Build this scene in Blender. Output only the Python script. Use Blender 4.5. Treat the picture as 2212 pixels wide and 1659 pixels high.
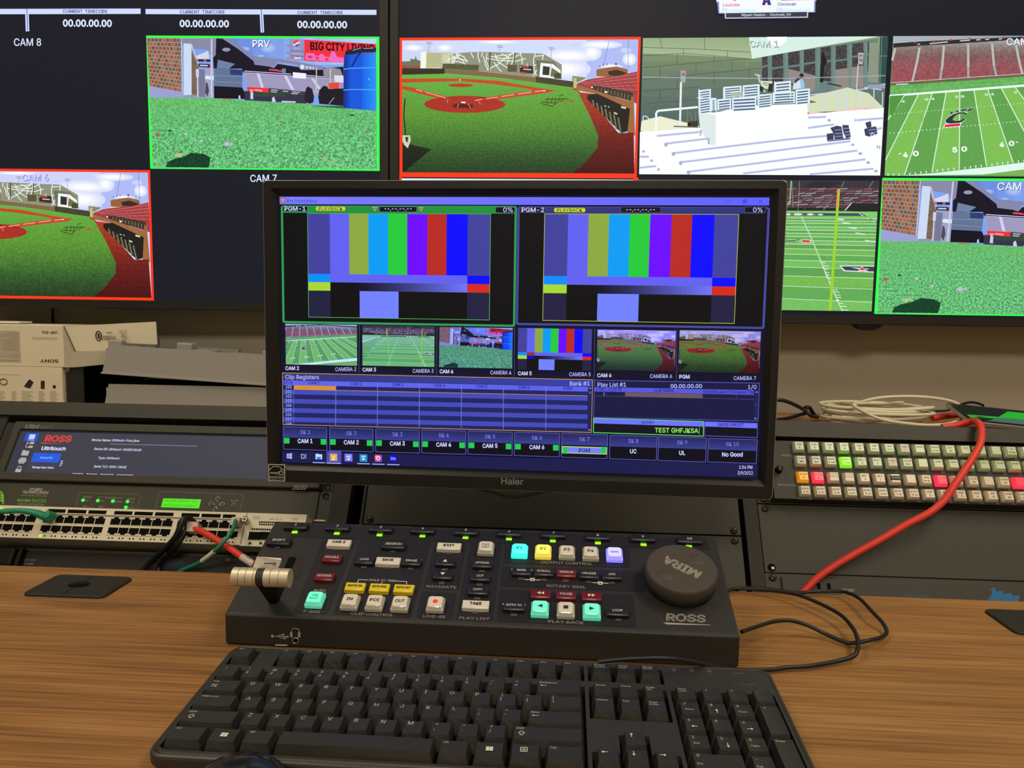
import bpy, bmesh, math, random
import numpy as np
from mathutils import Matrix, Vector
random.seed(7)
for _o in list(bpy.data.objects):
    bpy.data.objects.remove(_o)
SC = bpy.context.scene
COL = SC.collection
rad = math.radians

# ---------------------------------------------------------------- camera
FPX = 1650.0
PITCH, ROLL, YAW, CAMH = rad(5.55), rad(0.85), rad(3.30), 309.2      # camera height above the worktop, mm
def cam_axes():
    p, r, y = PITCH, ROLL, YAW
    fwd = np.array([-math.sin(y)*math.cos(p), math.cos(y)*math.cos(p), -math.sin(p)])
    right = np.array([math.cos(y), math.sin(y), 0.0])
    down = np.cross(fwd, right)
    c, s = math.cos(r), math.sin(r)
    return np.array([c*right - s*down, c*down + s*right, fwd])
RC = cam_axes()
cam = bpy.data.cameras.new('camera')
cam.sensor_fit = 'HORIZONTAL'; cam.sensor_width = 36.0; cam.lens = FPX/2212*36.0
cam.clip_start = 0.02; cam.clip_end = 50
cam_o = bpy.data.objects.new('camera', cam); COL.objects.link(cam_o)
m4 = Matrix.Identity(4)
for i in range(3):
    m4[i][0] = RC[0][i]; m4[i][1] = -RC[1][i]; m4[i][2] = -RC[2][i]
m4[2][3] = CAMH/1000
cam_o.matrix_world = m4
SC.camera = cam_o

# ---------------------------------------------------------------- world, lights, exposure
SC.view_settings.view_transform = 'Standard'
SC.view_settings.look = 'None'
SC.view_settings.gamma = 1.0
SC.view_settings.exposure = 0.0
SC.view_settings.use_curve_mapping = False
wd = bpy.data.worlds.new('world'); SC.world = wd; wd.use_nodes = True
wd.node_tree.nodes['Background'].inputs[0].default_value = (1.0, 0.85, 0.65, 1)
wd.node_tree.nodes['Background'].inputs[1].default_value = 0.02
def area_light(name, loc, size, power, col, aim=None):
    l = bpy.data.lights.new(name, 'AREA'); l.shape = 'RECTANGLE'
    l.size, l.size_y = size; l.energy = power; l.color = col
    o = bpy.data.objects.new(name, l); COL.objects.link(o); o.location = loc
    if aim:
        o.rotation_euler = (Vector(aim)-Vector(loc)).to_track_quat('-Z', 'Y').to_euler()
    return o
WARM = (1.0, 0.87, 0.68)
area_light('ceiling_light_left', (-1.15, 0.25, 1.93), (0.6, 1.2), 20, WARM)
area_light('ceiling_light_right', (1.25, 0.25, 1.93), (0.6, 1.2), 27, WARM)
area_light('ceiling_light_behind', (0.1, -1.9, 1.93), (1.4, 0.7), 66, WARM)

# ---------------------------------------------------------------- pixel of the photo -> point on a real plane (mm)
def ray(u, v):
    return RC.T @ np.array([(u-1106.0)/FPX, (v-829.5)/FPX, 1.0])
def on_plane(u, v, p0, n):
    p0 = np.array(p0, float); n = np.array(n, float); r = ray(u, v); o = np.array([0, 0, CAMH])
    return o + ((p0-o) @ n)/(r @ n)*r
def on_z(u, v, z): return on_plane(u, v, (0, 0, z), (0, 0, 1))
def on_y(u, v, y): return on_plane(u, v, (0, y, 0), (0, 1, 0))
def homog(src, dst):
    A = []
    for (x, y), (X, Y) in zip(src, dst):
        A.append([x, y, 1, 0, 0, 0, -X*x, -X*y, -X]); A.append([0, 0, 0, x, y, 1, -Y*x, -Y*y, -Y])
    h = np.linalg.svd(np.array(A, float))[2][-1].reshape(3, 3)
    return h/h[2, 2]
def happ(H, x, y):
    q = H @ np.array([x, y, 1.0]); return (q[0]/q[2], q[1]/q[2])

# ---------------------------------------------------------------- colours and materials
def lin(c):
    return tuple((v/255/12.92 if v/255 <= 0.04045 else ((v/255+0.055)/1.055)**2.4) for v in c[:3])
MATS = {}
def mat(name, rgb, rough=0.55, metal=0.0, spec=0.4, var=0.06, scale=60.0, emit=None, estr=1.0, bump=0.0, trans=0.0):
    if name in MATS: return name
    m = bpy.data.materials.new(name); m.use_nodes = True; nt = m.node_tree; b = nt.nodes['Principled BSDF']
    c = lin(rgb)
    b.inputs['Roughness'].default_value = rough; b.inputs['Metallic'].default_value = metal
    b.inputs['Specular IOR Level'].default_value = spec
    tc = nt.nodes.new('ShaderNodeTexCoord'); nz = nt.nodes.new('ShaderNodeTexNoise')
    nz.inputs['Scale'].default_value = scale; nz.inputs['Detail'].default_value = 4
    nt.links.new(tc.outputs['Object'], nz.inputs['Vector'])
    cr = nt.nodes.new('ShaderNodeMix'); cr.data_type = 'RGBA'
    cr.inputs[6].default_value = tuple(x*(1-var) for x in c)+(1,); cr.inputs[7].default_value = tuple(min(1, x*(1+var)) for x in c)+(1,)
    nt.links.new(nz.outputs['Fac'], cr.inputs[0]); nt.links.new(cr.outputs[2], b.inputs['Base Color'])
    if emit is not None:
        b.inputs['Emission Color'].default_value = lin(emit)+(1,); b.inputs['Emission Strength'].default_value = estr
    if trans: b.inputs['Transmission Weight'].default_value = trans
    if bump:
        bp = nt.nodes.new('ShaderNodeBump'); bp.inputs['Strength'].default_value = bump; bp.inputs['Distance'].default_value = 0.001
        n2 = nt.nodes.new('ShaderNodeTexNoise'); n2.inputs['Scale'].default_value = 1400
        nt.links.new(tc.outputs['Object'], n2.inputs['Vector']); nt.links.new(n2.outputs['Fac'], bp.inputs['Height'])
        nt.links.new(bp.outputs['Normal'], b.inputs['Normal'])
    MATS[name] = m
    return name
def screen_mat(name, nscale, gl):
    m = bpy.data.materials.new(name); m.use_nodes = True; nt = m.node_tree; b = nt.nodes['Principled BSDF']
    b.inputs['Base Color'].default_value = (0.006, 0.006, 0.007, 1); b.inputs['Roughness'].default_value = 0.35
    b.inputs['Specular IOR Level'].default_value = gl
    at = nt.nodes.new('ShaderNodeAttribute'); at.attribute_name = 'pic'
    tc = nt.nodes.new('ShaderNodeTexCoord'); nz = nt.nodes.new('ShaderNodeTexNoise')
    nz.inputs['Scale'].default_value = nscale; nz.inputs['Detail'].default_value = 3; nz.inputs['Roughness'].default_value = 0.7
    nt.links.new(tc.outputs['Object'], nz.inputs['Vector'])
    mr = nt.nodes.new('ShaderNodeMapRange'); mr.inputs[1].default_value = 0.36; mr.inputs[2].default_value = 0.66
    mr.inputs[3].default_value = 0.42; mr.inputs[4].default_value = 1.85
    nt.links.new(nz.outputs['Fac'], mr.inputs[0])
    mx = nt.nodes.new('ShaderNodeMix'); mx.data_type = 'FLOAT'; mx.inputs[2].default_value = 1.0
    nt.links.new(at.outputs['Alpha'], mx.inputs[0]); nt.links.new(mr.outputs[0], mx.inputs[3])
    vm = nt.nodes.new('ShaderNodeVectorMath'); vm.operation = 'SCALE'
    nt.links.new(at.outputs['Color'], vm.inputs[0]); nt.links.new(mx.outputs[0], vm.inputs[3])
    nt.links.new(vm.outputs[0], b.inputs['Emission Color']); b.inputs['Emission Strength'].default_value = 1.0
    MATS[name] = m
    return name
def wood_mat(name, sx, dark, mid, light):
    m = bpy.data.materials.new(name); m.use_nodes = True; nt = m.node_tree; b = nt.nodes['Principled BSDF']
    N = nt.nodes.new; L = nt.links.new
    tc = N('ShaderNodeTexCoord'); mp = N('ShaderNodeMapping'); mp.inputs['Scale'].default_value = (1.0*sx, 14*sx, 14*sx)
    L(tc.outputs['Object'], mp.inputs['Vector'])
    n1 = N('ShaderNodeTexNoise'); n1.inputs['Scale'].default_value = 2.2; n1.inputs['Detail'].default_value = 5; n1.inputs['Distortion'].default_value = 0.7
    L(mp.outputs[0], n1.inputs['Vector'])
    mp2 = N('ShaderNodeMapping'); mp2.inputs['Scale'].default_value = (6*sx, 260*sx, 260*sx); L(tc.outputs['Object'], mp2.inputs['Vector'])
    n2 = N('ShaderNodeTexNoise'); n2.inputs['Scale'].default_value = 1.5; n2.inputs['Detail'].default_value = 4; L(mp2.outputs[0], n2.inputs['Vector'])
    ad = N('ShaderNodeMath'); ad.operation = 'MULTIPLY_ADD'; ad.inputs[1].default_value = 0.58; L(n2.outputs['Fac'], ad.inputs[0]); 
    sc = N('ShaderNodeMath'); sc.operation = 'MULTIPLY'; sc.inputs[1].default_value = 0.50; L(n1.outputs['Fac'], sc.inputs[0]); L(sc.outputs[0], ad.inputs[2])
    cr = N('ShaderNodeValToRGB'); L(ad.outputs[0], cr.inputs[0])
    e = cr.color_ramp.elements; e[0].position = 0.36; e[0].color = lin(dark)+(1,); e[1].position = 0.76; e[1].color = lin(light)+(1,)
    k = e.new(0.55); k.color = lin(mid)+(1,)
    L(cr.outputs[0], b.inputs['Base Color']); b.inputs['Roughness'].default_value = 0.42; b.inputs['Specular IOR Level'].default_value = 0.35
    bp = N('ShaderNodeBump'); bp.inputs['Strength'].default_value = 0.15; bp.inputs['Distance'].default_value = 0.0006
    L(n2.outputs['Fac'], bp.inputs['Height']); L(bp.outputs[0], b.inputs['Normal'])
    MATS[name] = m
    return name

# ---------------------------------------------------------------- glyphs
GLY = {}
import os
try:      # the interface font that ships inside Blender; its built-in font is used if it is not there
    FONT = bpy.data.fonts.load(os.path.join(bpy.utils.resource_path('LOCAL'), 'datafiles', 'fonts', 'Inter.woff2'))
except Exception:
    FONT = None
def glyph(s, bold=0.0):
    key = (s, bold)
    if key in GLY: return GLY[key]
    cu = bpy.data.curves.new('g', 'FONT'); cu.body = s; cu.size = 1.0; cu.resolution_u = 3
    if FONT: cu.font = FONT
    o = bpy.data.objects.new('g', cu); COL.objects.link(o)
    dg = bpy.context.evaluated_depsgraph_get(); dg.update()
    me = o.evaluated_get(dg).to_mesh()
    V = [(v.co.x, v.co.y) for v in me.vertices]; F = [tuple(p.vertices) for p in me.polygons]
    o.evaluated_get(dg).to_mesh_clear()
    bpy.data.objects.remove(o); bpy.data.curves.remove(cu)
    if V and bold:      # heavier strokes: the same outline laid down again, slightly shifted
        n = len(V); B = [(dx*bold*.75, dy*bold*.75) for dx, dy in ((1, 0), (-1, 0), (0, 1), (0, -1))]
        F = [tuple(i+k*n for i in f) for k in range(4) for f in F]; V = [(x+dx, y+dy) for dx, dy in B for x, y in V]
    if V:
        xs = [v[0] for v in V]; bb = (min(xs), max(xs))
    else: bb = (0, 0.3)
    GLY[key] = (V, F, bb)
    return GLY[key]
_v = glyph('H')[0]; CAPH = max(p[1] for p in _v)

# ---------------------------------------------------------------- mesh builder, all coordinates in mm
class MB:
    def __init__(s, M=None, off=(0, 0, 0)):
        s.V = []; s.F = []; s.fm = []; s.sm = []; s.mats = []; s.M = M or Matrix.Identity(4); s.off = Vector(off)
    def mi(s, m):
        if m not in s.mats: s.mats.append(m)
        return s.mats.index(m)
    def add(s, V, F, m, smooth=False):
        n = len(s.V); k = s.mi(m)
        for v in V: s.V.append(s.M @ (Vector(v)) + s.off)
        for f in F: s.F.append(tuple(i+n for i in f)); s.fm.append(k); s.sm.append(smooth)
        return s
    def box(s, x0, x1, y0, y1, z0, z1, m, bev=0.0, seg=2):
        if bev <= 0:
            V = [(x, y, z) for x in (x0, x1) for y in (y0, y1) for z in (z0, z1)]
            F = [(0, 1, 3, 2), (4, 6, 7, 5), (0, 4, 5, 1), (2, 3, 7, 6), (0, 2, 6, 4), (1, 5, 7, 3)]
            return s.add(V, F, m)
        bm = bmesh.new(); bmesh.ops.create_cube(bm, size=1.0)
        for v in bm.verts: v.co = Vector(((x0+x1)/2+v.co.x*(x1-x0), (y0+y1)/2+v.co.y*(y1-y0), (z0+z1)/2+v.co.z*(z1-z0)))
        bmesh.ops.bevel(bm, geom=bm.edges[:], offset=bev, segments=seg, affect='EDGES', profile=0.5)
        bm.verts.index_update()
        s.add([v.co.copy() for v in bm.verts], [tuple(v.index for v in f.verts) for f in bm.faces], m, False)
        bm.free(); return s
    def prism(s, prof, a, b, m, axis='x', bev=0.0, smooth=False):
        """prof: 2D polygon (p,q); axis x: (y,z) extruded in x; axis y: (x,z); axis z: (x,y)"""
        def P(p, q, t): return {'x': (t, p, q), 'y': (p, t, q), 'z': (p, q, t)}[axis]
        n = len(prof); V = [P(p, q, a) for p, q in prof]+[P(p, q, b) for p, q in prof]
        F = [tuple(range(n)), tuple(range(2*n-1, n-1, -1))]+[(i, i+n, (i+1) % n+n, (i+1) % n) for i in range(n)]
        if bev:
            bm = bmesh.new(); vs = [bm.verts.new(v) for v in V]
            for f in F: bm.faces.new([vs[i] for i in f])
            bmesh.ops.recalc_face_normals(bm, faces=bm.faces[:])
            bmesh.ops.bevel(bm, geom=bm.edges[:], offset=bev, segments=3, affect='EDGES', profile=0.5)
            bm.verts.index_update()
            s.add([v.co.copy() for v in bm.verts], [tuple(v.index for v in f.verts) for f in bm.faces], m, smooth); bm.free(); return s
        return s.add(V, F, m, smooth)
    def poly(s, pts, m): return s.add(pts, [tuple(range(len(pts)))], m)
    def cyl(s, p0, p1, r, m, n=20, r2=None, caps=True, smooth=True):
        p0 = Vector(p0); p1 = Vector(p1); d = (p1-p0).normalized(); r2 = r if r2 is None else r2
        a = d.orthogonal().normalized(); b = d.cross(a)
        V = []
        for p, rr in ((p0, r), (p1, r2)):
            for i in range(n):
                t = 2*math.pi*i/n; V.append(p+a*rr*math.cos(t)+b*rr*math.sin(t))
        s.add(V, [(i, (i+1) % n, (i+1) % n+n, i+n) for i in range(n)], m, smooth)
        if caps:
            s.add(V[:n], [tuple(range(n-1, -1, -1))], m); s.add(V[n:], [tuple(range(n))], m)
        return s
    def lathe(s, c, axis, prof, m, n=32):
        """prof: list of (r,h) along axis from c"""
        c = Vector(c); d = Vector(axis).normalized(); a = d.orthogonal().normalized(); b = d.cross(a)
        V = []
        for r, h in prof:
            for i in range(n):
                t = 2*math.pi*i/n; V.append(c+d*h+a*r*math.cos(t)+b*r*math.sin(t))
        F = []
        for j in range(len(prof)-1):
            for i in range(n):
                F.append((j*n+i, j*n+(i+1) % n, (j+1)*n+(i+1) % n, (j+1)*n+i))
        s.add(V, F, m, True)
        s.add(V[-n:], [tuple(range(n))], m)
        s.add(V[:n], [tuple(range(n-1, -1, -1))], m)
        return s
    def tube(s, pts, r, m, n=10, sub=6, closed=False, rr=None):
        P = [Vector(p) for p in pts]; Q = []; K = len(P)
        rng = range(K) if closed else range(K-1)
        rads = []
        for i in rng:
            p0 = P[(i-1) % K] if (closed or i > 0) else P[0]*2-P[1]
            p1 = P[i]; p2 = P[(i+1) % K]; p3 = P[(i+2) % K] if (closed or i+2 < K) else P[-1]*2-P[-2]
            for j in range(sub):
                t = j/sub
                Q.append(0.5*((2*p1)+(p2-p0)*t+(2*p0-5*p1+4*p2-p3)*t*t+(3*p1-p0-3*p2+p3)*t**3))
                if rr: rads.append(rr[i]*(1-t)+rr[(i+1) % K]*t)
        if not closed: Q.append(P[-1]); rads.append(rr[-1] if rr else r)
        N = len(Q); V = []; prev = None
        for i, q in enumerate(Q):
            d = (Q[(i+1) % N]-Q[i-1]) if closed else (Q[min(i+1, N-1)]-Q[max(i-1, 0)])
            d.normalize()
            if prev is None: a = d.orthogonal().normalized()
            else:
                a = prev-d*prev.dot(d); a.normalize()
            prev = a; b = d.cross(a); R = rads[i] if rr else r
            for k in range(n):
                t = 2*math.pi*k/n; V.append(q+a*R*math.cos(t)+b*R*math.sin(t))
        F = []
        for i in range(N if closed else N-1):
            j = (i+1) % N
            for k in range(n): F.append((i*n+k, i*n+(k+1) % n, j*n+(k+1) % n, j*n+k))
        s.add(V, F, m, True)
        if not closed:
            s.add(V[:n], [tuple(range(n-1, -1, -1))], m); s.add(V[-n:], [tuple(range(n))], m)
        return s
    def text(s, t, o, ux, uy, h, m, width=None, al='l', bold=0.0, shear=0.0):
        """cap height h mm, baseline origin o, ux/uy unit vectors"""
        V, F, bb = glyph(t, bold)
        if not V: return s
        k = h/CAPH; w = bb[1]-bb[0]; kx = (width/w) if width else k
        x0 = {'l': 0, 'c': -w*kx/2, 'r': -w*kx}[al]
        o = Vector(o); ux = Vector(ux); uy = Vector(uy)
        return s.add([o+ux*(x0+(x-bb[0])*kx+shear*y*k)+uy*(y*k) for x, y in V], F, m)
    def build(s, name, parent=None, loc=None, rot=None):
        me = bpy.data.meshes.new(name)
        me.from_pydata([v*0.001 for v in s.V], [], s.F)
        for k in s.mats: me.materials.append(MATS[k])
        me.polygons.foreach_set('material_index', s.fm); me.polygons.foreach_set('use_smooth', s.sm)
        me.update()
        o = bpy.data.objects.new(name, me); COL.objects.link(o)
        if parent is not None: o.parent = parent
        if loc is not None: o.location = Vector(loc)*0.001
        if rot is not None: o.rotation_euler = rot
        return o
def tag(o, label, cat, group=None, kind=None):
    if label: o['label'] = label
    if cat: o['category'] = cat
    if group: o['group'] = group
    if kind: o['kind'] = kind
    return o
def thing(name, label, cat, loc=(0, 0, 0), rot=(0, 0, 0), group=None):
    o = bpy.data.objects.new(name, None); COL.objects.link(o); o.empty_display_size = 0.02
    o.location = Vector(loc)*0.001; o.rotation_euler = rot
    return tag(o, label, cat, group)
def struct(name, mb):
    o = mb.build(name); o['kind'] = 'structure'; return o
X, Y, Z = Vector((1, 0, 0)), Vector((0, 1, 0)), Vector((0, 0, 1))
def rrect(x0, y0, x1, y1, r, n=5):
    P = []
    for cx, cy, a0 in ((x1-r, y1-r, 0), (x0+r, y1-r, 90), (x0+r, y0+r, 180), (x1-r, y0+r, 270)):
        for i in range(n+1):
            a = rad(a0+90*i/n); P.append((cx+r*math.cos(a), cy+r*math.sin(a)))
    return P

# ---------------------------------------------------------------- pictures on screens: flat coloured shapes lying in the screen
def clip_half(poly, a, b, c):
    out = []; n = len(poly)
    for i in range(n):
        p, q = poly[i], poly[(i+1) % n]; dp = a*p[0]+b*p[1]-c; dq = a*q[0]+b*q[1]-c
        if dp <= 0: out.append(p)
        if (dp < 0 < dq) or (dq < 0 < dp):
            t = dp/(dp-dq); out.append((p[0]+(q[0]-p[0])*t, p[1]+(q[1]-p[1])*t))
    return out
class Pic:
    """collects coloured polygons in the plane of a screen (x right, z up, mm); later calls lie in front"""
    def __init__(s, eps): s.V = []; s.F = []; s.C = []; s.k = 0; s.eps = eps; s.H = np.eye(3); s.clip = None; s.g = None
    def T(s, p): return happ(s.H, p[0], p[1])
    def _emit(s, pts, col, grain):
        if s.clip:
            x0, z0, x1, z1 = s.clip
            for a, b, c in ((-1, 0, -x0), (1, 0, x1), (0, -1, -z0), (0, 1, z1)):
                pts = clip_half(pts, a, b, c)
                if len(pts) < 3: return
        n = len(s.V); y = -s.k*s.eps
        for x, z in pts: s.V.append((x, y, z))
        s.F.append(tuple(range(n, n+len(pts))))
        c = s.g(col) if s.g else col
        s.C.append([lin(tuple(min(255, max(0, v)) for v in c))+(grain,)]*len(pts))
    def polys(s, L, col, grain=0.0):
        s.k += 1
        for pts in L: s._emit([s.T(p) for p in pts], col, grain)
        return s
    def poly(s, pts, col, grain=0.0): return s.polys([pts], col, grain)
    def rect(s, x0, y0, x1, y1, col, grain=0.0):
        """two opposite corners in source pixels, axis aligned on the screen"""
        a = s.T((x0, y0)); b = s.T((x1, y1)); s.k += 1
        s._emit([(a[0], a[1]), (b[0], a[1]), (b[0], b[1]), (a[0], b[1])], col, grain); return s
    def frame(s, x0, y0, x1, y1, w, col):
        a = s.T((x0, y0)); b = s.T((x1, y1)); s.k += 1; X0, X1 = sorted((a[0], b[0])); Z0, Z1 = sorted((a[1], b[1]))
        for q in ((X0, Z1-w, X1, Z1), (X0, Z0, X1, Z0+w), (X0, Z0, X0+w, Z1), (X1-w, Z0, X1, Z1)):
            s._emit([(q[0], q[1]), (q[2], q[1]), (q[2], q[3]), (q[0], q[3])], col, 0)
        return s
    def grad(s, pts4, c0, c1, n=14, horiz=True):
        """quad TL,TR,BR,BL from c0 (left/top) to c1"""
        s.k += 1; A, B, Cc, D = [np.array(p, float) for p in pts4]
        for i in range(n):
            t0, t1 = i/n, (i+1)/n; c = tuple(c0[j]+(c1[j]-c0[j])*(i+.5)/n for j in range(3))
            if horiz: q = [A+(B-A)*t0, A+(B-A)*t1, D+(Cc-D)*t1, D+(Cc-D)*t0]
            else: q = [A+(D-A)*t0, B+(Cc-B)*t0, B+(Cc-B)*t1, A+(D-A)*t1]
            s._emit([s.T(p) for p in q], c, 0)
        return s
    def bands(s, poly, stops, grain=0.0, n=16):
        """polygon filled with horizontal bands; stops [(y,col),...]"""
        s.k += 1; ys = [p[1] for p in poly]; y0, y1 = min(ys), max(ys)
        for i in range(n):
            a = y0+(y1-y0)*i/n; b = y0+(y1-y0)*(i+1)/n
            q = clip_half(clip_half(poly, 0, -1, -a), 0, 1, b)
            if len(q) < 3: continue
            ym = (a+b)/2; c = stops[0][1]
            for (ya, ca), (yb, cb) in zip(stops, stops[1:]):
                if ya <= ym <= yb: c = tuple(ca[j]+(cb[j]-ca[j])*(ym-ya)/(yb-ya) for j in range(3))
            if ym > stops[-1][0]: c = stops[-1][1]
            gr = grain[0]+(grain[1]-grain[0])*(i+.5)/n if isinstance(grain, tuple) else grain
            s._emit([s.T(p) for p in q], c, gr)
        return s
    def lines(s, L, w, col, grain=0.0):
        s.k += 1
        for pl in L:
            for (x0, y0), (x1, y1) in zip(pl, pl[1:]):
                d = math.hypot(x1-x0, y1-y0) or 1; nx, ny = -(y1-y0)/d*w/2, (x1-x0)/d*w/2
                s._emit([s.T(p) for p in ((x0+nx, y0+ny), (x1+nx, y1+ny), (x1-nx, y1-ny), (x0-nx, y0-ny))], col, grain)
        return s
    def cloud(s, L, col, bg):
        for k in range(4):
            t = (k+1)/4; f = 1.25-.25*k
            s.ells([(cx, cy, rx*f, ry*f) for cx, cy, rx, ry in L], tuple(bg[j]+(col[j]-bg[j])*t for j in range(3)), n=18)
    def line(s, pl, w, col, grain=0.0): return s.lines([pl], w, col, grain)
    def ell(s, cx, cy, rx, ry, col, grain=0.0, n=20):
        return s.poly([(cx+rx*math.cos(2*math.pi*i/n), cy+ry*math.sin(2*math.pi*i/n)) for i in range(n)], col, grain)
    def ells(s, L, col, grain=0.0, n=12):
        return s.polys([[(cx+rx*math.cos(2*math.pi*i/n), cy+ry*math.sin(2*math.pi*i/n)) for i in range(n)] for cx, cy, rx, ry in L], col, grain)
    def text(s, t, x0, x1, base, h, col, bold=0.0, slope=0.0, shear=0.0, al=None):
        """ink from x0 to x1, baseline y (source px), cap height h px; slope tilts the baseline"""
        V, F, bb = glyph(t, bold)
        if not V: return s
        s.k += 1; k = h/CAPH; w = bb[1]-bb[0]
        if x1 is None:
            kx = k; x0 = x0-(w*kx/2 if al == 'c' else w*kx if al == 'r' else 0)
        else: kx = (x1-x0)/w
        for f in F:
            pts = []
            for i in f:
                gx, gy = V[i]; xx = x0+(gx-bb[0])*kx+shear*gy*k
                pts.append(s.T((xx, base+slope*(xx-x0)-gy*k)))
            s._emit(pts, col, 0)
        return s
    def sub(s, ref4, dst4, clip=None, g=None):
        """painter state for an inset picture: ref4 source px corners TL,TR,BR,BL -> dst4 mm corners"""
        st = (s.H, s.clip, s.g); s.H = homog(ref4, dst4); s.clip = clip; s.g = g; return st
    def back(s, st): s.H, s.clip, s.g = st
    def build(s, name, matname, parent):
        me = bpy.data.meshes.new(name); me.from_pydata([(x*.001, y*.001, z*.001) for x, y, z in s.V], [], s.F)
        me.materials.append(MATS[matname])
        ca = me.color_attributes.new('pic', 'FLOAT_COLOR', 'CORNER')
        flat = [v for poly in s.C for c in poly for v in c]
        ca.data.foreach_set('color', flat); me.update()
        o = bpy.data.objects.new(name, me); COL.objects.link(o); o.parent = parent
        return o
# ---------------------------------------------------------------- the pictures the cameras send
def lerp(a, b, t): return (a[0]+(b[0]-a[0])*t, a[1]+(b[1]-a[1])*t)
def quadpt(q, u, v):
    H = homog([(0, 0), (1, 0), (1, 1), (0, 1)], q); return happ(H, u, v)
def label(P, t, x0, x1, base, h, light=(240, 245, 255), dark=(40, 50, 110), d=5):
    P.text(t, x0+d, x1+d, base+d, h, dark, 0.012); P.text(t, x0, x1, base, h, light, 0.012)
def turf_level(P, name, seed=3):
    """low camera on the turf: brick wall, stands, billboard, blue barrel"""
    rng = random.Random(seed)
    P.rect(0, 20, 2165, 1310, (60, 255, 80))
    P.poly([(10, 45), (2135, 58), (2135, 1292), (42, 1265)], (125, 165, 240))
    P.grad([(700, 50), (2135, 58), (2135, 300), (700, 300)], (95, 130, 225), (190, 215, 250), 10)
    P.cloud([(1130, 140, 60, 40), (1060, 215, 30, 8), (900, 150, 50, 18), (1500, 60, 90, 14)], (172, 196, 246), (128, 160, 234))
    P.poly([(640, 48), (730, 52), (1000, 270), (1180, 330), (1215, 290), (1400, 320), (1640, 330), (1835, 320), (1835, 440), (900, 380), (880, 335), (620, 335), (615, 215)], (22, 20, 36))
    P.poly([(705, 52), (775, 52), (1010, 222), (1215, 240), (1400, 272), (1640, 318), (1640, 348), (1430, 350), (1395, 300), (1210, 272), (1185, 322), (1000, 298), (985, 240), (850, 150)], (135, 135, 172))
    P.ell(740, 155, 38, 18, (150, 150, 175))
    P.ell(1443, 320, 20, 22, (225, 230, 250)); P.lines([[(1475, 322), (1500, 326)], [(1508, 326), (1530, 330)], [(1538, 330), (1552, 333)]], 20, (205, 205, 230))
    P.poly([(328, 48), (648, 48), (640, 205), (612, 235), (560, 160), (420, 140), (330, 110)], (138, 138, 168))
    P.poly([(455, 215), (575, 165), (580, 240), (460, 245)], (215, 215, 235))
    P.poly([(5, 42), (330, 46), (325, 555), (20, 495)], (172, 150, 128))
    q = [(5, 42), (330, 46), (325, 555), (20, 495)]; bricks = [[], [], [], []]
    for r in range(13):
        for c in range(-1, 11):
            u0 = 1-(1-(c+(r % 2)*.5)/10.2)**1.0; u0 = max(0, u0+0.012); u1 = min(1, (c+1+(r % 2)*.5)/10.2-0.006)
            if u1 <= u0 or u0 >= 1: continue
            f = lambda t: 1-(1-t)**1.25
            v0, v1 = (r+.12)/13, (r+.92)/13
            bricks[rng.choice((0, 0, 1, 1, 2, 3))].append([quadpt(q, f(u0), v0), quadpt(q, f(u1), v0), quadpt(q, f(u1), v1), quadpt(q, f(u0), v1)])
    for L, c in zip(bricks, ((140, 84, 70), (158, 102, 82), (98, 92, 92), (118, 78, 70))): P.polys(L, c, 0.25)
    P.poly([(20, 492), (325, 552), (345, 585), (345, 608), (22, 606)], (155, 162, 212))
    P.poly([(342, 110), (420, 130), (500, 335), (540, 350), (540, 605), (342, 605)], (150, 148, 172))
    P.poly([(412, 145), (482, 325), (470, 585), (404, 578)], (118, 98, 84), 0.5)
    P.poly([(345, 95), (418, 100), (412, 580), (338, 582)], (205, 220, 242))
    P.line([(415, 100), (492, 330)], 12, (190, 195, 225)); P.line([(325, 48), (325, 555)], 8, (200, 200, 225))
    P.rect(455, 336, 490, 415, (205, 210, 235)); P.line([(468, 415), (468, 600)], 10, (215, 215, 235))
    P.poly([(482, 335), (538, 345), (536, 600), (480, 595)], (120, 120, 150))
    P.polys([[(460, 242), (592, 248), (592, 270), (462, 265)], [(478, 285), (608, 292), (608, 325), (480, 318)]], (40, 34, 50))
    P.polys([[(462, 244), (480, 245), (480, 264), (464, 264)], [(530, 247), (552, 248), (552, 267), (532, 266)], [(582, 292), (605, 293), (605, 322), (584, 320)]], (225, 90, 100))
    P.lines([[(492, 302), (565, 306)]], 12, (215, 215, 235))
    P.poly([(540, 330), (622, 332), (620, 610), (540, 600)], (160, 165, 200)); P.poly([(540, 400), (620, 402), (620, 440), (540, 430)], (225, 232, 250))
    P.poly([(545, 460), (562, 470), (575, 540), (560, 600), (538, 560)], (80, 70, 90))
    P.line([(605, 55), (597, 605)], 14, (205, 205, 232))
    P.poly([(625, 330), (890, 345), (882, 512), (620, 492)], (98, 116, 150)); P.poly([(770, 340), (890, 345), (886, 398), (775, 392)], (42, 62, 110))
    P.poly([(660, 250), (820, 290), (760, 335), (650, 330)], (110, 130, 165)); P.lines([[(625, 400), (886, 405)], [(625, 455), (884, 470)]], 5, (135, 150, 175))
    P.poly([(620, 495), (882, 512), (940, 622), (620, 612)], (16, 15, 30))
    P.poly([(900, 368), (1835, 438), (1835, 560), (1470, 590), (930, 512)], (176, 170, 208))
    st = []
    for i in range(1, 11):
        t = i/11; st.append([(905+25*t, 372+135*t), (1300, 402+140*t), (1830, 446+115*t)])
    P.lines(st, 4, (118, 112, 150))
    P.polys([[(1018, 378), (1045, 380), (1085, 515), (1058, 512)], [(1270, 400), (1300, 402), (1370, 540), (1340, 538)], [(1525, 430), (1550, 432), (1620, 530), (1590, 530)]], (212, 206, 235))
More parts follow.
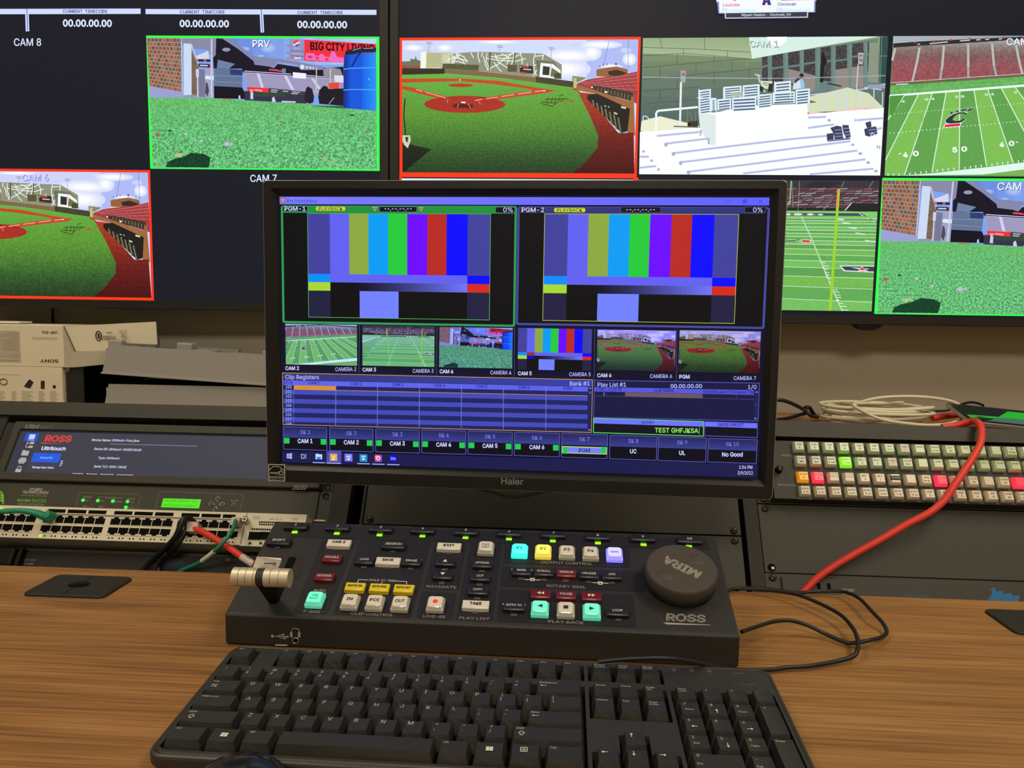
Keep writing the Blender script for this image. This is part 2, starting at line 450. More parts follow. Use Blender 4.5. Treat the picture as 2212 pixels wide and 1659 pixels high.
    P.polys([[(1355, 370), (1480, 382), (1478, 432), (1358, 425)]], (240, 242, 255)); P.polys([[(1135, 338), (1215, 345), (1215, 360), (1135, 352)], [(1210, 350), (1260, 353), (1260, 366), (1212, 362)]], (250, 70, 110))
    P.lines([[(905, 358), (1340, 388)], [(1480, 400), (1830, 432)]], 7, (215, 210, 240)); P.rect(1255, 335, 1290, 400, (120, 130, 165))
    P.poly([(1640, 340), (1700, 320), (1800, 345), (1830, 430), (1700, 440), (1640, 400)], (150, 140, 160)); P.poly([(1740, 400), (1830, 405), (1830, 470), (1745, 462)], (225, 220, 238))
    P.poly([(1125, 518), (1485, 555), (1485, 594), (1125, 568)], (70, 58, 72)); P.lines([[(1150, 535), (1215, 541)], [(1150, 553), (1205, 558)], [(1260, 548), (1310, 553)], [(1350, 555), (1420, 561)], [(1340, 570), (1400, 576)]], 8, (205, 200, 225))
    P.poly([(930, 506), (1128, 520), (1128, 566), (932, 560)], (238, 52, 58)); P.lines([[(950, 538), (990, 541)], [(1000, 535), (1070, 545)]], 16, (255, 150, 160))
    P.poly([(905, 545), (1480, 590), (1480, 668), (905, 632)], (52, 50, 74)); P.poly([(985, 565), (1105, 565), (1280, 562), (1275, 602), (990, 596)], (44, 74, 60))
    P.polys([[(960, 545), (985, 560), (985, 625), (958, 620)], [(1160, 610), (1180, 600), (1195, 650), (1160, 650)], [(1250, 640), (1380, 645), (1380, 658), (1250, 655)], [(850, 590), (862, 585), (868, 622), (848, 620)]], (205, 208, 235))
    P.line([(1577, 322), (1572, 575)], 10, (190, 205, 175)); P.line([(1708, 338), (1704, 475)], 11, (205, 200, 175))
    P.poly([(1495, 503), (1535, 530), (1552, 600), (1545, 655), (1515, 668), (1470, 655), (1462, 600), (1475, 530)], (34, 28, 46))
    P.poly([(1600, 545), (1640, 500), (1672, 505), (1690, 530), (1830, 525), (1830, 690), (1600, 670), (1590, 600)], (26, 22, 34)); P.lines([[(1740, 610), (1690, 672)], [(1560, 560), (1595, 590)]], 8, (160, 150, 165))
    P.poly([(1686, 475), (1788, 470), (1782, 528), (1696, 525)], (240, 66, 44))
    P.poly([(1330, 58), (1467, 64), (1465, 264), (1322, 248)], (146, 146, 190)); P.lines([[(1300, 120), (1330, 122)], [(1298, 185), (1325, 190)], [(1296, 240), (1325, 245)], [(1335, 170), (1462, 178)], [(1335, 215), (1462, 222)]], 5, (80, 86, 130))
    P.ell(1391, 98, 34, 33, (238, 240, 252)); P.poly([(1360, 84), (1375, 70), (1391, 65), (1410, 70), (1422, 84), (1395, 92), (1375, 108), (1362, 112)], (232, 70, 90)); P.poly([(1372, 124), (1395, 108), (1424, 98), (1420, 115), (1405, 128), (1388, 131)], (70, 90, 190))
    P.text('PEPSI', 1368, 1420, 152, 12, (215, 215, 240)); P.text('Health', 1350, 1440, 202, 16, (210, 190, 225)); P.rect(1340, 228, 1368, 245, (250, 90, 90)); P.text('bank', 1374, 1434, 246, 18, (250, 250, 255), 0.03)
    P.poly([(1467, 64), (2135, 108), (2135, 300), (1465, 264)], (242, 44, 56))
    sk = [(1475, 255), (1480, 190), (1560, 195), (1562, 215), (1600, 218), (1612, 200), (1640, 200), (1655, 225), (1700, 230), (1712, 190), (1735, 165), (1755, 190), (1765, 225), (1840, 240), (1838, 285), (1700, 272), (1600, 262)]
    P.poly(sk, (245, 108, 190)); P.polys([[(1495, 215), (1540, 218), (1540, 240), (1500, 240)], [(1660, 240), (1690, 240), (1690, 262), (1660, 262)], [(1570, 225), (1600, 228), (1600, 250), (1572, 248)]], (225, 50, 90))
    P.text('BIG CITY LIVING', 1520, 2118, 158, 68, (48, 10, 22), 0.045, slope=0.045)
    P.poly([(1838, 205), (2135, 185), (2135, 736), (1980, 730), (1822, 712), (1828, 560), (1828, 330)], (8, 86, 222))
    P.grad([(1838, 215), (1900, 210), (1890, 722), (1822, 712)], (14, 40, 130), (6, 84, 216), 6); P.grad([(2010, 200), (2135, 190), (2135, 735), (2000, 730)], (10, 100, 235), (40, 150, 250), 6)
    P.line([(1830, 345), (1900, 336), (2135, 330)], 9, (80, 170, 240)); P.line([(1826, 542), (1900, 536), (2135, 538)], 9, (80, 170, 240)); P.ells([(2065, 440, 5, 8), (2075, 500, 4, 5)], (160, 210, 250))
    P.poly([(1842, 210), (1850, 175), (1900, 158), (2010, 138), (2135, 142), (2135, 182), (2000, 190), (1910, 205)], (28, 26, 42)); P.lines([[(1915, 168), (1995, 146)], [(2015, 150), (2110, 148)]], 6, (150, 175, 215)); P.line([(1998, 180), (1960, 225), (1905, 320)], 15, (20, 30, 90))
    P.bands([(22, 604), (620, 612), (1000, 640), (1480, 668), (1830, 712), (2135, 738), (2135, 1292), (42, 1266)], [(604, (104, 186, 104)), (700, (100, 184, 108)), (900, (98, 182, 112)), (1300, (98, 180, 116))], (.35, 1.25), 16)
    P.poly([(1500, 690), (1820, 690), (1820, 714)], (40, 100, 50), 0.3); P.poly([(700, 615), (800, 620), (790, 632), (710, 630)], (150, 140, 90), .3)
    P.poly([(165, 1262), (180, 1215), (240, 1185), (330, 1165), (400, 1128), (520, 1140), (578, 1172), (570, 1225), (560, 1268)], (18, 62, 40), 0.7)
    P.line([(1600, 1182), (1740, 1235), (1868, 1275)], 10, (176, 190, 120)); P.poly([(245, 1140), (300, 1132), (340, 1140), (290, 1160), (250, 1162)], (208, 190, 140))
    P.ells([(90, 955, 24, 14), (1212, 792, 12, 8), (2045, 935, 10, 9)], (185, 90, 70)); P.ells([(735, 1045, 26, 22), (355, 948, 18, 12), (780, 1045, 14, 12), (495, 1018, 16, 12)], (200, 185, 215)); P.ells([(1905, 778, 22, 8), (205, 918, 18, 8)], (40, 60, 80))
    if name: label(P, name, 985, 985+(160 if name == 'PRV' else 290), 134, 66)

def ballpark(P, name, border=True, blue=0):
    """wide view over a baseball field"""
    if border: P.rect(12, 50, 2183, 1320, (252, 58, 26))
    P.poly([(35, 75), (2160, 62), (2120, 1276), (38, 1276)], (208, 222-blue//4, 252))
    P.poly([(1700, 66), (2160, 62), (2150, 420), (1700, 420)], (176, 188, 246)); P.poly([(35, 78), (300, 72), (300, 270), (35, 270)], (205, 216, 246))
    P.cloud([(140, 140, 80, 26), (420, 140, 66, 30), (900, 88, 170, 14), (1540, 210, 220, 50), (1500, 330, 190, 70), (1745, 180, 70, 60), (2080, 240, 50, 45), (1820, 110, 160, 30), (1920, 310, 80, 20)], (252, 253, 255), (206, 214, 250))
    P.ells([(1600, 110, 60, 10), (2050, 160, 50, 24)], (200, 212, 250))
    P.poly([(35, 265), (110, 262), (108, 240), (150, 246), (158, 205), (166, 245), (205, 262), (205, 330), (35, 330)], (110, 118, 92)); P.poly([(35, 300), (205, 302), (205, 322), (35, 322)], (160, 80, 66)); P.poly([(205, 180), (265, 176), (262, 330), (200, 330)], (244, 248, 238))
    P.poly([(255, 178), (405, 184), (480, 182), (478, 200), (405, 200), (392, 332), (248, 332)], (196, 196, 152))
    P.ells([(270+(i % 2)*6+j*21, 200+i*17, 4.5, 4) for i in range(7) for j in range(6)], (96, 96, 74), n=6)
    P.poly([(405, 200), (640, 180), (760, 176), (1310, 192), (1475, 290), (1472, 420), (1270, 410), (388, 345)], (142, 147, 124)); P.poly([(405, 200), (480, 182), (520, 230), (500, 300), (395, 320)], (205, 208, 176))
    arcs = [[(450, 240), (520, 230), (580, 250), (610, 300)], [(480, 270), (540, 262), (590, 280)], [(520, 200), (560, 240), (630, 258)], [(520, 190), (600, 225), (620, 275)], [(440, 265), (480, 235), (560, 200)], [(560, 195), (500, 260)], [(655, 185), (682, 232)],
            [(722, 180), (720, 220), (738, 275)], [(765, 180), (750, 220)], [(800, 185), (795, 260), (830, 345)], [(770, 215), (790, 300), (820, 345)], [(800, 235), (900, 250), (1060, 262), (1150, 235)], [(830, 215), (930, 235), (1040, 230), (1110, 190)], [(870, 195), (905, 270), (985, 320)], [(1045, 185), (1040, 250), (1020, 295)], [(1035, 190), (960, 240), (900, 290), (800, 340)], [(865, 270), (900, 320), (932, 355)], [(1100, 185), (1120, 240), (1115, 290)], [(880, 215), (1000, 200), (1050, 185)], [(930, 190), (1000, 230), (980, 290)],
            [(1235, 192), (1220, 250), (1225, 330), (1245, 390)], [(1230, 215), (1310, 208)], [(1312, 195), (1300, 248)], [(1222, 305), (1262, 280)], [(1250, 340), (1215, 395)]]
    P.lines(arcs, 8, (238, 244, 232))
    P.lines([[(832, 180), (822, 345)], [(1052, 182), (1045, 285)]], 9, (56, 58, 44)); P.lines([[(478, 205), (470, 370)], [(528, 310), (530, 370)], [(625, 300), (625, 380)]], 4, (90, 88, 66))
    P.poly([(405, 282), (730, 295), (724, 345), (398, 330)], (82, 88, 58), 0.5)
    P.poly([(1240, 250), (1400, 262), (1465, 340), (1470, 420), (1262, 405)], (110, 112, 92))
    P.poly([(1285, 275), (1395, 285), (1462, 340), (1465, 372), (1385, 318), (1372, 398), (1422, 402), (1420, 416), (1272, 402)], (244, 247, 244)); P.poly([(1306, 302), (1368, 312), (1360, 388), (1300, 382)], (46, 50, 44)); P.poly([(1385, 320), (1462, 375), (1465, 414), (1372, 396)], (120, 112, 64)); P.rect(1408, 368, 1466, 416, (60, 82, 50))
    P.rect(988, 292, 1072, 356, (92, 86, 54)); P.poly([(1092, 298), (1218, 304), (1214, 372), (1100, 362)], (54, 44, 42)); P.lines([[(1120, 305), (1175, 312)], [(1115, 365), (1145, 368)]], 16, (212, 70, 62)); P.lines([[(1098, 312), (1112, 313)], [(1130, 332), (1200, 338)], [(1165, 280), (1165, 300)]], 9, (226, 226, 214))
    for cx, cy, b in ((280, 98, 178), (918, 130, 175), (1382, 145, 400)): P.line([(cx, cy), (cx-8, b)], 4, (140, 142, 160)); P.polys([[(cx-26, cy-12), (cx+24, cy-12), (cx+24, cy-6), (cx-26, cy-6)], [(cx-22, cy+2), (cx+30, cy+2), (cx+30, cy+9), (cx-22, cy+9)]], (150, 150, 180))
    P.poly([(420, 326), (720, 345), (1240, 398), (1242, 452), (900, 412), (418, 374)], (128, 112, 70)); P.lines([[(430+i*27, 332+i*2.2), (430+i*27, 372+i*2.5)] for i in range(30)], 3, (88, 78, 50)); P.line([(730, 350), (1240, 402)], 3, (230, 190, 180))
    P.poly([(1240, 398), (1600, 445), (1602, 500), (1242, 452)], (70, 66, 46), .3); P.poly([(35, 325), (420, 330), (420, 378), (35, 388)], (54, 46, 38)); P.poly([(1570, 392), (1700, 408), (1620, 450), (1568, 446)], (130, 140, 96)); P.rect(1580, 410, 1604, 500, (200, 190, 130))
    P.poly([(1785, 335), (1880, 316), (1965, 306), (2065, 332), (2062, 400), (1785, 412)], (152, 98, 62)); P.poly([(1884, 352), (1965, 335), (2062, 365), (1985, 392), (1900, 388)], (56, 42, 34)); P.polys([[(1780, 395), (1900, 400), (1900, 412), (1780, 412)]], (225, 215, 190))
    P.lines([[(1900, 75), (1845, 310)], [(2070, 62), (2068, 320)]], 4, (104, 116, 170)); P.ells([(1815, 302, 6, 6), (1850, 292, 6, 6), (1880, 286, 5, 8), (1960, 284, 10, 10)], (110, 60, 100))
    P.poly([(1608, 462), (1700, 425), (1800, 408), (2000, 385), (2150, 350), (2148, 640), (1900, 560), (1608, 478)], (168, 62, 66)); P.lines([[(1650, 455), (2148, 372)], [(1680, 466), (2148, 408)], [(1750, 478), (2148, 442)], [(1800, 490), (2148, 478)], [(1850, 500), (2148, 515)]], 3, (216, 150, 150)); P.lines([[(1700+i*62, 425+i*4), (1780+i*62, 500+i*8)] for i in range(7)], 3, (110, 36, 42))
    P.poly([(1750, 478), (1860, 492), (2110, 540), (2120, 620), (1900, 565), (1740, 505)], (62, 52, 44)); P.lines([[(1800+i*30, 495+i*7), (1796+i*30, 520+i*9)] for i in range(11)], 5, (150, 140, 110))
    P.poly([(1605, 475), (1800, 530), (2085, 622), (2118, 560), (2130, 930), (2060, 900), (2082, 690), (1790, 556), (1604, 520)], (160, 106, 62))
    # ground
    P.bands([(35, 386), (420, 376), (900, 414), (1242, 452), (1602, 500), (1620, 530), (1720, 740), (1800, 930), (1792, 1040), (1680, 1180), (1555, 1276), (38, 1276)], [(380, (104, 180, 66)), (560, (98, 166, 62)), (760, (92, 150, 52)), (950, (70, 122, 48)), (1100, (48, 88, 42)), (1276, (36, 58, 32))], (0.05, .55), 30)
    P.polys([[(35, 422), (560, 418), (900, 438), (1200, 492), (1420, 522), (1350, 545), (1180, 540), (1215, 528), (1120, 502), (850, 468), (560, 442), (35, 458)], [(35, 486), (150, 505), (460, 590), (420, 604), (300, 586), (35, 515)], [(690, 602), (1100, 540), (1350, 520), (1350, 545), (880, 608), (760, 625)]], (196, 72, 40), .15)
    P.ell(565, 480, 114, 16, (184, 60, 38)); P.polys([[(600, 560), (860, 520), (1150, 505), (1210, 522), (900, 552), (690, 590)]], (96, 166, 62))
    P.ell(600, 652, 367, 78, (170, 48, 34), .2); P.ells([(560, 665, 70, 22), (640, 670, 40, 20)], (96, 28, 24)); P.poly([(565, 628), (610, 628), (604, 642), (574, 642)], (244, 244, 238))
    P.lines([[(240, 540), (430, 596)], [(160, 520), (220, 536)], [(690, 616), (760, 606)], [(790, 602), (900, 585)], [(930, 580), (1050, 562)], [(1080, 558), (1200, 540)], [(1230, 536), (1330, 524)]], 7, (240, 190, 170)); P.lines([[(450, 604), (442, 640)], [(722, 618), (742, 650)], [(545, 645), (535, 685)], [(630, 645), (655, 690)]], 6, (215, 150, 125)); P.ells([(558, 432, 8, 6), (1315, 528, 10, 5)], (245, 230, 200))
    P.lines([[(1282, 640), (1390, 668), (1425, 640), (1290, 625)], [(1320, 605), (1530, 600)], [(1350, 590), (1340, 650)], [(1390, 585), (1380, 640)], [(1420, 590), (1412, 645)], [(1460, 590), (1430, 640)], [(1500, 590), (1460, 630)], [(1450, 575), (1490, 560)]], 8, (66, 84, 30)); P.ells([(1560, 618, 28, 12), (1492, 642, 14, 6)], (170, 104, 46))
    P.bands([(1560, 510), (1602, 505), (1640, 540), (1790, 556), (1720, 590), (1980, 905), (2118, 900), (2122, 1276), (1555, 1276), (1680, 1180), (1792, 1040), (1800, 930), (1720, 740), (1618, 532)], [(510, (180, 64, 36)), (750, (150, 48, 32)), (950, (110, 30, 26)), (1276, (70, 16, 18))], .3, 14)
    P.poly([(1706, 562), (1790, 552), (2084, 688), (2062, 890), (2005, 905), (1960, 860), (1700, 600)], (34, 30, 28)); P.lines([[(1750+i*38, 610+i*26), (1762+i*40, 660+i*42)] for i in range(7)], 14, (120, 116, 84)); P.polys([[(2005, 662), (2050, 672), (2048, 690), (2005, 680)], [(1940, 715), (1972, 728), (1970, 742), (1940, 730)]], (205, 212, 196)); P.lines([[(1855, 660), (1870, 668)], [(1888, 668), (1900, 674)]], 10, (190, 196, 180)); P.ells([(1870, 538, 12, 9), (1745, 495, 9, 7)], (245, 245, 235))
    P.bands([(38, 1000), (300, 1060), (38, 1276)], [(1000, (34, 40, 26)), (1276, (20, 24, 20))], .3, 4); P.line([(62, 600), (50, 760), (66, 930)], 10, (26, 26, 26)); P.poly([(38, 935), (108, 935), (112, 985), (86, 1052), (52, 1020), (38, 985)], (206, 212, 180)); P.poly([(62, 950), (92, 950), (84, 1000), (70, 990)], (40, 60, 40))
    if name: label(P, name, 640, 640+300, 152, 72, (205, 215, 250), (70, 80, 180), 4)

def plaza(P):
    """bleachers, railings and a glass entrance in hard sun"""
    P.bands([(35, 60), (2172, 38), (2095, 1238), (-4, 1235)], [(60, (150, 168, 124)), (260, (116, 136, 104)), (500, (98, 118, 104)), (750, (84, 104, 100))], 0, 16)
    P.bands([(35, 60), (965, 52), (985, 235), (400, 205), (35, 195)], [(60, (150, 172, 128)), (235, (170, 190, 156))], 0, 8)
    J = [[(35, 140), (560, 155), (975, 180)], [(35, 212), (400, 190), (980, 238)], [(185, 60), (200, 142)], [(570, 55), (575, 155)], [(385, 150), (390, 205)], [(770, 165), (772, 225)], [(35, 315), (620, 262), (960, 235)], [(35, 420), (600, 362), (1060, 318)], [(35, 520), (520, 480)], [(35, 630), (500, 590)], [(335, 195), (332, 288)], [(655, 215), (655, 260)], [(180, 305), (182, 405)], [(498, 280), (496, 372)], [(812, 250), (812, 338)], [(332, 395), (330, 490)], [(655, 360), (655, 450)], [(180, 510), (180, 610)], [(332, 600), (332, 660)], [(960, 330), (960, 400)]]
    P.lines(J, 4, (62, 76, 66)); P.ell(940, 280, 18, 14, (150, 130, 110))
    P.poly([(1115, 205), (2085, 55), (2090, 440), (1540, 530), (1480, 525), (1050, 370)], (104, 130, 124))
    D = []
    for x0, x1, t0, t1 in ((1072, 1122, 215, 370), (1160, 1256, 200, 410), (1300, 1400, 180, 400), (1437, 1535, 160, 370), (1582, 1672, 140, 360), (1712, 1812, 125, 350), (1858, 1956, 105, 300), (1985, 2005, 95, 280)):
        m = (t0+t1)/2+14; D += [[(x0, t0), (x1, t0-14), (x1, m-22), (x0, m-8)], [(x0, m+8), (x1, m-6), (x1, t1+70), (x0, t1+60)]]
    P.polys(D, (66, 62, 64), .8); P.polys([[(1300, 320), (1536, 380), (1535, 500), (1500, 520), (1300, 430)], [(1700, 330), (1955, 290), (1955, 480), (1680, 500)]], (146, 138, 132)); P.lines([[(1256+30+i*139, 190-i*20), (1256+24+i*139, 500)] for i in range(6)], 24, (112, 140, 132)); P.poly([(1600, 160), (1640, 260), (1612, 300), (1605, 435), (1575, 438), (1580, 300), (1590, 220)], (28, 26, 32)); P.line([(1640, 445), (1760, 470)], 14, (60, 58, 62))
    P.poly([(2100, 45), (2172, 38), (2160, 440), (2092, 442)], (44, 78, 76)); P.lines([[(2100, 210), (2168, 206)], [(2118, 45), (2100, 440)]], 6, (110, 140, 124)); P.poly([(2010, 95), (2085, 90), (2080, 440), (1990, 430)], (140, 150, 132))
    P.poly([(960, 50), (2100, 38), (1700, 108), (985, 236)], (216, 240, 230)); P.ell(1205, 45, 88, 82, (252, 255, 252))
    P.poly([(20, 775), (180, 735), (520, 815), (515, 845), (140, 900), (10, 860)], (236, 238, 208)); P.poly([(1480, 560), (1815, 480), (2000, 530), (2130, 655), (1465, 700)], (214, 224, 186)); P.poly([(1480, 590), (1550, 608), (1470, 618)], (96, 96, 80)); P.polys([[(1470, 690), (1620, 700), (1740, 680), (2000, 640), (2030, 655), (1760, 705), (1480, 710)]], (250, 196, 200))
    P.poly([(5, 868), (150, 862), (540, 830), (525, 700), (660, 700), (1000, 640), (1465, 620), (1465, 712), (2130, 655), (2110, 1000), (2095, 1238), (-4, 1235)], (253, 255, 255))
    def rail(q, n=6, skip=()):
        x0, y0, x1, y1 = q; P.poly([(x0, y0+12), (x1, y0), (x1, y1-8), (x0, y1)], (224, 244, 252)); L = []
        for i in range(n):
            t = (i+.6)/n; y = y0+14+(y1-y0-20)*t; L.append([(x0+14, y+6), (x1-12, y-6)])
        P.lines(L, (y1-y0)/n*0.42, (88, 98, 128))
    for q, n in (((518, 497, 625, 712), 9), ((625, 575, 668, 690), 5), ((735, 468, 892, 585), 5), ((902, 455, 1045, 590), 5), ((1180, 425, 1320, 600), 6), ((680, 575, 800, 685), 4), ((808, 560, 1020, 690), 4), ((1030, 535, 1155, 660), 5), ((1162, 515, 1355, 625), 4), ((1362, 490, 1487, 630), 5)): rail(q, n)
    P.lines([[(520, 500), (520, 712)], [(620, 500), (620, 712)], [(735, 485), (735, 600)], [(1045, 455), (1045, 580)], [(1180, 430), (1180, 600)], [(1318, 430), (1318, 580)], [(1478, 490), (1468, 690)], [(505, 575), (670, 580)], [(670, 580), (670, 700)]], 9, (216, 240, 250))
    P.poly([(790, 530), (900, 520), (900, 555), (795, 562)], (176, 188, 170)); P.poly([(1050, 425), (1160, 430), (1155, 495), (1100, 495), (1065, 470)], (214, 226, 202)); P.lines([[(1010, 370), (1060, 385)], [(1040, 380), (1050, 440)], [(1060, 500), (1100, 520)]], 14, (190, 205, 200)); P.polys([[(1130, 450), (1165, 450), (1160, 520), (1120, 520)], [(1050, 470), (1080, 480), (1080, 520), (1050, 515)]], (40, 46, 46)); P.lines([[(1075, 450), (1120, 470)], [(1080, 440), (1130, 450)]], 5, (80, 80, 70))
    P.poly([(515, 700), (665, 722), (662, 985), (602, 975), (528, 840)], (222, 236, 234)); P.lines([[(540, 835), (530, 900)], [(602, 925), (604, 975)]], 8, (120, 130, 140))
    P.line([(145, 860), (147, 705), (165, 688), (510, 655)], 18, (244, 250, 252)); P.line([(28, 830), (34, 735), (60, 735), (92, 765)], 8, (224, 236, 236)); P.line([(365, 440), (352, 850)], 18, (228, 240, 240)); P.poly([(362, 340), (408, 342), (402, 446), (362, 440)], (176, 166, 172)); P.line([(362, 341), (408, 343)], 7, (236, 110, 100)); P.rect(372, 360, 400, 385, (120, 120, 130)); P.line([(1908, 280), (1880, 680)], 9, (200, 214, 214)); P.poly([(1910, 180), (1956, 182), (1948, 284), (1908, 278)], (190, 176, 176)); P.rect(1918, 200, 1945, 215, (110, 110, 110)); P.rect(1920, 235, 1943, 255, (120, 116, 116))
    P.line([(30, 398), (600, 404), (1300, 405), (2145, 378)], 6, (176, 182, 208))
    P.lines([[(1595, 540), (1588, 690)], [(1810, 510), (1805, 680)], [(1490, 545), (1990, 490)], [(1700, 540), (1745, 550), (1740, 690)], [(1720, 545), (1805, 620)], [(1990, 470), (2145, 452)], [(1945, 520), (1945, 650)], [(2045, 490), (2040, 640)], [(2120, 520), (2115, 650)], [(1960, 480), (2110, 500)]], 9, (206, 216, 244)); P.rect(1998, 455, 2140, 490, (150, 160, 190))
    P.poly([(1375, 400), (1420, 400), (1440, 450), (1440, 490), (1336, 502), (1345, 440)], (150, 200, 222)); P.poly([(1350, 430), (1400, 420), (1408, 488), (1336, 500)], (216, 226, 236)); P.ell(1415, 378, 19, 17, (44, 30, 26)); P.ell(1412, 396, 14, 10, (130, 100, 90)); P.poly([(1375, 400), (1410, 404), (1355, 450), (1350, 430)], (60, 64, 90))
    P.poly([(418, 785), (508, 770), (510, 828), (420, 820)], (60, 56, 46)); P.ell(434, 806, 13, 18, (24, 22, 24)); P.lines([[(420, 682), (420, 790)], [(492, 690), (490, 780)], [(440, 700), (460, 770)]], 4, (150, 150, 110)); P.line([(300, 822), (510, 828)], 10, (90, 92, 80))
    S = [[(150, 905), (545, 868)], [(222, 972), (612, 925)], [(285, 1055), (800, 990), (1300, 930), (1640, 898)], [(350, 1132), (900, 1065), (1400, 1000), (1835, 945)], [(420, 1213), (1000, 1140), (1500, 1075), (1895, 1025)], [(900, 1225), (1500, 1155), (1965, 1100)], [(1480, 1230), (2035, 1180)], [(0, 1085), (80, 1085)], [(0, 1180), (145, 1165)], [(1468, 742), (1625, 736)], [(1468, 832), (1695, 800)], [(1870, 765), (2120, 745)], [(2060, 840), (2110, 830)]]
    P.lines(S, 17, (186, 190, 232)); P.ells([(230, 980, 16, 18), (295, 1060, 16, 18), (358, 1138, 16, 18), (425, 1218, 16, 18), (35, 1040, 14, 10), (105, 1118, 14, 10), (165, 1195, 12, 12), (1855, 975, 16, 10), (1920, 1050, 18, 12), (1988, 1128, 18, 12), (2055, 1200, 16, 12), (1652, 765, 16, 12)], (170, 176, 214)); P.line([(150, 885), (545, 842)], 14, (255, 255, 255))
    P.polys([[(1660, 830), (1720, 810), (1760, 820), (1775, 925), (1700, 930), (1690, 880)], [(1765, 805), (1820, 805), (1840, 905), (1800, 920), (1775, 870)], [(1955, 840), (2000, 825), (2060, 815), (2070, 880), (2000, 905), (1965, 895)], [(1965, 785), (2015, 770), (2020, 820), (1980, 830)], [(1630, 880), (1690, 875), (1690, 930), (1632, 935)]], (62, 66, 96)); P.lines([[(1700, 850), (1755, 845)], [(1702, 880), (1760, 875)], [(1705, 905), (1768, 900)], [(1780, 835), (1825, 832)], [(1785, 865), (1832, 862)], [(1790, 892), (1836, 888)], [(1990, 850), (2055, 840)], [(1995, 875), (2060, 865)]], 6, (160, 170, 205)); P.lines([[(2010, 905), (2020, 870), (2060, 900)], [(1870, 740), (1920, 790)]], 7, (220, 226, 240)); P.lines([[(2068, 980), (2072, 1005)], [(2088, 980), (2090, 1010)]], 8, (120, 130, 170)); P.polys([[(1630, 935), (1840, 912), (1830, 930), (1640, 950)]], (120, 116, 160))
    label(P, 'CAM 1', 962, 1212, 134, 56, (214, 236, 232), (70, 92, 110), 5)

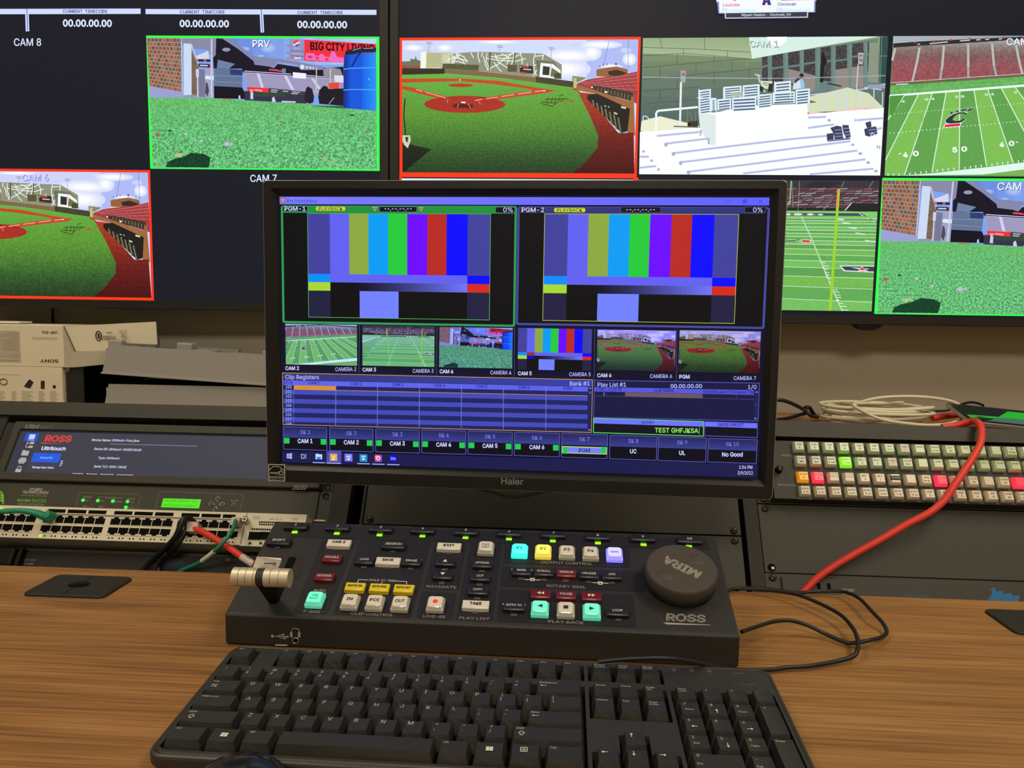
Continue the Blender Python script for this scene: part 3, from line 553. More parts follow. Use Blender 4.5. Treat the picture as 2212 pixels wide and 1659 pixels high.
def football(P, name):
    """sideline view with the C emblem at midfield"""
    P.poly([(255, 90), (2934, 74), (2794, 1599), (158, 1550)], (96, 166, 78))
    P.poly([(255, 90), (2934, 74), (2930, 130), (1620, 100), (255, 190)], (186, 198, 204)); P.lines([[(258, 100+i*11), (1630, 84+i*4)] for i in range(6)], 3, (120, 130, 140)); P.poly([(255, 165), (600, 140), (1630, 92), (2930, 130), (2925, 175), (1630, 125), (255, 210)], (38, 42, 44))
    P.polys([[(x, y), (x+28, y-2), (x+28, y+14), (x, y+16)] for x, y in ((468, 145), (655, 133), (838, 120), (1030, 108), (1210, 100), (1395, 94), (1600, 92), (1900, 96), (2200, 104), (2500, 112))], (226, 62, 66)); P.lines([[(630, 168), (820, 148)], [(945, 138), (1050, 130)], [(1115, 128), (1160, 125)], [(1210, 122), (1250, 119)], [(1350, 118), (1385, 115)], [(505, 175), (530, 172)]], 13, (196, 196, 178))
    P.bands([(250, 208), (1620, 120), (2925, 170), (2880, 420), (1620, 490), (228, 578)], [(130, (160, 160, 162)), (215, (136, 118, 114)), (300, (126, 92, 92)), (400, (150, 84, 90)), (570, (152, 78, 86))], .35, 18)
    P.lines([[(275, 215), (242, 345)], [(525, 210), (500, 350), (445, 580)], [(777, 190), (760, 400), (733, 565)], [(1030, 172), (1030, 545)], [(1280, 165), (1300, 400), (1328, 522)], [(1530, 175), (1575, 400), (1605, 500)], [(1790, 180), (1850, 400), (1880, 470)], [(2050, 180), (2130, 450)], [(2320, 180), (2420, 430)], [(2590, 180), (2700, 410)]], 24, (186, 190, 186)); P.lines([[(450+i*4, 560-i*14), (490+i*4, 556-i*14)] for i in range(6)]+[[(720+i*3, 545-i*14), (765+i*3, 543-i*14)] for i in range(8)]+[[(1010, 525-i*14), (1052, 524-i*14)] for i in range(8)]+[[(1300-i*3, 505-i*14), (1345-i*3, 503-i*14)] for i in range(8)], 4, (96, 92, 90))
    P.poly([(228, 576), (1620, 482), (2870, 400), (2870, 440), (1620, 512), (226, 606)], (112, 100, 78)); P.line([(226, 576), (1620, 484), (2870, 402)], 5, (226, 226, 220)); P.line([(280, 594), (405, 588)], 12, (206, 212, 224)); P.rect(790, 540, 905, 565, (70, 110, 62)); P.poly([(222, 612), (1620, 515), (2870, 440), (2860, 525), (1620, 604), (216, 700)], (104, 176, 92), .3); P.lines([[(222, 660), (1620, 570)]], 4, (130, 196, 116))
    top = [(65, 741), (215, 722), (362, 712), (508, 702), (652, 692), (797, 680), (940, 668), (1088, 658), (1233, 648), (1376, 638), (1520, 626), (1665, 616), (1810, 604), (1955, 594), (2100, 582), (2250, 570), (2400, 560)]
    bot = [(-900, 1550), (-560, 1550), (-200, 1550), (85, 1545), (360, 1545), (645, 1522), (930, 1495), (1217, 1466), (1500, 1434), (1775, 1405), (2060, 1375), (2340, 1345), (2620, 1315), (2900, 1290), (3180, 1260), (3460, 1230), (3740, 1200)]
    for i in range(len(top)-1): P.poly([top[i], top[i+1], bot[i+1], bot[i]], (126, 192, 86) if i % 2 else (98, 164, 80), .08)
    P.lines([[top[i], bot[i]] for i in range(1, len(top))], 10, (222, 246, 222)); P.poly([(212, 702), (1620, 598), (2860, 510), (2860, 530), (1620, 622), (210, 724)], (232, 252, 246)); P.polys([[(160, 1550), (365, 1548), (645, 1530), (930, 1500), (1217, 1472), (1620, 1425), (2900, 1290), (2880, 1400), (1620, 1500), (1180, 1550)]], (226, 250, 242)); P.poly([(1160, 1552), (1620, 1502), (2850, 1405), (2794, 1599)], (128, 178, 92))
    P.ells([(265+i*34.5, 903-i*2.75, 5, 4) for i in range(75)]+[(215+i*42, 1105-i*3.6, 6, 6) for i in range(62)], (236, 250, 232), n=6)
    P.polys([[(x-4, y), (x+6, y), (x+6, y-24), (x-4, y-24)] for x, y in ((415, 1545), (472, 1540), (530, 1532), (585, 1528), (700, 1515), (757, 1508), (815, 1502), (873, 1498), (987, 1490), (1045, 1483), (1103, 1476), (1160, 1468), (1272, 1458), (1328, 1450), (1385, 1444), (1440, 1438), (1552, 1428), (1610, 1420), (248, 1550), (303, 1550), (190, 1550))], (240, 252, 240))
    for s_, x0, x1, b in (('4', 345, 398, 1355), ('0', 448, 510, 1345), ('5', 858, 912, 1310), ('0', 952, 1014, 1302), ('4', 1353, 1405, 1258), ('0', 1450, 1510, 1248), ('3', 1850, 1905, 1195), ('0', 1950, 2010, 1188)): P.text(s_, x0, x1, b, 50, (240, 252, 240), .05)
    P.lines([[(300, 1322), (332, 1320)], [(1525, 1212), (1550, 1209)]], 9, (240, 252, 240))
    for s_, x0, x1, b in (('0', 268, 304, 790), ('4', 332, 370, 782), ('0', 575, 612, 763), ('4', 640, 678, 756), ('0', 890, 922, 738), ('5', 950, 988, 735), ('0', 1200, 1238, 715), ('4', 1262, 1300, 710), ('0', 1505, 1540, 692)): P.text(s_, x0, x1, b, 22, (226, 246, 226), .04)
    C = [(1022, 905), (985, 888), (930, 890), (870, 910), (815, 945), (786, 975), (795, 1000), (840, 1010), (910, 1008), (960, 992), (1000, 962), (975, 960), (940, 978), (895, 982), (862, 972), (870, 945), (905, 915), (950, 902), (985, 905), (1005, 915)]
    P.polys([[(x+(x-905)*.06, y+(y-950)*.10) for x, y in C]], (232, 240, 232)); claws = [[(832, 905), (845, 882), (868, 890), (860, 906)], [(890, 892), (905, 872), (932, 872), (922, 888)], [(945, 880), (970, 860), (1020, 852), (1000, 868), (968, 884)], [(1015, 878), (1040, 855), (1095, 848), (1060, 866), (1030, 882)]]
    P.polys([[(x+(x-c[0][0])*.12-3, y+(y-c[0][1])*.15+2) for x, y in c] for c in claws], (225, 236, 225)); P.polys([C]+claws, (44, 52, 62)); P.poly([(762, 1052), (785, 1012), (958, 1002), (944, 1040)], (240, 244, 240)); P.poly([(772, 1046), (790, 1018), (948, 1008), (936, 1034)], (222, 38, 56)); P.lines([[(545, 990), (600, 890)], [(1215, 830), (1300, 870), (1320, 930), (1250, 1010)]], 4, (150, 130, 70)); P.poly([(215, 715), (360, 706), (235, 915), (210, 915)], (84, 150, 66))
    if name: label(P, name, 1430, 1430+330, 182, 70, (240, 245, 255), (80, 90, 110), 5)

def endzone(P):
    """view through the goal posts down the field"""
    XL = -1386
    P.poly([(XL, 12), (1188, 12), (1096, 1476), (-1435, 1464)], (96, 168, 82)); P.poly([(XL, 12), (1185, 12), (1150, 365), (-1400, 365)], (58, 54, 62))
    rng = random.Random(5); a, b_, c = [], [], []
    for r in range(9):
        y = 120+r*24; x = XL+rng.random()*60
        while x < 1150:
            w = 60+rng.random()*60; (a, b_, c)[rng.randrange(3)].append([(x, y+8), (x+w, y), (x+w-8, y+14), (x-6, y+20)]); x += w+6
    P.polys(a, (146, 96, 104)); P.polys(b_, (112, 62, 70)); P.polys(c, (150, 146, 152)); P.lines([[(795, 50), (760, 120)], [(1095, 45), (1050, 115)], [(520, 50), (500, 115)], [(690, 210), (580, 350)], [(0, 50), (0, 330)], [(250, 50), (260, 330)], [(-400, 50), (-330, 330)], [(-900, 50), (-800, 300)]], 9, (110, 122, 128)); P.poly([(470, 50), (760, 60), (640, 120), (380, 120)], (46, 42, 52)); P.polys([[(XL, 335), (-300, 335), (-300, 368), (XL, 368)], [(210, 330), (370, 334), (370, 358), (210, 355)], [(400, 334), (565, 338), (565, 360), (400, 358)], [(595, 338), (760, 342), (760, 365), (600, 362)]], (30, 36, 38))
    P.poly([(800, 360), (870, 284), (1148, 290), (1142, 378), (800, 366)], (34, 38, 36)); P.line([(800, 360), (868, 282)], 10, (222, 226, 226)); P.poly([(XL, 290), (-1000, 284), (-900, 366), (XL, 378)], (34, 38, 36))
    P.poly([(XL, 362), (1146, 372), (1130, 500), (940, 390), (-760, 390), (-1400, 520)], (132, 206, 110)); P.poly([(-740, 386), (940, 390), (975, 418), (-780, 414)], (66, 72, 92)); P.poly([(935, 390), (975, 392), (1132, 485), (1130, 505)], (66, 76, 96)); P.lines([[(950, 395), (1130, 500)], [(-760, 392), (-1400, 640)]], 7, (220, 232, 226)); P.poly([(-1404, 560), (-760, 395), (-740, 405), (-1408, 640)], (190, 200, 232)); P.ells([(210, 403, 34, 10), (310, 403, 50, 11), (440, 403, 40, 10), (545, 405, 30, 8)], (230, 234, 238)); P.ells([(250, 403, 20, 6), (370, 404, 12, 5), (490, 405, 22, 5)], (200, 110, 120))
    ys = [418, 442, 470, 500, 535, 572, 604, 640, 680, 722, 770, 828, 893, 965, 1060, 1170, 1305, 1476]
    for i in range(len(ys)-1):
        y0, y1 = ys[i], ys[i+1]; t = (y0-418)/900; k = .5 if i > 1 else 0
        P.poly([(-780-640*t, y0), (975+160*t if y0 < 500 else 1175-80*t, y0+14*t), (1175-80*t, y1+14*t), (-800-640*t, y1)], ((118, 192, 96), (98, 172, 86), (118, 186, 84), (96, 164, 84))[(i*3) % 4], .1)
    P.lines([[(-1400, y), (150, y), (1175, y+(y-400)*.04)] for y in ys[1:-1]], 6, (204, 236, 206)); P.lines([[(345, 425), (450, 660), (570, 960), (715, 1320), (790, 1476)], [(-120, 425), (-225, 660), (-345, 960), (-490, 1320), (-560, 1476)]], 14, (180, 222, 180)); P.lines([[(x, y), (x+w, y+3)] for x, y, w in ((545, 915, 50), (570, 950, 55), (580, 985, 50), (585, 1020, 50), (590, 1045, 50), (615, 1085, 60), (630, 1130, 40), (680, 1205, 40), (680, 1230, 60), (690, 1260, 60), (700, 1285, 60), (735, 1350, 40), (745, 1382, 66), (760, 1420, 70))], 7, (232, 248, 232)); P.ells([(612, 1065, 9, 9), (720, 1318, 13, 11), (572, 972, 8, 8), (540, 893, 7, 6)], (246, 252, 246))
    P.lines([[(728, 455), (785, 458)], [(775, 490), (855, 500)], [(838, 540), (920, 552)], [(908, 602), (1010, 615)], [(1005, 680), (1118, 692)], [(-640, 490), (-560, 490)], [(-700, 540), (-620, 545)], [(-790, 602), (-690, 608)], [(-900, 680), (-790, 690)], [(-1100, 830), (-960, 840)], [(-1300, 960), (-1150, 975)]], 14, (216, 232, 224)); P.poly([(342, 668), (438, 674), (446, 712), (350, 708)], (238, 238, 238)); P.poly([(348, 674), (432, 680), (438, 706), (356, 702)], (224, 62, 74)); P.line([(-40, 690), (170, 690), (270, 686), (318, 680)], 12, (62, 78, 84)); P.line([(200, 665), (270, 675), (325, 692)], 5, (190, 205, 200))
    P.poly([(738, 946), (1104, 946), (1100, 1020), (785, 1008)], (230, 236, 236)); P.poly([(756, 956), (1102, 956), (1098, 1010), (800, 998)], (60, 64, 82)); P.poly([(975, 955), (990, 975), (1050, 980), (1005, 992), (1040, 1008), (978, 1000), (920, 1006), (955, 990), (860, 966), (955, 972)], (240, 240, 242)); P.poly([(975, 962), (988, 978), (1020, 984), (998, 992), (976, 994), (950, 998), (960, 986), (935, 978), (962, 976)], (218, 52, 62))
    P.line([(330, 45), (312, 360)], 4, (160, 164, 168)); P.lines([[(242, 45), (225, 290)], [(170, 297), (225, 292)]], 12, (150, 200, 130))
    for x0, x1 in ((736, 640), (-520, -452)): P.line([(x0, 130), (x1, 1440)], 28, (158, 214, 46)); P.line([(x0-11, 130), (x0-24, 315)], 14, (250, 120, 70))

def colour_bars(P, q, extra=False):
    """q: TL,TR,BR,BL source px"""
    Hq = homog([(0, 0), (1, 0), (1, 1), (0, 1)], q); R = lambda u0, v0, u1, v1, c: P.poly([happ(Hq, u0, v0), happ(Hq, u1, v0), happ(Hq, u1, v1), happ(Hq, u0, v1)], c)
    cs = [0, .123, .23, .337, .445, .55, .66, .765, .879, 1]; col = [(66, 66, 158), (98, 98, 242), (140, 170, 66), (0, 156, 246), (38, 202, 60), (108, 0, 255), (186, 42, 36), (0, 0, 255), (66, 66, 158)]
    R(0, 0, 1, 1, (10, 10, 14))
    for i in range(9): R(cs[i], 0, cs[i+1], .58, col[i])
    R(0, .58, .123, .66, (0, 142, 255)); R(.123, .58, .879, .66, (98, 98, 242)); R(.879, .58, 1, .66, (0, 0, 255)); R(0, .66, .123, .742, (168, 216, 52)); R(.879, .66, 1, .742, (214, 42, 26))
    P.grad([happ(Hq, .26, .66), happ(Hq, .879, .66), happ(Hq, .879, .742), happ(Hq, .26, .742)], (10, 10, 18), (112, 118, 255), 24)
    R(0, .742, .123, 1, (34, 32, 66)); R(.879, .742, 1, 1, (34, 32, 66)); R(.287, .742, .503, 1, (116, 130, 255))
    if extra: R(.123, .58, .23, .66, (150, 50, 40)); R(.123, .66, .23, .742, (0, 0, 200))
# ---------------------------------------------------------------- materials
mat('wall_paint', (176, 168, 150), 0.9, spec=0.2, var=0.03, scale=9)
mat('ceiling_white', (200, 195, 185), 0.95, var=0.02)
mat('carpet', (60, 60, 64), 0.95, var=0.3, scale=300)
wood_mat('desk_wood', 1.0, (104, 70, 36), (142, 100, 56), (168, 124, 76))
mat('black_plastic', (34, 34, 33), 0.5, spec=0.35, bump=0.15)
mat('monitor_plastic', (17, 17, 17), 0.42, spec=0.4, bump=0.08)
mat('edge_highlight', (120, 120, 118), 0.3, spec=0.6)  # pale grey for the frame's front chamfer, painting the highlight it catches
mat('tv_bezel', (29, 29, 25), 0.45, spec=0.4, var=0.03)
mat('black_dark', (12, 12, 12), 0.6, spec=0.2)
mat('void_black', (3, 3, 3), 0.95, spec=0.0)
mat('rack_panel', (54, 53, 45), 0.55, spec=0.35, var=0.08, scale=120, bump=0.25)
mat('rack_dark', (38, 37, 33), 0.6, spec=0.3, bump=0.2)
mat('console_body', (27, 27, 25), 0.5, spec=0.5, var=0.04, scale=200, bump=0.3)
mat('console_zone', (24, 24, 30), 0.5, spec=0.35)
mat('key_black', (40, 40, 38), 0.42, spec=0.45, var=0.06, scale=90, bump=0.06)
mat('key_tray', (44, 43, 40), 0.42, spec=0.5, var=0.06, bump=0.15)
mat('legend_white', (205, 203, 190), 0.6)
mat('print_grey', (150, 148, 138), 0.6)
mat('print_dim', (96, 95, 86), 0.6)
mat('print_dark', (52, 48, 44), 0.6)
mat('cap_white', (205, 200, 186), 0.35, spec=0.5, var=0.02)
mat('cap_black', (22, 23, 30), 0.4, spec=0.5)
mat('cap_red', (98, 16, 26), 0.35, spec=0.5)
mat('cap_yellow', (214, 190, 30), 0.4, spec=0.5)
mat('clear_skirt', (190, 186, 172), 0.15, spec=0.7, var=0.02)
mat('lit_teal', (110, 220, 190), 0.3, emit=(70, 215, 170), estr=0.75)
mat('lit_teal_skirt', (120, 220, 195), 0.2, emit=(70, 200, 165), estr=0.45)
mat('lit_cyan', (90, 230, 220), 0.3, emit=(30, 235, 215), estr=1.3)
mat('lit_cyan_skirt', (90, 230, 220), 0.2, emit=(20, 235, 205), estr=1.1)
mat('lit_yellow', (230, 215, 110), 0.3, emit=(225, 205, 70), estr=0.8)
mat('lit_yellow_skirt', (230, 215, 110), 0.2, emit=(215, 195, 60), estr=0.6)
mat('lit_blue', (170, 170, 255), 0.3, emit=(140, 140, 255), estr=1.5)
mat('lit_blue_skirt', (170, 170, 255), 0.2, emit=(120, 110, 255), estr=0.95)
mat('led_green', (120, 255, 30), 0.4, emit=(140, 255, 20), estr=1.3)
mat('led_green_pale', (60, 255, 60), 0.4, emit=(40, 255, 60), estr=1.5)
mat('led_off', (70, 70, 68), 0.5)
mat('lcd_green', (60, 160, 10), 0.4, emit=(64, 204, 6), estr=0.85)
mat('lcd_ink', (30, 120, 10), 0.6, emit=(40, 150, 10), estr=0.7)
mat('print_green', (120, 190, 50), 0.6)
mat('line_green', (86, 120, 56), 0.6)
mat('metal_silver', (196, 188, 164), 0.45, metal=0.55, var=0.01)
mat('metal_dark', (70, 66, 58), 0.35, metal=0.7)
mat('steel', (190, 185, 170), 0.3, metal=0.9)
mat('switch_face', (208, 200, 176), 0.5, var=0.05, scale=300)
mat('switch_line', (120, 116, 100), 0.5)
mat('hole_black', (8, 7, 6), 0.8, spec=0.1)
mat('carton_white', (214, 205, 180), 0.75, spec=0.2, var=0.03, scale=30)
mat('carton_inner', (176, 168, 150), 0.8, spec=0.2, var=0.03, scale=30)
mat('ink_black', (40, 36, 32), 0.7)
mat('ink_grey', (140, 134, 120), 0.8)
mat('tray_plastic', (150, 148, 142), 0.5, spec=0.4, var=0.02)
mat('cable_white', (205, 198, 172), 0.5, var=0.05, scale=200)
mat('cable_red', (212, 58, 46), 0.45, var=0.06, scale=200)
mat('cable_green', (32, 132, 98), 0.45, var=0.05, scale=200)
mat('cable_black', (20, 20, 20), 0.45)
mat('sleeve_clear', (190, 175, 165), 0.3)
mat('paper', (215, 208, 195), 0.8, var=0.02)
mat('brand_blue', (22, 98, 150), 0.6)
mat('dial_grey', (66, 61, 56), 0.6, spec=0.3, bump=0.1)
mat('dial_line', (150, 145, 130), 0.5)
mat('glossy_black', (26, 26, 32), 0.15, spec=0.6)
mat('swoosh_blue', (20, 130, 220), 0.4)
mat('silver_frame', (200, 196, 188), 0.25, metal=0.8)
screen_mat('screen_wall', 330.0, 0.10)
screen_mat('screen_desk', 900.0, 0.10)
screen_mat('screen_panel', 900.0, 0.05)

def ring(mb, loops, m, mats=None):
    """loops: list of (x0,z0,x1,z1,r,y); joined one after the other, in the x-z plane"""
    n = 4; Ls = [[(p[0], l[5], p[1]) for p in rrect(l[0], l[1], l[2], l[3], max(l[4], 0.01), n)] for l in loops]; K = len(Ls[0])
    for j in range(len(Ls)-1):
        mm = mats[j] if mats else m
        mb.add(Ls[j]+Ls[j+1], [(i, (i+1) % K, K+(i+1) % K, K+i) for i in range(K)], mm)
    return mb
def rotz(a): return Matrix.Rotation(a, 4, 'Z')

# ---------------------------------------------------------------- room
WALL_Y = 1262.0
FL = -740.0; CE = 1960.0
struct('wall_back', MB().box(-3000, 3000, WALL_Y, WALL_Y+80, FL, CE, 'wall_paint'))
struct('wall_left', MB().box(-2680, -2600, -3000, WALL_Y, FL, CE, 'wall_paint'))
struct('wall_right', MB().box(2600, 2680, -3000, WALL_Y, FL, CE, 'wall_paint'))
struct('wall_front', MB().box(-3000, 3000, -3080, -3000, FL, CE, 'wall_paint'))
struct('floor', MB().box(-3000, 3000, -3080, WALL_Y+80, FL-60, FL, 'carpet'))
struct('ceiling', MB().box(-3000, 3000, -3080, WALL_Y+80, CE, CE+60, 'ceiling_white'))

# ---------------------------------------------------------------- rack plane (sloping equipment turret)
T = rad(33.54); RY0 = 935.9
RUP = np.array([0, math.sin(T), math.cos(T)]); RN = np.array([0, -math.cos(T), math.sin(T)])
def rk(u, v, off=0.0):
    """photo pixel -> (x, s) on the rack plane moved 'off' mm towards the viewer"""
    P0 = np.array([0, RY0, 0])+RN*off; q = on_plane(u, v, P0, RN)-P0
    return (q[0], q[2]/math.cos(T))
def rw(x, s, off=0.0):
    q = np.array([x, RY0, 0])+RUP*s+RN*off; return (q[0], q[1], q[2])
def pr(u, v, off=0.0): x, s = rk(u, v, off); return rw(x, s, off)
def rloc(x, s): return rw(x, s)
RROT = (-T, 0, 0)
XL, XC, XR = -774.6, -245.6, 261.4
class RT:
    """a thing on the rack plane; meshes are written in rack coordinates (x, -off, s)"""
    def __init__(s, name, label, cat, x0, s0, group=None, empty=True):
        s.x0, s.s0 = x0, s0; s.e = thing(name, label, cat, rloc(x0, s0), RROT, group) if empty else None
    def mb(s): return MB(off=(-s.x0, 0, -s.s0))
def rtext(mb, t, x0, x1, y, h, m, off, al='l', bold=0.0, shear=0.0, slope=0.037):
    a = rk(x0, y, off); b = rk(x1, y+slope*(x1-x0), off); c = rk(x0, y-h, off)
    return mb.text(t, (a[0], -off-0.15, a[1]), X, Z, c[1]-a[1], m, width=b[0]-a[0], bold=bold, shear=shear)
def rbox(mb, x0, y0, x1, y1, off, th, m, bev=0):
    a = rk(x0, y0, off); b = rk(x1, y1, off)
    return mb.box(a[0], b[0], -off-th, -off+0.05, b[1], a[1], m, bev)
def screw(parent, mbf, x, s, off, m='metal_dark', r=4.6):
    mb = mbf(); mb.lathe((x, -off, s), (0, -1, 0), [(r, 0), (r, .6), (r*.85, 1.6), (r*.5, 2.4), (r*.15, 2.6)], m, 18)
    mb.box(x-r*.42, x+r*.42, -off-2.75, -off-2.5, s-.5, s+.5, 'hole_black'); mb.box(x-.5, x+.5, -off-2.76, -off-2.5, s-r*.42, s+r*.42, 'hole_black')
    return mb.build('screw', parent)

# ---------------------------------------------------------------- studio desk with sloping turret
desk = thing('studio_desk', 'long wood-topped control desk with a sloping black equipment turret along its back', 'desk', (0, 0, FL))
D = lambda: MB(off=(0, 0, -FL))
D().box(-1500, 1500, 130, 841.4, -32, 0, 'desk_wood', 1.5).build('worktop', desk)
D().box(-1500, -1470, 180, 800, FL, -32, 'rack_dark').build('leg_panel', desk)
D().box(1470, 1500, 180, 800, FL, -32, 'rack_dark').build('leg_panel', desk)
D().box(-1500, 1500, 1225, 1255, FL, 126, 'rack_dark').build('back_panel', desk)
D().box(-1500, 1500, 1062, 1256, 128, 149, 'desk_wood').build('turret_top', desk)
def dpr(x0, x1, s0, s1, o0, o1):
    """box on the rack plane in desk coordinates"""
    mb = D(); V = [rw(x, s, o) for x in (x0, x1) for s in (s0, s1) for o in (o0, o1)]
    mb.add(V, [(0, 1, 3, 2), (4, 6, 7, 5), (0, 4, 5, 1), (2, 3, 7, 6), (0, 2, 6, 4), (1, 5, 7, 3)], 'rack_panel'); return mb
dpr(-1500, -245, 177, 198.5, -22, 6).build('turret_lip', desk)
mb = D(); V = []
for x, st, sb in ((-244, 202.5, 176.5), (307, 195.8, 172), (1300, 177, 168)):
    V += [rw(x, st, 6), rw(x, sb, 6), rw(x, sb, -22), rw(x, st, -22)]
mb.add(V, [(0, 4, 5, 1), (1, 5, 6, 2), (2, 6, 7, 3), (3, 7, 4, 0), (4, 8, 9, 5), (5, 9, 10, 6), (6, 10, 11, 7), (7, 11, 8, 4), (0, 1, 2, 3), (8, 11, 10, 9)], 'rack_panel'); mb.build('turret_lip', desk)
for x0, x1, o in ((-291.5, -268, 1), (-250.5, -247, 2), (243.5, 260.6, 1), (XL-26, XL-1, 1), (745, 770, 1)):
    mb = D(); V = [rw(x, s, k) for x in (x0, x1) for s in (-150, 177) for k in (-25, o)]
    mb.add(V, [(0, 1, 3, 2), (4, 6, 7, 5), (0, 4, 5, 1), (2, 3, 7, 6), (0, 2, 6, 4), (1, 5, 7, 3)], 'rack_dark'); mb.build('rack_post', desk)
mb = D(); V = [rw(x, s, k) for x in (-1400, 1400) for s in (-200, 172) for k in (-60, -55)]
mb.add(V, [(0, 1, 3, 2), (4, 6, 7, 5), (0, 4, 5, 1), (2, 3, 7, 6), (0, 2, 6, 4), (1, 5, 7, 3)], 'void_black'); mb.build('inner_panel', desk)
for sx in (-1500, 1470):
    D().prism([(841, FL), (1225, FL), (1225, 128), (1050, 160), (860, -120), (841, -120)], sx, sx+30, 'rack_dark').build('side_panel', desk)

# ---------------------------------------------------------------- wall displays
CW, CH = 357.3, 200.9
LA, RA = rad(1.71), rad(0.26)
def wall_tv(name, label_, loc, a, xs, mount):
    t = thing(name, label_, 'screen', loc, (0, 0, a), None)
    x0, x1 = xs; z0, z1 = -402.6, 403.4
    mb = MB(); o = 13
    ring(mb, [(x0+20, z0+20, x1-20, z1-20, 5, 44), (x0-o, z0-o, x1+o, z1+o, 6, 40), (x0-o, z0-o, x1+o, z1+o, 3, -2), (x0-o+1, z0-o+1, x1+o-1, z1+o-1, 3, -3), (x0, z0, x1, z1, .5, -3), (x0, z0, x1, z1, .5, 1)], 'tv_bezel')
    mb.box(x0+19, x1-19, 41, 44, z0+19, z1-19, 'tv_bezel')
    mb.build('frame', t)
    for dx in mount: MB().box(dx-60, dx+60, 44, WALL_Y-loc[1]-6+0, -120, 200, 'black_dark').build('wall_bracket', t)
    return t
tvl = wall_tv('wall_display', 'large black wall-mounted multiview display left of the pair, showing CAM 8, PRV and CAM 6', (-276.9, 1185.6, 717.0), LA, (-4*CW-1.8, 1.8), (-500, -900))
tvr = wall_tv('wall_display', 'large black wall-mounted multiview display on the right, showing CAM 1 bleachers and football fields', (-243.2, 1171.7, 710.5), RA, (-1.5, 4*CW+1.5), (500, 900))
# left picture
P = Pic(0.008); S4 = lambda x, z: [(x, z), (x+CW, z), (x+CW, z-CH), (x, z-CH)]
P.poly([(-4*CW-1.8, 403.4), (1.8, 403.4), (1.8, -402.6), (-4*CW-1.8, -402.6)], (24, 26, 36))  # dark base glow: room reflection on the black glass, put into the colour
HL = homog([(819.2, 79), (320, 74.6), (323.5, 367.4), (818.5, 375.5), (331.8, 650)], [(0, 0), (-CW, 0), (-CW, -CH), (0, -CH), (-CW, -2*CH)])
P.H = HL
W1 = (208, 222, 255)
P.polys([[(-320, 16.5), (307.5, 16.5), (307.5, 28), (-320, 28)]], W1)
P.polys([[(318, 17.5), (813.5, 20.5), (813.5, 31.5), (318, 28.5)]], W1)
P.lines([[(66, 16.5), (67, 65)], [(565.5, 19), (567.5, 69)]], 7.5, W1); P.lines([[(66, 16.5), (67.2, 64)], [(565.5, 19), (567.7, 68)]], 1.6, (70, 90, 190))
for x0, x1, y in ((142, 236.5, 25.2), (391, 487, 27.3), (643, 741, 29.2)): P.text('CURRENT  TIMECODE', x0, x1, y, 6.8, (40, 52, 150), 0.02, slope=.006)
for x0, x1, y in ((142, 246, 54.3), (390.5, 496, 56), (642.5, 750, 58.8), (-108, -1, 53)): P.text('00.00.00.00', x0, x1, y, 14, (222, 232, 255), 0.045, slope=.01)
label(P, 'CAM 8', 38, 95.5, 96, 15.5, (222, 228, 255), (60, 60, 90), 1)
label(P, 'CAM 7', 539, 596, 393.5, 15, (225, 235, 255), (40, 50, 90), 1)
P.line([(820.6, -60), (821.2, 75)], 3, (62, 34, 38)); P.k += 1
PRVREF = [(0, 20), (2165, 38), (2160, 1325), (15, 1290)]
BBREF = [(12, 50), (2183, 38), (2143, 1297), (10, 1297)]
st = P.sub(PRVREF, S4(-CW, 0), (-CW, -CH, 0, 0)); turf_level(P, 'PRV'); P.back(st)
st = P.sub(BBREF, S4(-2*CW, -CH), (-2*CW, -2*CH, -CW, -CH)); ballpark(P, None, blue=40)
P.rect(12, 1270, 2143, 1300, (252, 58, 26)); P.back(st)
st = P.sub([(0, 0), (1, 0), (1, 1), (0, 1)], S4(-2*CW, -CH)); P.back(st)
label(P, 'CAM 6', 54, 109.5, 388.5, 14, (190, 200, 250), (70, 84, 185), 1)
for i in range(2):   # the boxes further out on the panel stay dark
    pass
P.build('screen', 'screen_wall', tvl)
# right picture
P = Pic(0.008)
P.poly([(-1.5, 403.4), (4*CW+1.5, 403.4), (4*CW+1.5, -402.6), (-1.5, -402.6)], (22, 24, 34))  # base colour also carries the painted reflection of the room
HR = homog([(863, 82), (1383.5, 79.5), (1926, 78.2), (1903.5, 382.5), (1884.5, 682.5), (1376, 380), (862.4, 381)], [(0, 0), (CW, 0), (2*CW, 0), (2*CW, -CH), (2*CW, -2*CH), (CW, -CH), (0, -CH)])
P.H = HR
st = P.sub(BBREF, S4(0, 0), (0, -CH, CW, 0)); ballpark(P, None); P.rect(12, 1270, 2143, 1300, (252, 58, 26)); P.back(st)
P.rect(862, 378, 1374, 386, (252, 58, 26)); P.rect(862, 384, 868, 520, (252, 58, 26)); P.rect(867.5, 386.3, 1367, 520, (225, 240, 255)); P.rect(1367.5, 384, 1374, 520, (252, 58, 26))
st = P.sub([(35, 60), (2172, 38), (2095, 1238), (-4, 1235)], [(CW+3, -2), (2*CW-3.5, -1), (2*CW-2.5, -CH+3.5), (CW+3.5, -CH+3.5)], (CW+2, -CH+3, 2*CW-3, -1)); plaza(P); P.back(st)
st = P.sub([(255, 90), (2934, 74), (2794, 1599), (158, 1550)], [(2*CW+3.5, -1), (3*CW-3, -1), (3*CW-3, -CH+3), (2*CW+3.5, -CH+3)], (2*CW+3, -CH+3, 3*CW-3, -1)); football(P, 'CAM 2'); P.back(st)
st = P.sub([(-1386, 0), (1188, 12), (1096, 1476), (-1435, 1464)], [(CW, -CH), (2*CW, -CH), (2*CW, -2*CH), (CW, -2*CH)], (CW+3, -2*CH+6, 2*CW-4, -CH-4)); endzone(P); P.back(st)
st = P.sub(PRVREF, S4(2*CW, -CH), (2*CW, -2*CH, 3*CW, -CH)); turf_level(P, 'CAM 4', 3); P.back(st)
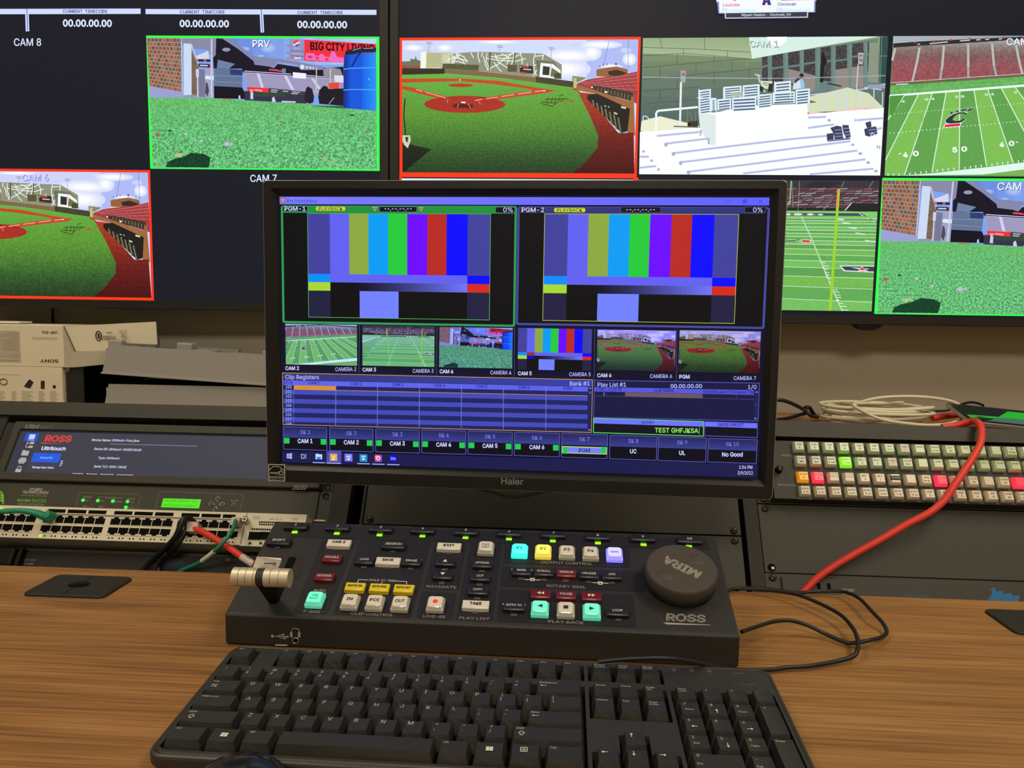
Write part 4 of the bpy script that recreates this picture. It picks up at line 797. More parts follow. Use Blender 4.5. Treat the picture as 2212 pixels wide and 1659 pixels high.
# lower third of the score graphic at the top edge
P.poly([(1546, -30), (1765, -32), (1763, 3), (1548, 6)], (245, 248, 255)); P.poly([(1549, 5), (1762, 2), (1761, 28), (1552, 31)], (130, 140, 200)); P.poly([(1553.5, 4), (1759, 1), (1758, 26.5), (1554, 29)], (246, 250, 255)); P.poly([(1687, -30), (1760, -31), (1760, 1), (1687, 2)], (30, 22, 84)); P.poly([(1714, -2), (1726, -2), (1726, 1.3), (1714, 1.5)], (230, 40, 70)); P.poly([(1580, -6), (1592, -8), (1589, 3.5), (1583, 1)], (200, 50, 60)); P.rect(1558, 22, 1632, 27, (214, 244, 250)); P.rect(1676, 21, 1752, 25.5, (214, 244, 250))
P.text('Louisville', 1562, 1598, 15, 6, (230, 50, 170), .02, slope=-.01); P.text('Cincinnati', 1680, 1719, 13.3, 6.2, (50, 60, 170), .02, slope=-.005); P.text('4-3', 1562, 1570, 23, 4.5, (130, 140, 190)); P.text('2-4', 1679, 1688, 22, 4.5, (130, 140, 190))
P.poly([(1646, 12.5), (1651, -6), (1661, -6), (1666, 12), (1658.5, 12.3), (1657.5, 7), (1654, 7), (1653, 12.4)], (44, 46, 140)); P.poly([(1651, 3), (1654, -6), (1659, -6), (1660, 3)], (226, 60, 90))
P.poly([(1565, 29), (1746, 26), (1745, 39.5), (1566, 41.8)], (200, 205, 225)); P.poly([(1568, 30), (1743, 27), (1742.5, 37), (1568.5, 39.5)], (52, 56, 74)); P.text('Nippert Stadium - Cincinnati, OH', 1602, 1708, 36.3, 5.2, (226, 230, 245), .01, slope=-.012)
P.build('screen', 'screen_wall', tvr)
mb = MB(); pts = [(690+19+19*math.cos(a), -414.3+10*math.sin(a)*1.0) for a in [math.pi+math.pi*i/12 for i in range(13)]]
mb.prism(pts+[(728, -408), (690, -408)], -2, 18, 'black_dark', axis='y'); mb.build('sensor', tvr)

# ---------------------------------------------------------------- desk monitor
MA = rad(-1.83); MO = (-305.1, 833.0, 428.2)
mon = thing('monitor', 'black desktop monitor in the centre showing colour bars and replay clips', 'monitor', MO, (0, 0, MA))
SW, SH = 521.3, 293.2
mb = MB()
ring(mb, [(60, -270, 460, -30, 12, 52), (20, -300, 500, 2, 10, 40), (-16.6, -316, 537.6, 16.8, 6, 14), (-16.6, -316, 537.6, 16.8, 5, -5.4), (-15.9, -315.3, 536.9, 16.1, 5, -6), (-8, -SH-8.5, SW+8, 8.2, 1, -6), (-2.2, -SH-2.2, SW+2.2, 2.2, .5, -0.5), (-2.2, -SH-2.2, SW+2.2, 2.2, .5, 2)], 'monitor_plastic', mats=['monitor_plastic']*3+['edge_highlight']+['monitor_plastic']*3)
mb.box(58, 462, 50, 52, -272, -28, 'monitor_plastic'); mfr = mb.build('frame', mon)
Hm = homog([(603.4, 424.9), (1661.6, 426.8), (613.2, 996.5), (1634.3, 1030.8)], [(0, 0), (SW, 0), (0, -SH), (SW, -SH)])
def mp(u, v): return happ(Hm, u, v)
P = Pic(0.006); P.H = Hm
LAV, DK, BLU = (118, 118, 255), (10, 10, 22), (206, 208, 255)
a = (-2.2, 2.2); P.k = 0
P.H = np.eye(3); P.poly([(-2.2, 2.2), (SW+2.2, 2.2), (SW+2.2, -SH-2.2), (-2.2, -SH-2.2)], (14, 14, 26)); P.poly([(0, 0), (SW, 0), (SW, -SH), (0, -SH)], (14, 15, 40)); P.H = Hm
c0, c1 = mp(603.4, 424.9), mp(1660.6, 443.8); P.H = np.eye(3); P.grad([(c0[0], c0[1]), (c1[0], c0[1]), (c1[0], c1[1]), (c0[0], c1[1])], (126, 124, 255), (94, 98, 255), 20); P.H = Hm
P.rect(605.6, 427.9, 615, 438.2, (188, 92, 72)); P.ells([(608.8, 431.5, 1.3, 1.3), (612, 431.5, 1.3, 1.3), (610.4, 435, 1.5, 1)], (225, 205, 225)); P.text('Mira Instant Replay', 618.5, 684.5, 437.3, 7, (46, 40, 190), 0.0)
P.line([(1567.5, 434.8), (1575.5, 434.8)], 1, (46, 46, 200)); P.frame(1604, 432.5, 1610.5, 439, .5, (46, 46, 200)); P.frame(1606, 430.8, 1612.3, 437, .5, (46, 46, 200)); P.lines([[(1638.5, 431.5), (1645.5, 438.5)], [(1645.5, 431.5), (1638.5, 438.5)]], 1, (46, 46, 200))
def rr(x0, y0, x1, y1, r, col):
    a_, b_ = mp(x0, y0), mp(x1, y1); s_ = P.H; P.H = np.eye(3); P.poly(rrect(min(a_[0], b_[0]), min(a_[1], b_[1]), max(a_[0], b_[0]), max(a_[1], b_[1]), r, 4), col); P.H = s_
def pgm(tl, br, line, head, inner):
    rr(tl[0], tl[1], br[0], br[1], 2.6, line); rr(tl[0]+1.6, tl[1]+1.5, br[0]-1.6, br[1]-1.6, 2.2, tuple(v*.55 for v in line)); rr(tl[0]+3, tl[1]+2, br[0]-3, br[1]-3, 1.8, line); rr(tl[0]+4.2, tl[1]+2.5, br[0]-4.2, br[1]-4.2, 1.4, (10, 11, 16)); rr(tl[0]+1.5, tl[1]+.8, br[0]-1.8, inner, 1.2, head)
pgm((606.4, 443.9), (1112.5, 705.8), (58, 190, 100), (30, 146, 58), 461.5)
rr(610.6, 445.4, 663.6, 456.8, 1.2, (70, 130, 110)); rr(611.2, 445.9, 663, 456.2, 1, (12, 14, 44)); P.text('PGM-1', 614, 659.5, 455, 8.9, BLU, .02)
def playback(x, y):
    rr(x, y, x+66+(x > 900)*3, y+11, 1.8, (70, 90, 20)); rr(x+1, y+.8, x+65+(x > 900)*3, y+10.2, 1.6, (198, 214, 72)); P.text('PLAYBACK', x+7, x+59+(x > 900)*3, y+9, 7, (56, 64, 18), .01)
playback(680.7, 445.2)
P.polys([[(804.5, 447), (814, 447), (809.3, 456)], [(904.3, 447.6), (913.8, 447.6), (909, 456.6)]], (230, 200, 210)); P.polys([[(806, 448), (812.6, 448), (809.3, 454.3)], [(905.8, 448.6), (912.4, 448.6), (909, 454.9)]], (206, 44, 52))
for x0, y0, x1, y1 in ((818.5, 446.2, 900, 458), (1340, 446.6, 1427.4, 460), (1069.7, 447, 1112, 460), (1607.2, 446.6, 1653.3, 460)): rr(x0, y0, x1, y1, 1.3, (90, 100, 130)); rr(x0+.8, y0+.8, x1-.8, y1-.8, 1.1, (10, 12, 30))
for x0, y in ((830, 455), (1352, 457)): P.text('--.--.--.--', x0, x0+59, y, 9, (200, 204, 255), .02)
P.text('0%', 1086.5, 1107, 457.8, 9.3, (200, 204, 255), .01); P.text('0%', 1626, 1646.5, 458.2, 9.6, (200, 204, 255), .01)
pgm((1117.8, 446.4), (1650.5, 710.5), (86, 88, 196), (46, 52, 124), 461.6)
playback(1195.5, 448.3)
rr(1122.5, 447.4, 1178, 459.2, 1.2, (90, 95, 150)); rr(1123.2, 448, 1177.3, 458.6, 1, (12, 14, 44)); P.text('PGM-2', 1126.3, 1175, 457.8, 9, BLU, .02)
for x0, y0, x1, y1 in ((1340, 446.6, 1427.4, 460), (1607.2, 446.6, 1653, 460)): rr(x0, y0, x1, y1, 1.3, (90, 100, 170)); rr(x0+.8, y0+.8, x1-.8, y1-.8, 1.1, (10, 12, 30))
P.text('--.--.--.--', 1352, 1414, 457, 9, (200, 204, 255), .02); P.text('0%', 1626, 1646.5, 458.2, 9.6, (200, 204, 255), .01)
def bars(q, oc, extra=False):
    Q = [mp(*p) for p in q]; x0 = (Q[0][0]+Q[3][0])/2; x1 = (Q[1][0]+Q[2][0])/2; z0 = (Q[0][1]+Q[1][1])/2; z1 = (Q[2][1]+Q[3][1])/2; s_ = P.H; P.H = np.eye(3)
    if oc: P.poly([(x0-.5, z0+.5), (x1+.5, z0+.5), (x1+.5, z1-.5), (x0-.5, z1-.5)], oc)
    colour_bars(P, [(x0, z0), (x1, z0), (x1, z1), (x0, z1)], extra); P.H = s_
bars([(665.6, 461), (1058.6, 463), (1056.8, 691), (666.3, 684)], (90, 190, 110)); bars([(1177.2, 463), (1595.5, 463), (1584.5, 697.6), (1172, 692)], (192, 206, 84))
def thumb(q, fn, ref, g):
    Q = [mp(*p) for p in q]; x0, z0 = Q[0]; x1, z1 = Q[1]; dst = [(x0, z0), (x1, z0), (x1, z1), (x0, z1)]
    st = P.sub(ref, dst, (x0, z1, x1, z0), g); fn(); P.back(st)
tint = lambda c: (c[0]*.88, c[1]*.95, min(255, c[2]*1.22)); tb = lambda c: (c[0]*.78, c[1]*.74, min(255, c[2]*1.25)); td = lambda c: (c[0]*.78, c[1]*.72, c[2]*.92)
inb = [(38, 72), (2150, 62), (2120, 1275), (38, 1275)]; inp = [(12, 50), (2133, 60), (2133, 1290), (42, 1265)]
thumb([(617, 699.2), (772, 790)], lambda: football(P, None), [(262, 94), (2930, 76), (2790, 1590), (165, 1545)], tint)
thumb([(783.3, 702.4), (938.7, 792.5)], lambda: endzone(P), [(-1386, 20), (1170, 30), (1080, 1440), (-1420, 1440)], tint)
thumb([(949.8, 706), (1106.5, 795.9)], lambda: turf_level(P, None), inp, lambda c: (c[0]*.8, c[1]*.8, min(255, c[2]*1.1)))
bars([(1119.5, 709), (1279.5, 710), (1276, 799.5), (1118.5, 799)], None, True)
thumb([(1290.7, 711.6), (1456.5, 802)], lambda: ballpark(P, None, False, 120), inb, tb)
thumb([(1467.5, 713), (1638.3, 806.3)], lambda: ballpark(P, None, False), inb, td)
for x, y, y2 in ((778.3, 699, 805), (944.7, 703, 810), (1112, 708, 814), (1284.3, 710, 819), (1460.8, 712, 822)): P.line([(x, y), (x-.8, y2)], 1.2, (70, 76, 110))
for t, x0, x1, y in (('CAM 2', 619, 648.4, 798.6), ('CAM 3', 785, 814, 801.6), ('CAM 4', 951, 980.3, 805.6), ('CAM 5', 1119.5, 1149, 809.8), ('CAM 6', 1290, 1320.5, 814), ('PGM', 1466.5, 1488.8, 817)): P.text(t, x0, x1, y, 7.7, (212, 214, 255), .03)
for t, x0, x1, y in (('CAMERA 2', 726.5, 771.6, 801), ('CAMERA 3', 893, 938, 804.6), ('CAMERA 4', 1060, 1105.2, 808.3), ('CAMERA 5', 1229.8, 1275.8, 812), ('CAMERA 6', 1403.4, 1451, 816), ('CAMERA 7', 1583.5, 1631.6, 820.3)): P.text(t, x0, x1, y, 8, (184, 188, 255), .01)
# clip register table
def q4(tl, tr, br, bl, col): P.poly([tl, tr, br, bl], col)
q4((612.2, 804.3), (1280.8, 819.2), (1278, 933.8), (613.8, 916.6), (214, 158, 108)); q4((613.2, 805.5), (1279.6, 820.4), (1277, 932.4), (614.8, 915.5), (26, 30, 82)); P.grad([(613.4, 806), (1279.6, 820.8), (1278.6, 834), (613.6, 819.6)], (52, 56, 118), (54, 64, 168), 16)
P.text('Clip Registers', 618.5, 691.5, 817.6, 8.6, (170, 178, 250), .02, slope=.012); P.text('Bank #1', 1231, 1273.6, 832.2, 8.8, (170, 178, 250), .02)
P.grad([(614.8, 820.4), (1270, 834.8), (1269.8, 845.2), (615, 830.8)], (100, 100, 236), (92, 96, 236), 4)
sl = (845.2-830.8)/(1269.8-615)
for k in range(9):
    y = 830.8+k*9.85; y2 = min(y+9.85, 915.2); P.poly([(615, y), (1269.5, y+sl*654.5), (1269.3, y2+sl*654.3), (615, y2)], (68, 74, 184) if k % 2 else (30, 36, 96))
P.line([(638, 840.4), (1269.4, 840.4+sl*631)], 1.1, (200, 150, 70)); P.poly([(638, 831.3), (727.6, 833.2), (727.6, 842), (638, 840.4)], (216, 146, 52)); P.poly([(615, 831), (637.4, 831.3), (637.4, 840.3), (615, 840)], (30, 30, 72))
for i, x in enumerate((637.6, 727.8, 817.6, 907.8, 998, 1088.5, 1179.9)): P.lines([[(x, 821+sl*(x-615)), (x-.4, 915+sl*(x-615))]], 1.2 if i else .8, (118, 124, 230))
P.text('REG#', 616.5, 635, 828.3, 5.8, (40, 42, 140), .01)
for i, t in enumerate(('CAM 1', 'CAM 2', 'CAM 3', 'CAM 4', 'CAM 5', 'CAM 6', 'PGM')):
    x = (669, 759.3, 849.2, 939.1, 1029.3, 1120.8, 1217.8)[i]; P.text(t, x, x+(24 if i < 6 else 17.8), 829+sl*(x-615)-1, 6.3, (36, 40, 150), .02)
for k in range(9): P.text(str(100+k), 619.7, 633, 838.2+k*9.85 - (1.2 if k == 8 else 0), 6.4 if k < 8 else 4.6, (156, 168, 240), .02)
P.poly([(1270.5, 834.5), (1277.6, 834.8), (1276.4, 932), (1269.6, 931.8)], (30, 34, 80)); P.poly([(1272, 845), (1277, 845.2), (1277, 850), (1272, 849.8)], (80, 84, 150)); P.lines([[(1272, 839), (1274.5, 836.6), (1277, 839)], [(1271, 926), (1273.5, 928.6), (1276, 926)]], .9, (190, 196, 255))
# play list
q4((1283.6, 820), (1639.6, 826.2), (1636.6, 909.2), (1281.8, 901), (88, 88, 206)); q4((1284.9, 821.4), (1638.2, 827.6), (1635.3, 907.8), (1283.1, 899.8), (24, 24, 66))
P.text('Play List #1', 1290.7, 1352, 834.3, 8.6, (170, 178, 250), .02); P.text('00.00.00.00', 1447.6, 1515.5, 837.2, 8, (176, 184, 252), .03); P.text('1/0', 1613.8, 1632.6, 839.6, 8.6, (176, 184, 252), .01)
q4((1284.6, 835), (1627.9, 842.2), (1627.6, 852.4), (1284.3, 844.6), (86, 88, 222))
for t, x0, x1, y in (('ITEM', 1287.2, 1306, 842.3), ('CLIP ID', 1315.2, 1343.2, 843.3), ('CLIP NAME', 1411, 1455.4, 846), ('SPEED', 1518.2, 1543.6, 848.4), ('DURATION', 1544.8, 1589, 849.4), ('RUN TIM', 1592.4, 1627.7, 850.2)): P.text(t, x0, x1, y, 6.4, (36, 38, 130), .02)
q4((1350.4, 846.5), (1516.8, 850.5), (1516.6, 859.3), (1350.2, 855.4), (108, 86, 98)); P.text('1', 1303.4, 1306, 853.2, 6.2, (160, 170, 240), .02); P.lines([[(1284.5, 854.2), (1627, 861.8)]], .8, (86, 80, 130)); P.lines([[(1309.5, 836), (1309.3, 854)], [(1350, 837), (1349.6, 855)], [(1517, 841), (1516.6, 859)], [(1590, 843), (1589.6, 860)]], .7, (60, 62, 170)); P.poly([(1628.6, 842), (1635.6, 842.2), (1634.2, 906), (1627.2, 905.8)], (30, 32, 90)); P.lines([[(1630.5, 847.3), (1633, 844.9), (1635.5, 847.3)], [(1627.8, 901.8), (1630.2, 904.2), (1632.6, 901.8)]], .9, (190, 196, 255)); P.poly([(1629, 871), (1633.6, 871), (1633.4, 876), (1628.8, 876)], (50, 50, 120))
q4((1281.6, 901.5), (1519.6, 908.8), (1518.6, 941.8), (1281, 933.8), (104, 226, 110)); q4((1283.2, 903), (1518, 910.2), (1517.2, 940.2), (1282.6, 932.3), (14, 16, 30)); q4((1283.2, 903.2), (1518, 910.4), (1517.6, 920.4), (1282.9, 913.2), (112, 116, 255)); P.text('ENTRY', 1385.3, 1412, 914.5, 6.4, (36, 38, 130), .02); P.text('TEST GHFJKSA', 1414, 1507.6, 932.6, 9.6, (144, 224, 96), .03, slope=.014); P.line([(1509.8, 922.5), (1509.4, 938)], .8, (180, 220, 140))
q4((1520.6, 909), (1635, 912.6), (1634.6, 944.8), (1519.8, 940.4), (96, 98, 214)); q4((1521.8, 910.2), (1633.9, 913.8), (1633.5, 943.4), (1521, 939.2), (12, 12, 26)); q4((1521.8, 910.4), (1633.9, 914), (1633.6, 924), (1521.6, 920), (112, 116, 255)); P.text('SPEED PRESET', 1549.4, 1606, 919.8, 6.6, (36, 38, 130), .02)
# soft keys
SK = [(614.7, 919.8, 709.8, 972.2), (714, 922, 809, 975.3), (813.2, 924.3, 908.4, 978), (912.5, 926.4, 1008, 980.4), (1012, 929, 1107.8, 982.9), (1111.8, 931.5, 1209.3, 986), (1213.5, 934.3, 1312, 989.6), (1317.2, 938, 1418, 993.2), (1421.8, 941, 1523.8, 996.8), (1528.8, 944.8, 1632.5, 1000)]
for i, (x0, y0, x1, y1) in enumerate(SK):
    rr(x0, y0, x1, y1, .9, (92, 96, 190)); rr(x0+1.2, y0+1.2, x1-1.2, y1-1.2, .7, (8, 8, 24)); A, B = mp(x0+1.2, y0+1.2), mp(x1-1.2, y1-1.2); zm = A[1]+(B[1]-A[1])*.47; s_ = P.H; P.H = np.eye(3)
    P.grad([(A[0], A[1]), (B[0], A[1]), (B[0], zm), (A[0], zm)], (34, 36, 92), (58, 64, 146), 8, False); P.H = s_
    xm = (x0+x1)/2; ym = y0+(y1-y0)*.27; P.text('SK %d' % (i+1), xm-11-(i == 9)*3, xm+11+(i == 9)*3, ym+2, 8, (112, 116, 214), .02)
    yt = y0+(y1-y0)*.68+4; wd = (17, 17, 17, 17, 17, 17, 12, 7.5, 7, 23.5)[i]; tx = ('CAM 1', 'CAM 2', 'CAM 3', 'CAM 4', 'CAM 5', 'CAM 6', 'PGM', 'UC', 'UL', 'No Good')[i]
    if i == 6:
        rr(x0+1, y0+(y1-y0)*.50, x1-1.5, y0+(y1-y0)*.83, .3, (196, 226, 84)); rr(x0+2.5, y0+(y1-y0)*.53, x1-3, y0+(y1-y0)*.80, .2, (122, 130, 255)); yq = y0+(y1-y0)*.53; P.rect(x0+2.5, yq, x0+12.5, y0+(y1-y0)*.80, (28, 200, 84)); P.rect(x1-13, yq, x1-3, y0+(y1-y0)*.80, (28, 200, 84)); P.text(tx, xm-wd, xm+wd, yt-.5, 8, (26, 30, 110), .02)
    else: P.text(tx, xm-wd*.95, xm+wd*.95, yt-(i < 6)*4+(i > 6)*-2, 8.6, (204, 208, 255), .035)
    if i < 6:
        yq = y0+(y1-y0)*.47; P.rect(x0+2, yq, x0+14, yq+12.3, (34, 204, 84)); yq = y0+(y1-y0)*.515; P.rect(x1-14, yq, x1-2.2, yq+12.3, (34, 204, 84))
# task bar
q4((614, 972.6), (1634, 1000.6), (1634.3, 1030.8), (613.2, 996.5), (26, 26, 76))
P.polys([[(623, 978.6), (628, 978), (628, 983.2), (623, 983.1)], [(628.8, 977.9), (634.4, 977.3), (634.4, 983.3), (628.8, 983.2)], [(623, 983.9), (628, 984), (628, 988.5), (623, 988)], [(628.8, 984), (634.4, 984.1), (634.4, 989.6), (628.8, 988.8)]], (170, 180, 255))
P.frame(653.8, 979.3, 661.3, 988.9, .7, (190, 194, 255)); P.line([(664, 979), (664, 989)], 1.2, (190, 194, 255)); P.polys([[(685, 978.6), (691, 978.8), (692, 979.6), (699, 979.8), (699, 990.8), (685, 990.4)]], (200, 224, 255)); P.rect(687.5, 985, 696.5, 991, (44, 130, 250)); q4((709, 972.4), (740.4, 973.2), (740, 999.6), (708.6, 998.8), (76, 76, 184)); P.rect(715.8, 978, 731.6, 994, (226, 166, 62)); P.rect(747.6, 978.4, 764.2, 995, (124, 130, 246)); P.rect(779.8, 979.6, 796.2, 996, (10, 152, 216))
for x in (723.7, 756, 788): P.ells([(x-2.3, 984.4, 2, 2), (x+2.3, 984.4, 2, 2)], (250, 240, 235)); P.ells([(x, 990, 3, 2)], (245, 235, 230)); P.ells([(x-2.3, 984.4, .8, .8), (x+2.3, 984.4, .8, .8)], (90, 70, 120))
rr(812.4, 980.6, 827.4, 996, 1.4, (236, 60, 120)); P.polys([[(812.8, 983), (820, 981), (819, 988), (812.8, 990)]], (240, 150, 60)); P.polys([[(820, 988), (827, 984), (827, 994), (819, 995.5)]], (90, 90, 250)); P.ell(819.8, 988.2, 4.6, 4.6, (244, 226, 250)); P.ell(819.8, 988.6, 2.6, 2.4, (190, 70, 190)); rr(844.8, 981.4, 859.4, 997, 1.2, (0, 0, 214)); P.text('Me', 846.6, 857.6, 992, 7, (150, 156, 255), .02)
P.lines([[(679, 997.2), (705.6, 997.9)], [(708.8, 998.4), (739.8, 999.2)], [(774.8, 999.6), (801.6, 1000.3)], [(806.8, 1000.6), (833.4, 1001.2)], [(838.8, 1001.4), (865.4, 1002.2)]], 1.8, (176, 186, 255)); P.text('1:56 PM', 1594.8, 1623.5, 1010.8, 7, (206, 210, 255), .01); P.text('3/9/2022', 1592, 1624.6, 1023.2, 7, (206, 210, 255), .01)
P.build('screen', 'screen_desk', mon)
mb = MB(); A = mp(1084.5, 1042.5); B = mp(1132, 1043.5); mb.text('Haier', (A[0], -6.4, A[1]), X, Z, 7.0, 'print_grey', width=B[0]-A[0], bold=.02); mb.build('logo', mfr)
# sticker
mb = MB(); Q = [mp(585.7, 999.3), (0, 0)]; A = mp(585.7, 999.5); B = mp(621.6, 1037.0); x0, z0, x1, z1 = A[0], A[1], B[0], B[1]; w_ = x1-x0; h_ = z0-z1
yb = -6.25; mb.box(x0, x1, yb, -5.9, z1, z0, 'black_dark')
def sl_(pts, w, m='legend_white'):
    for (a0, b0), (a1, b1) in zip(pts, pts[1:]):
        p = Vector((x0+w_*a0, yb-.1, z0-h_*b0)); q = Vector((x0+w_*a1, yb-.1, z0-h_*b1)); d = (q-p).normalized(); n = Vector((-d.z, 0, d.x))*w/2
        mb.poly([p+n, q+n, q-n, p-n], m)
sl_([(.02, .02), (.98, .02), (.98, .98), (.02, .98), (.02, .02)], .75); sl_([(.02, .75), (.98, .75)], .6); sl_([(.05, .36), (.2, .2), (.36, .13), (.52, .12), (.7, .17), (.85, .27), (.95, .36)], .5)
star = [(.76, .30), (.81, .43), (.95, .44), (.85, .53), (.88, .66), (.77, .59), (.66, .66), (.70, .53), (.59, .43), (.71, .43), (.76, .30)]; sl_(star, .42)
mb.text('energy', (x0+w_*.10, yb-.1, z0-h_*.57), X, Z, h_*.13, 'legend_white', width=w_*.52, shear=.35); mb.text('ENERGY STAR', (x0+w_*.07, yb-.1, z0-h_*.92), X, Z, h_*.10, 'print_grey', width=w_*.86)
o = mb.build('sticker', mfr); o['label'] = 'small black and white square sticker'
# arm to the turret
mb = MB(); mb.box(210, 310, 52, 62, -200, -100, 'black_dark', 2); mb.box(245, 275, 60, 305, -165, -135, 'black_dark', 3); mb.cyl((260, 305, -276), (260, 305, -100), 17, 'black_dark'); mb.box(200, 320, 262, 350, -278.9, -273, 'black_dark', 1); mb.build('support_arm', mon)
# ---------------------------------------------------------------- left rack: touch panel unit
r = RT('touch_panel_unit', 'rack-mounted black touch panel with a wide low grey screen, left of the monitor', 'touch panel', XL, 78.7)
mb = r.mb(); zt, zb = 166.5, 79.8
ring(mb, [(XL+17, zb, -309.5, zt, 2, 10), (XL+17, zb, -309.5, zt, 2, -7), (XL+18, zb+1, -310.5, zt-1, 1.5, -8), (XL+27.5, 90.6, -320, 155.2, 2.5, -8), (XL+28.2, 91.3, -320.7, 154.5, 2, -5), (XL+28.2, 91.3, -320.7, 154.5, 2, 2)], 'rack_panel')
mb.box(XL+16, -309, 9, 50, zb, zt, 'rack_dark'); mb.box(XL, -292.2, 0, 4, 79, 167.2, 'rack_dark'); tph = mb.build('housing', r.e)
for s_ in (85.5, 161):
    mb = r.mb(); mb.lathe((-300.8, -.4, s_), (0, -1, 0), [(4.4, 0), (4.4, .3)], 'hole_black', 18); mb.lathe((-299.8, -.8, s_-1.5), (0, -1, 0), [(3.1, 0), (3.1, .2)], 'rack_dark', 14); mb.build('screw_hole', r.e)
mb = r.mb(); rtext(mb, 'Ultri', 53, 81, 925.0, 8, 'print_grey', 8, bold=.03, shear=.2); rtext(mb, 'touch', 81.5, 112, 925.8, 8, 'print_dim', 8, shear=.2); mb.build('logo', tph)
mb = r.mb(); rtext(mb, 'ROSS', 633.5, 662, 1054.8, 6.8, 'print_grey', 8, bold=.04, shear=.25); a = rk(630, 1056.6, 8); b = rk(661, 1057.6, 8); mb.box(a[0], b[0], -8.2, -8, a[1]-.4, a[1]+.2, 'print_grey'); mb.build('logo', tph)
mb = r.mb(); a = rk(675, 1044, 8)
for i in range(5): mb.box(a[0]+i*2.3, a[0]+i*2.3+1.2, -8.3, -8, a[1], a[1]+1.6, 'hole_black')
mb.build('vent', tph)
P = Pic(0.006)
o4 = 4.5; so = lambda u, v: rk(u, v, o4)
P.H = np.diag([1.0, -1.0, 1.0]); SG = (64, 64, 74)
def sp(u, v): a = so(u, v); return (a[0], -a[1])
P.poly([(XL+28, -154.6), (-320.6, -154.6), (-320.6, -91.2), (XL+28, -91.2)], SG); xa = sp(57, 1000)[0]
P.poly([(XL+28, -154.6), (-720, -154.6), (-720, -91.2), (XL+28, -91.2)], (58, 58, 68)); P.poly([(XL+28, -154.6), (-320.6, -154.6), (-320.6, -152.4), (XL+28, -152.4)], (36, 36, 44))
def srect(u0, v0, u1, v1, c): a = sp(u0, v0); b = sp(u1, v1); P.poly([(a[0], a[1]), (b[0], a[1]), (b[0], b[1]), (a[0], b[1])], c)
def q9(x, y): return (x/9.217, 860+y/9.217)
def stext(t, x0, x1, y, h, c, bold=.02):
    a = sp(*q9(x0, y)); b = sp(*q9(x1, y+.037*(x1-x0))); k = sp(*q9(x0, y-h)); P.text(t, a[0], b[0], a[1], a[1]-k[1], c, bold)
srect(*q9(530, 693), *q9(725, 857), (36, 84, 214)); srect(*q9(680, 1090), *q9(1165, 1285), (38, 92, 222))
a = sp(*q9(632, 775)); P.poly([(a[0]-4, a[1]-4), (a[0]+4.5, a[1]-4), (a[0]+4.5, a[1]+3), (a[0]-4, a[1]+3)], (205, 212, 250)); P.line([(a[0]-3, a[1]+4.6), (a[0]+5, a[1]+4.6)], 1, (205, 212, 250))
G9 = (178, 170, 172)
a = sp(*q9(585, 925)); P.lines([[(a[0]-4, a[1]-5), (a[0]-4, a[1]+4)], [(a[0]-4, a[1]-2), (a[0], a[1]-2)], [(a[0]-4, a[1]+4), (a[0], a[1]+4)]], 1, G9); P.polys([[(a[0], a[1]-4.4), (a[0]+6, a[1]-4.4), (a[0]+6, a[1]-.8), (a[0], a[1]-.8)], [(a[0], a[1]+1.5), (a[0]+6, a[1]+1.5), (a[0]+6, a[1]+5), (a[0], a[1]+5)]], G9)
a = sp(*q9(505, 1090)); P.poly([(a[0]-5, a[1]-4), (a[0]-1, a[1]-4), (a[0], a[1]-3), (a[0]+5, a[1]-3), (a[0]+5, a[1]+4), (a[0]-5, a[1]+4)], G9)
a = sp(*q9(445, 1243)); P.polys([[(a[0]-4, a[1]-4.5), (a[0]+4, a[1]-4.5), (a[0]+4, a[1]-2.6), (a[0]-4, a[1]-2.6)], [(a[0]-5.5, a[1]-2.3), (a[0]+5.5, a[1]-2.3), (a[0]+5.5, a[1]+2.2), (a[0]-5.5, a[1]+2.2)], [(a[0]-4, a[1]+2.5), (a[0]+4, a[1]+2.5), (a[0]+4, a[1]+4.4), (a[0]-4, a[1]+4.4)]], G9)
a = sp(*q9(370, 1425)); P.poly([(a[0]-4, a[1]-1), (a[0]+4, a[1]-1), (a[0]+4, a[1]+4.4), (a[0]-4, a[1]+4.4)], G9); P.lines([[(a[0]-2.4, a[1]-1), (a[0]-2.4, a[1]-4), (a[0], a[1]-5.4), (a[0]+2.4, a[1]-4), (a[0]+2.4, a[1]-1)]], 1.1, G9)
stext('ROSS', 875, 1410, 858, 116, (206, 70, 58), .06); a = sp(*q9(818, 895)); P.poly([(a[0], a[1]-.9), (a[0]+34, a[1]-.2), (a[0], a[1]+.9)], (206, 70, 58))
WH = (222, 220, 255)
stext('Ultritouch', 818, 1295, 1030, 68, WH, .04); stext('General Info', 795, 1045, 1200, 34, (150, 190, 255), .03); stext('Manage Open Views', 636, 1062, 1392, 36, WH, .03)
stext('Device Name:', 1828, 2200, 852, 42, WH, .02); stext('2', 1205, 1245, 1280, 34, WH, .04); stext('cl', 1195, 1245, 1318, 26, WH, .04); stext('4', 1180, 1215, 1355, 30, WH, .04)
def q35(x, y): return (x/3.568, 660+y/3.568)
def s35(t, x0, x1, y, h, c=WH): a = sp(*q35(x0, y)); b = sp(*q35(x1, y+.037*(x1-x0))); k = sp(*q35(x0, y-h)); P.text(t, a[0], b[0], a[1], a[1]-k[1], c, .015)
s35('Ultritouch-Front_Row', 862, 1072, 1046, 17); s35('Device ID: Ultritouch-00AD5C8AAE', 726, 1086, 1113, 17); s35('Type: Ultritouch', 754, 917, 1182, 17); s35('Serial: TLO-0000-C8AAE', 722, 972, 1248, 17)
a = sp(*q35(853, 1067)); b = sp(*q35(1517, 1092)); P.line([(a[0], a[1]), (b[0], a[1])], .5, (170, 170, 200))
a = sp(*q35(557, 1303)); b = sp(*q35(1030, 1314)); P.k += 1
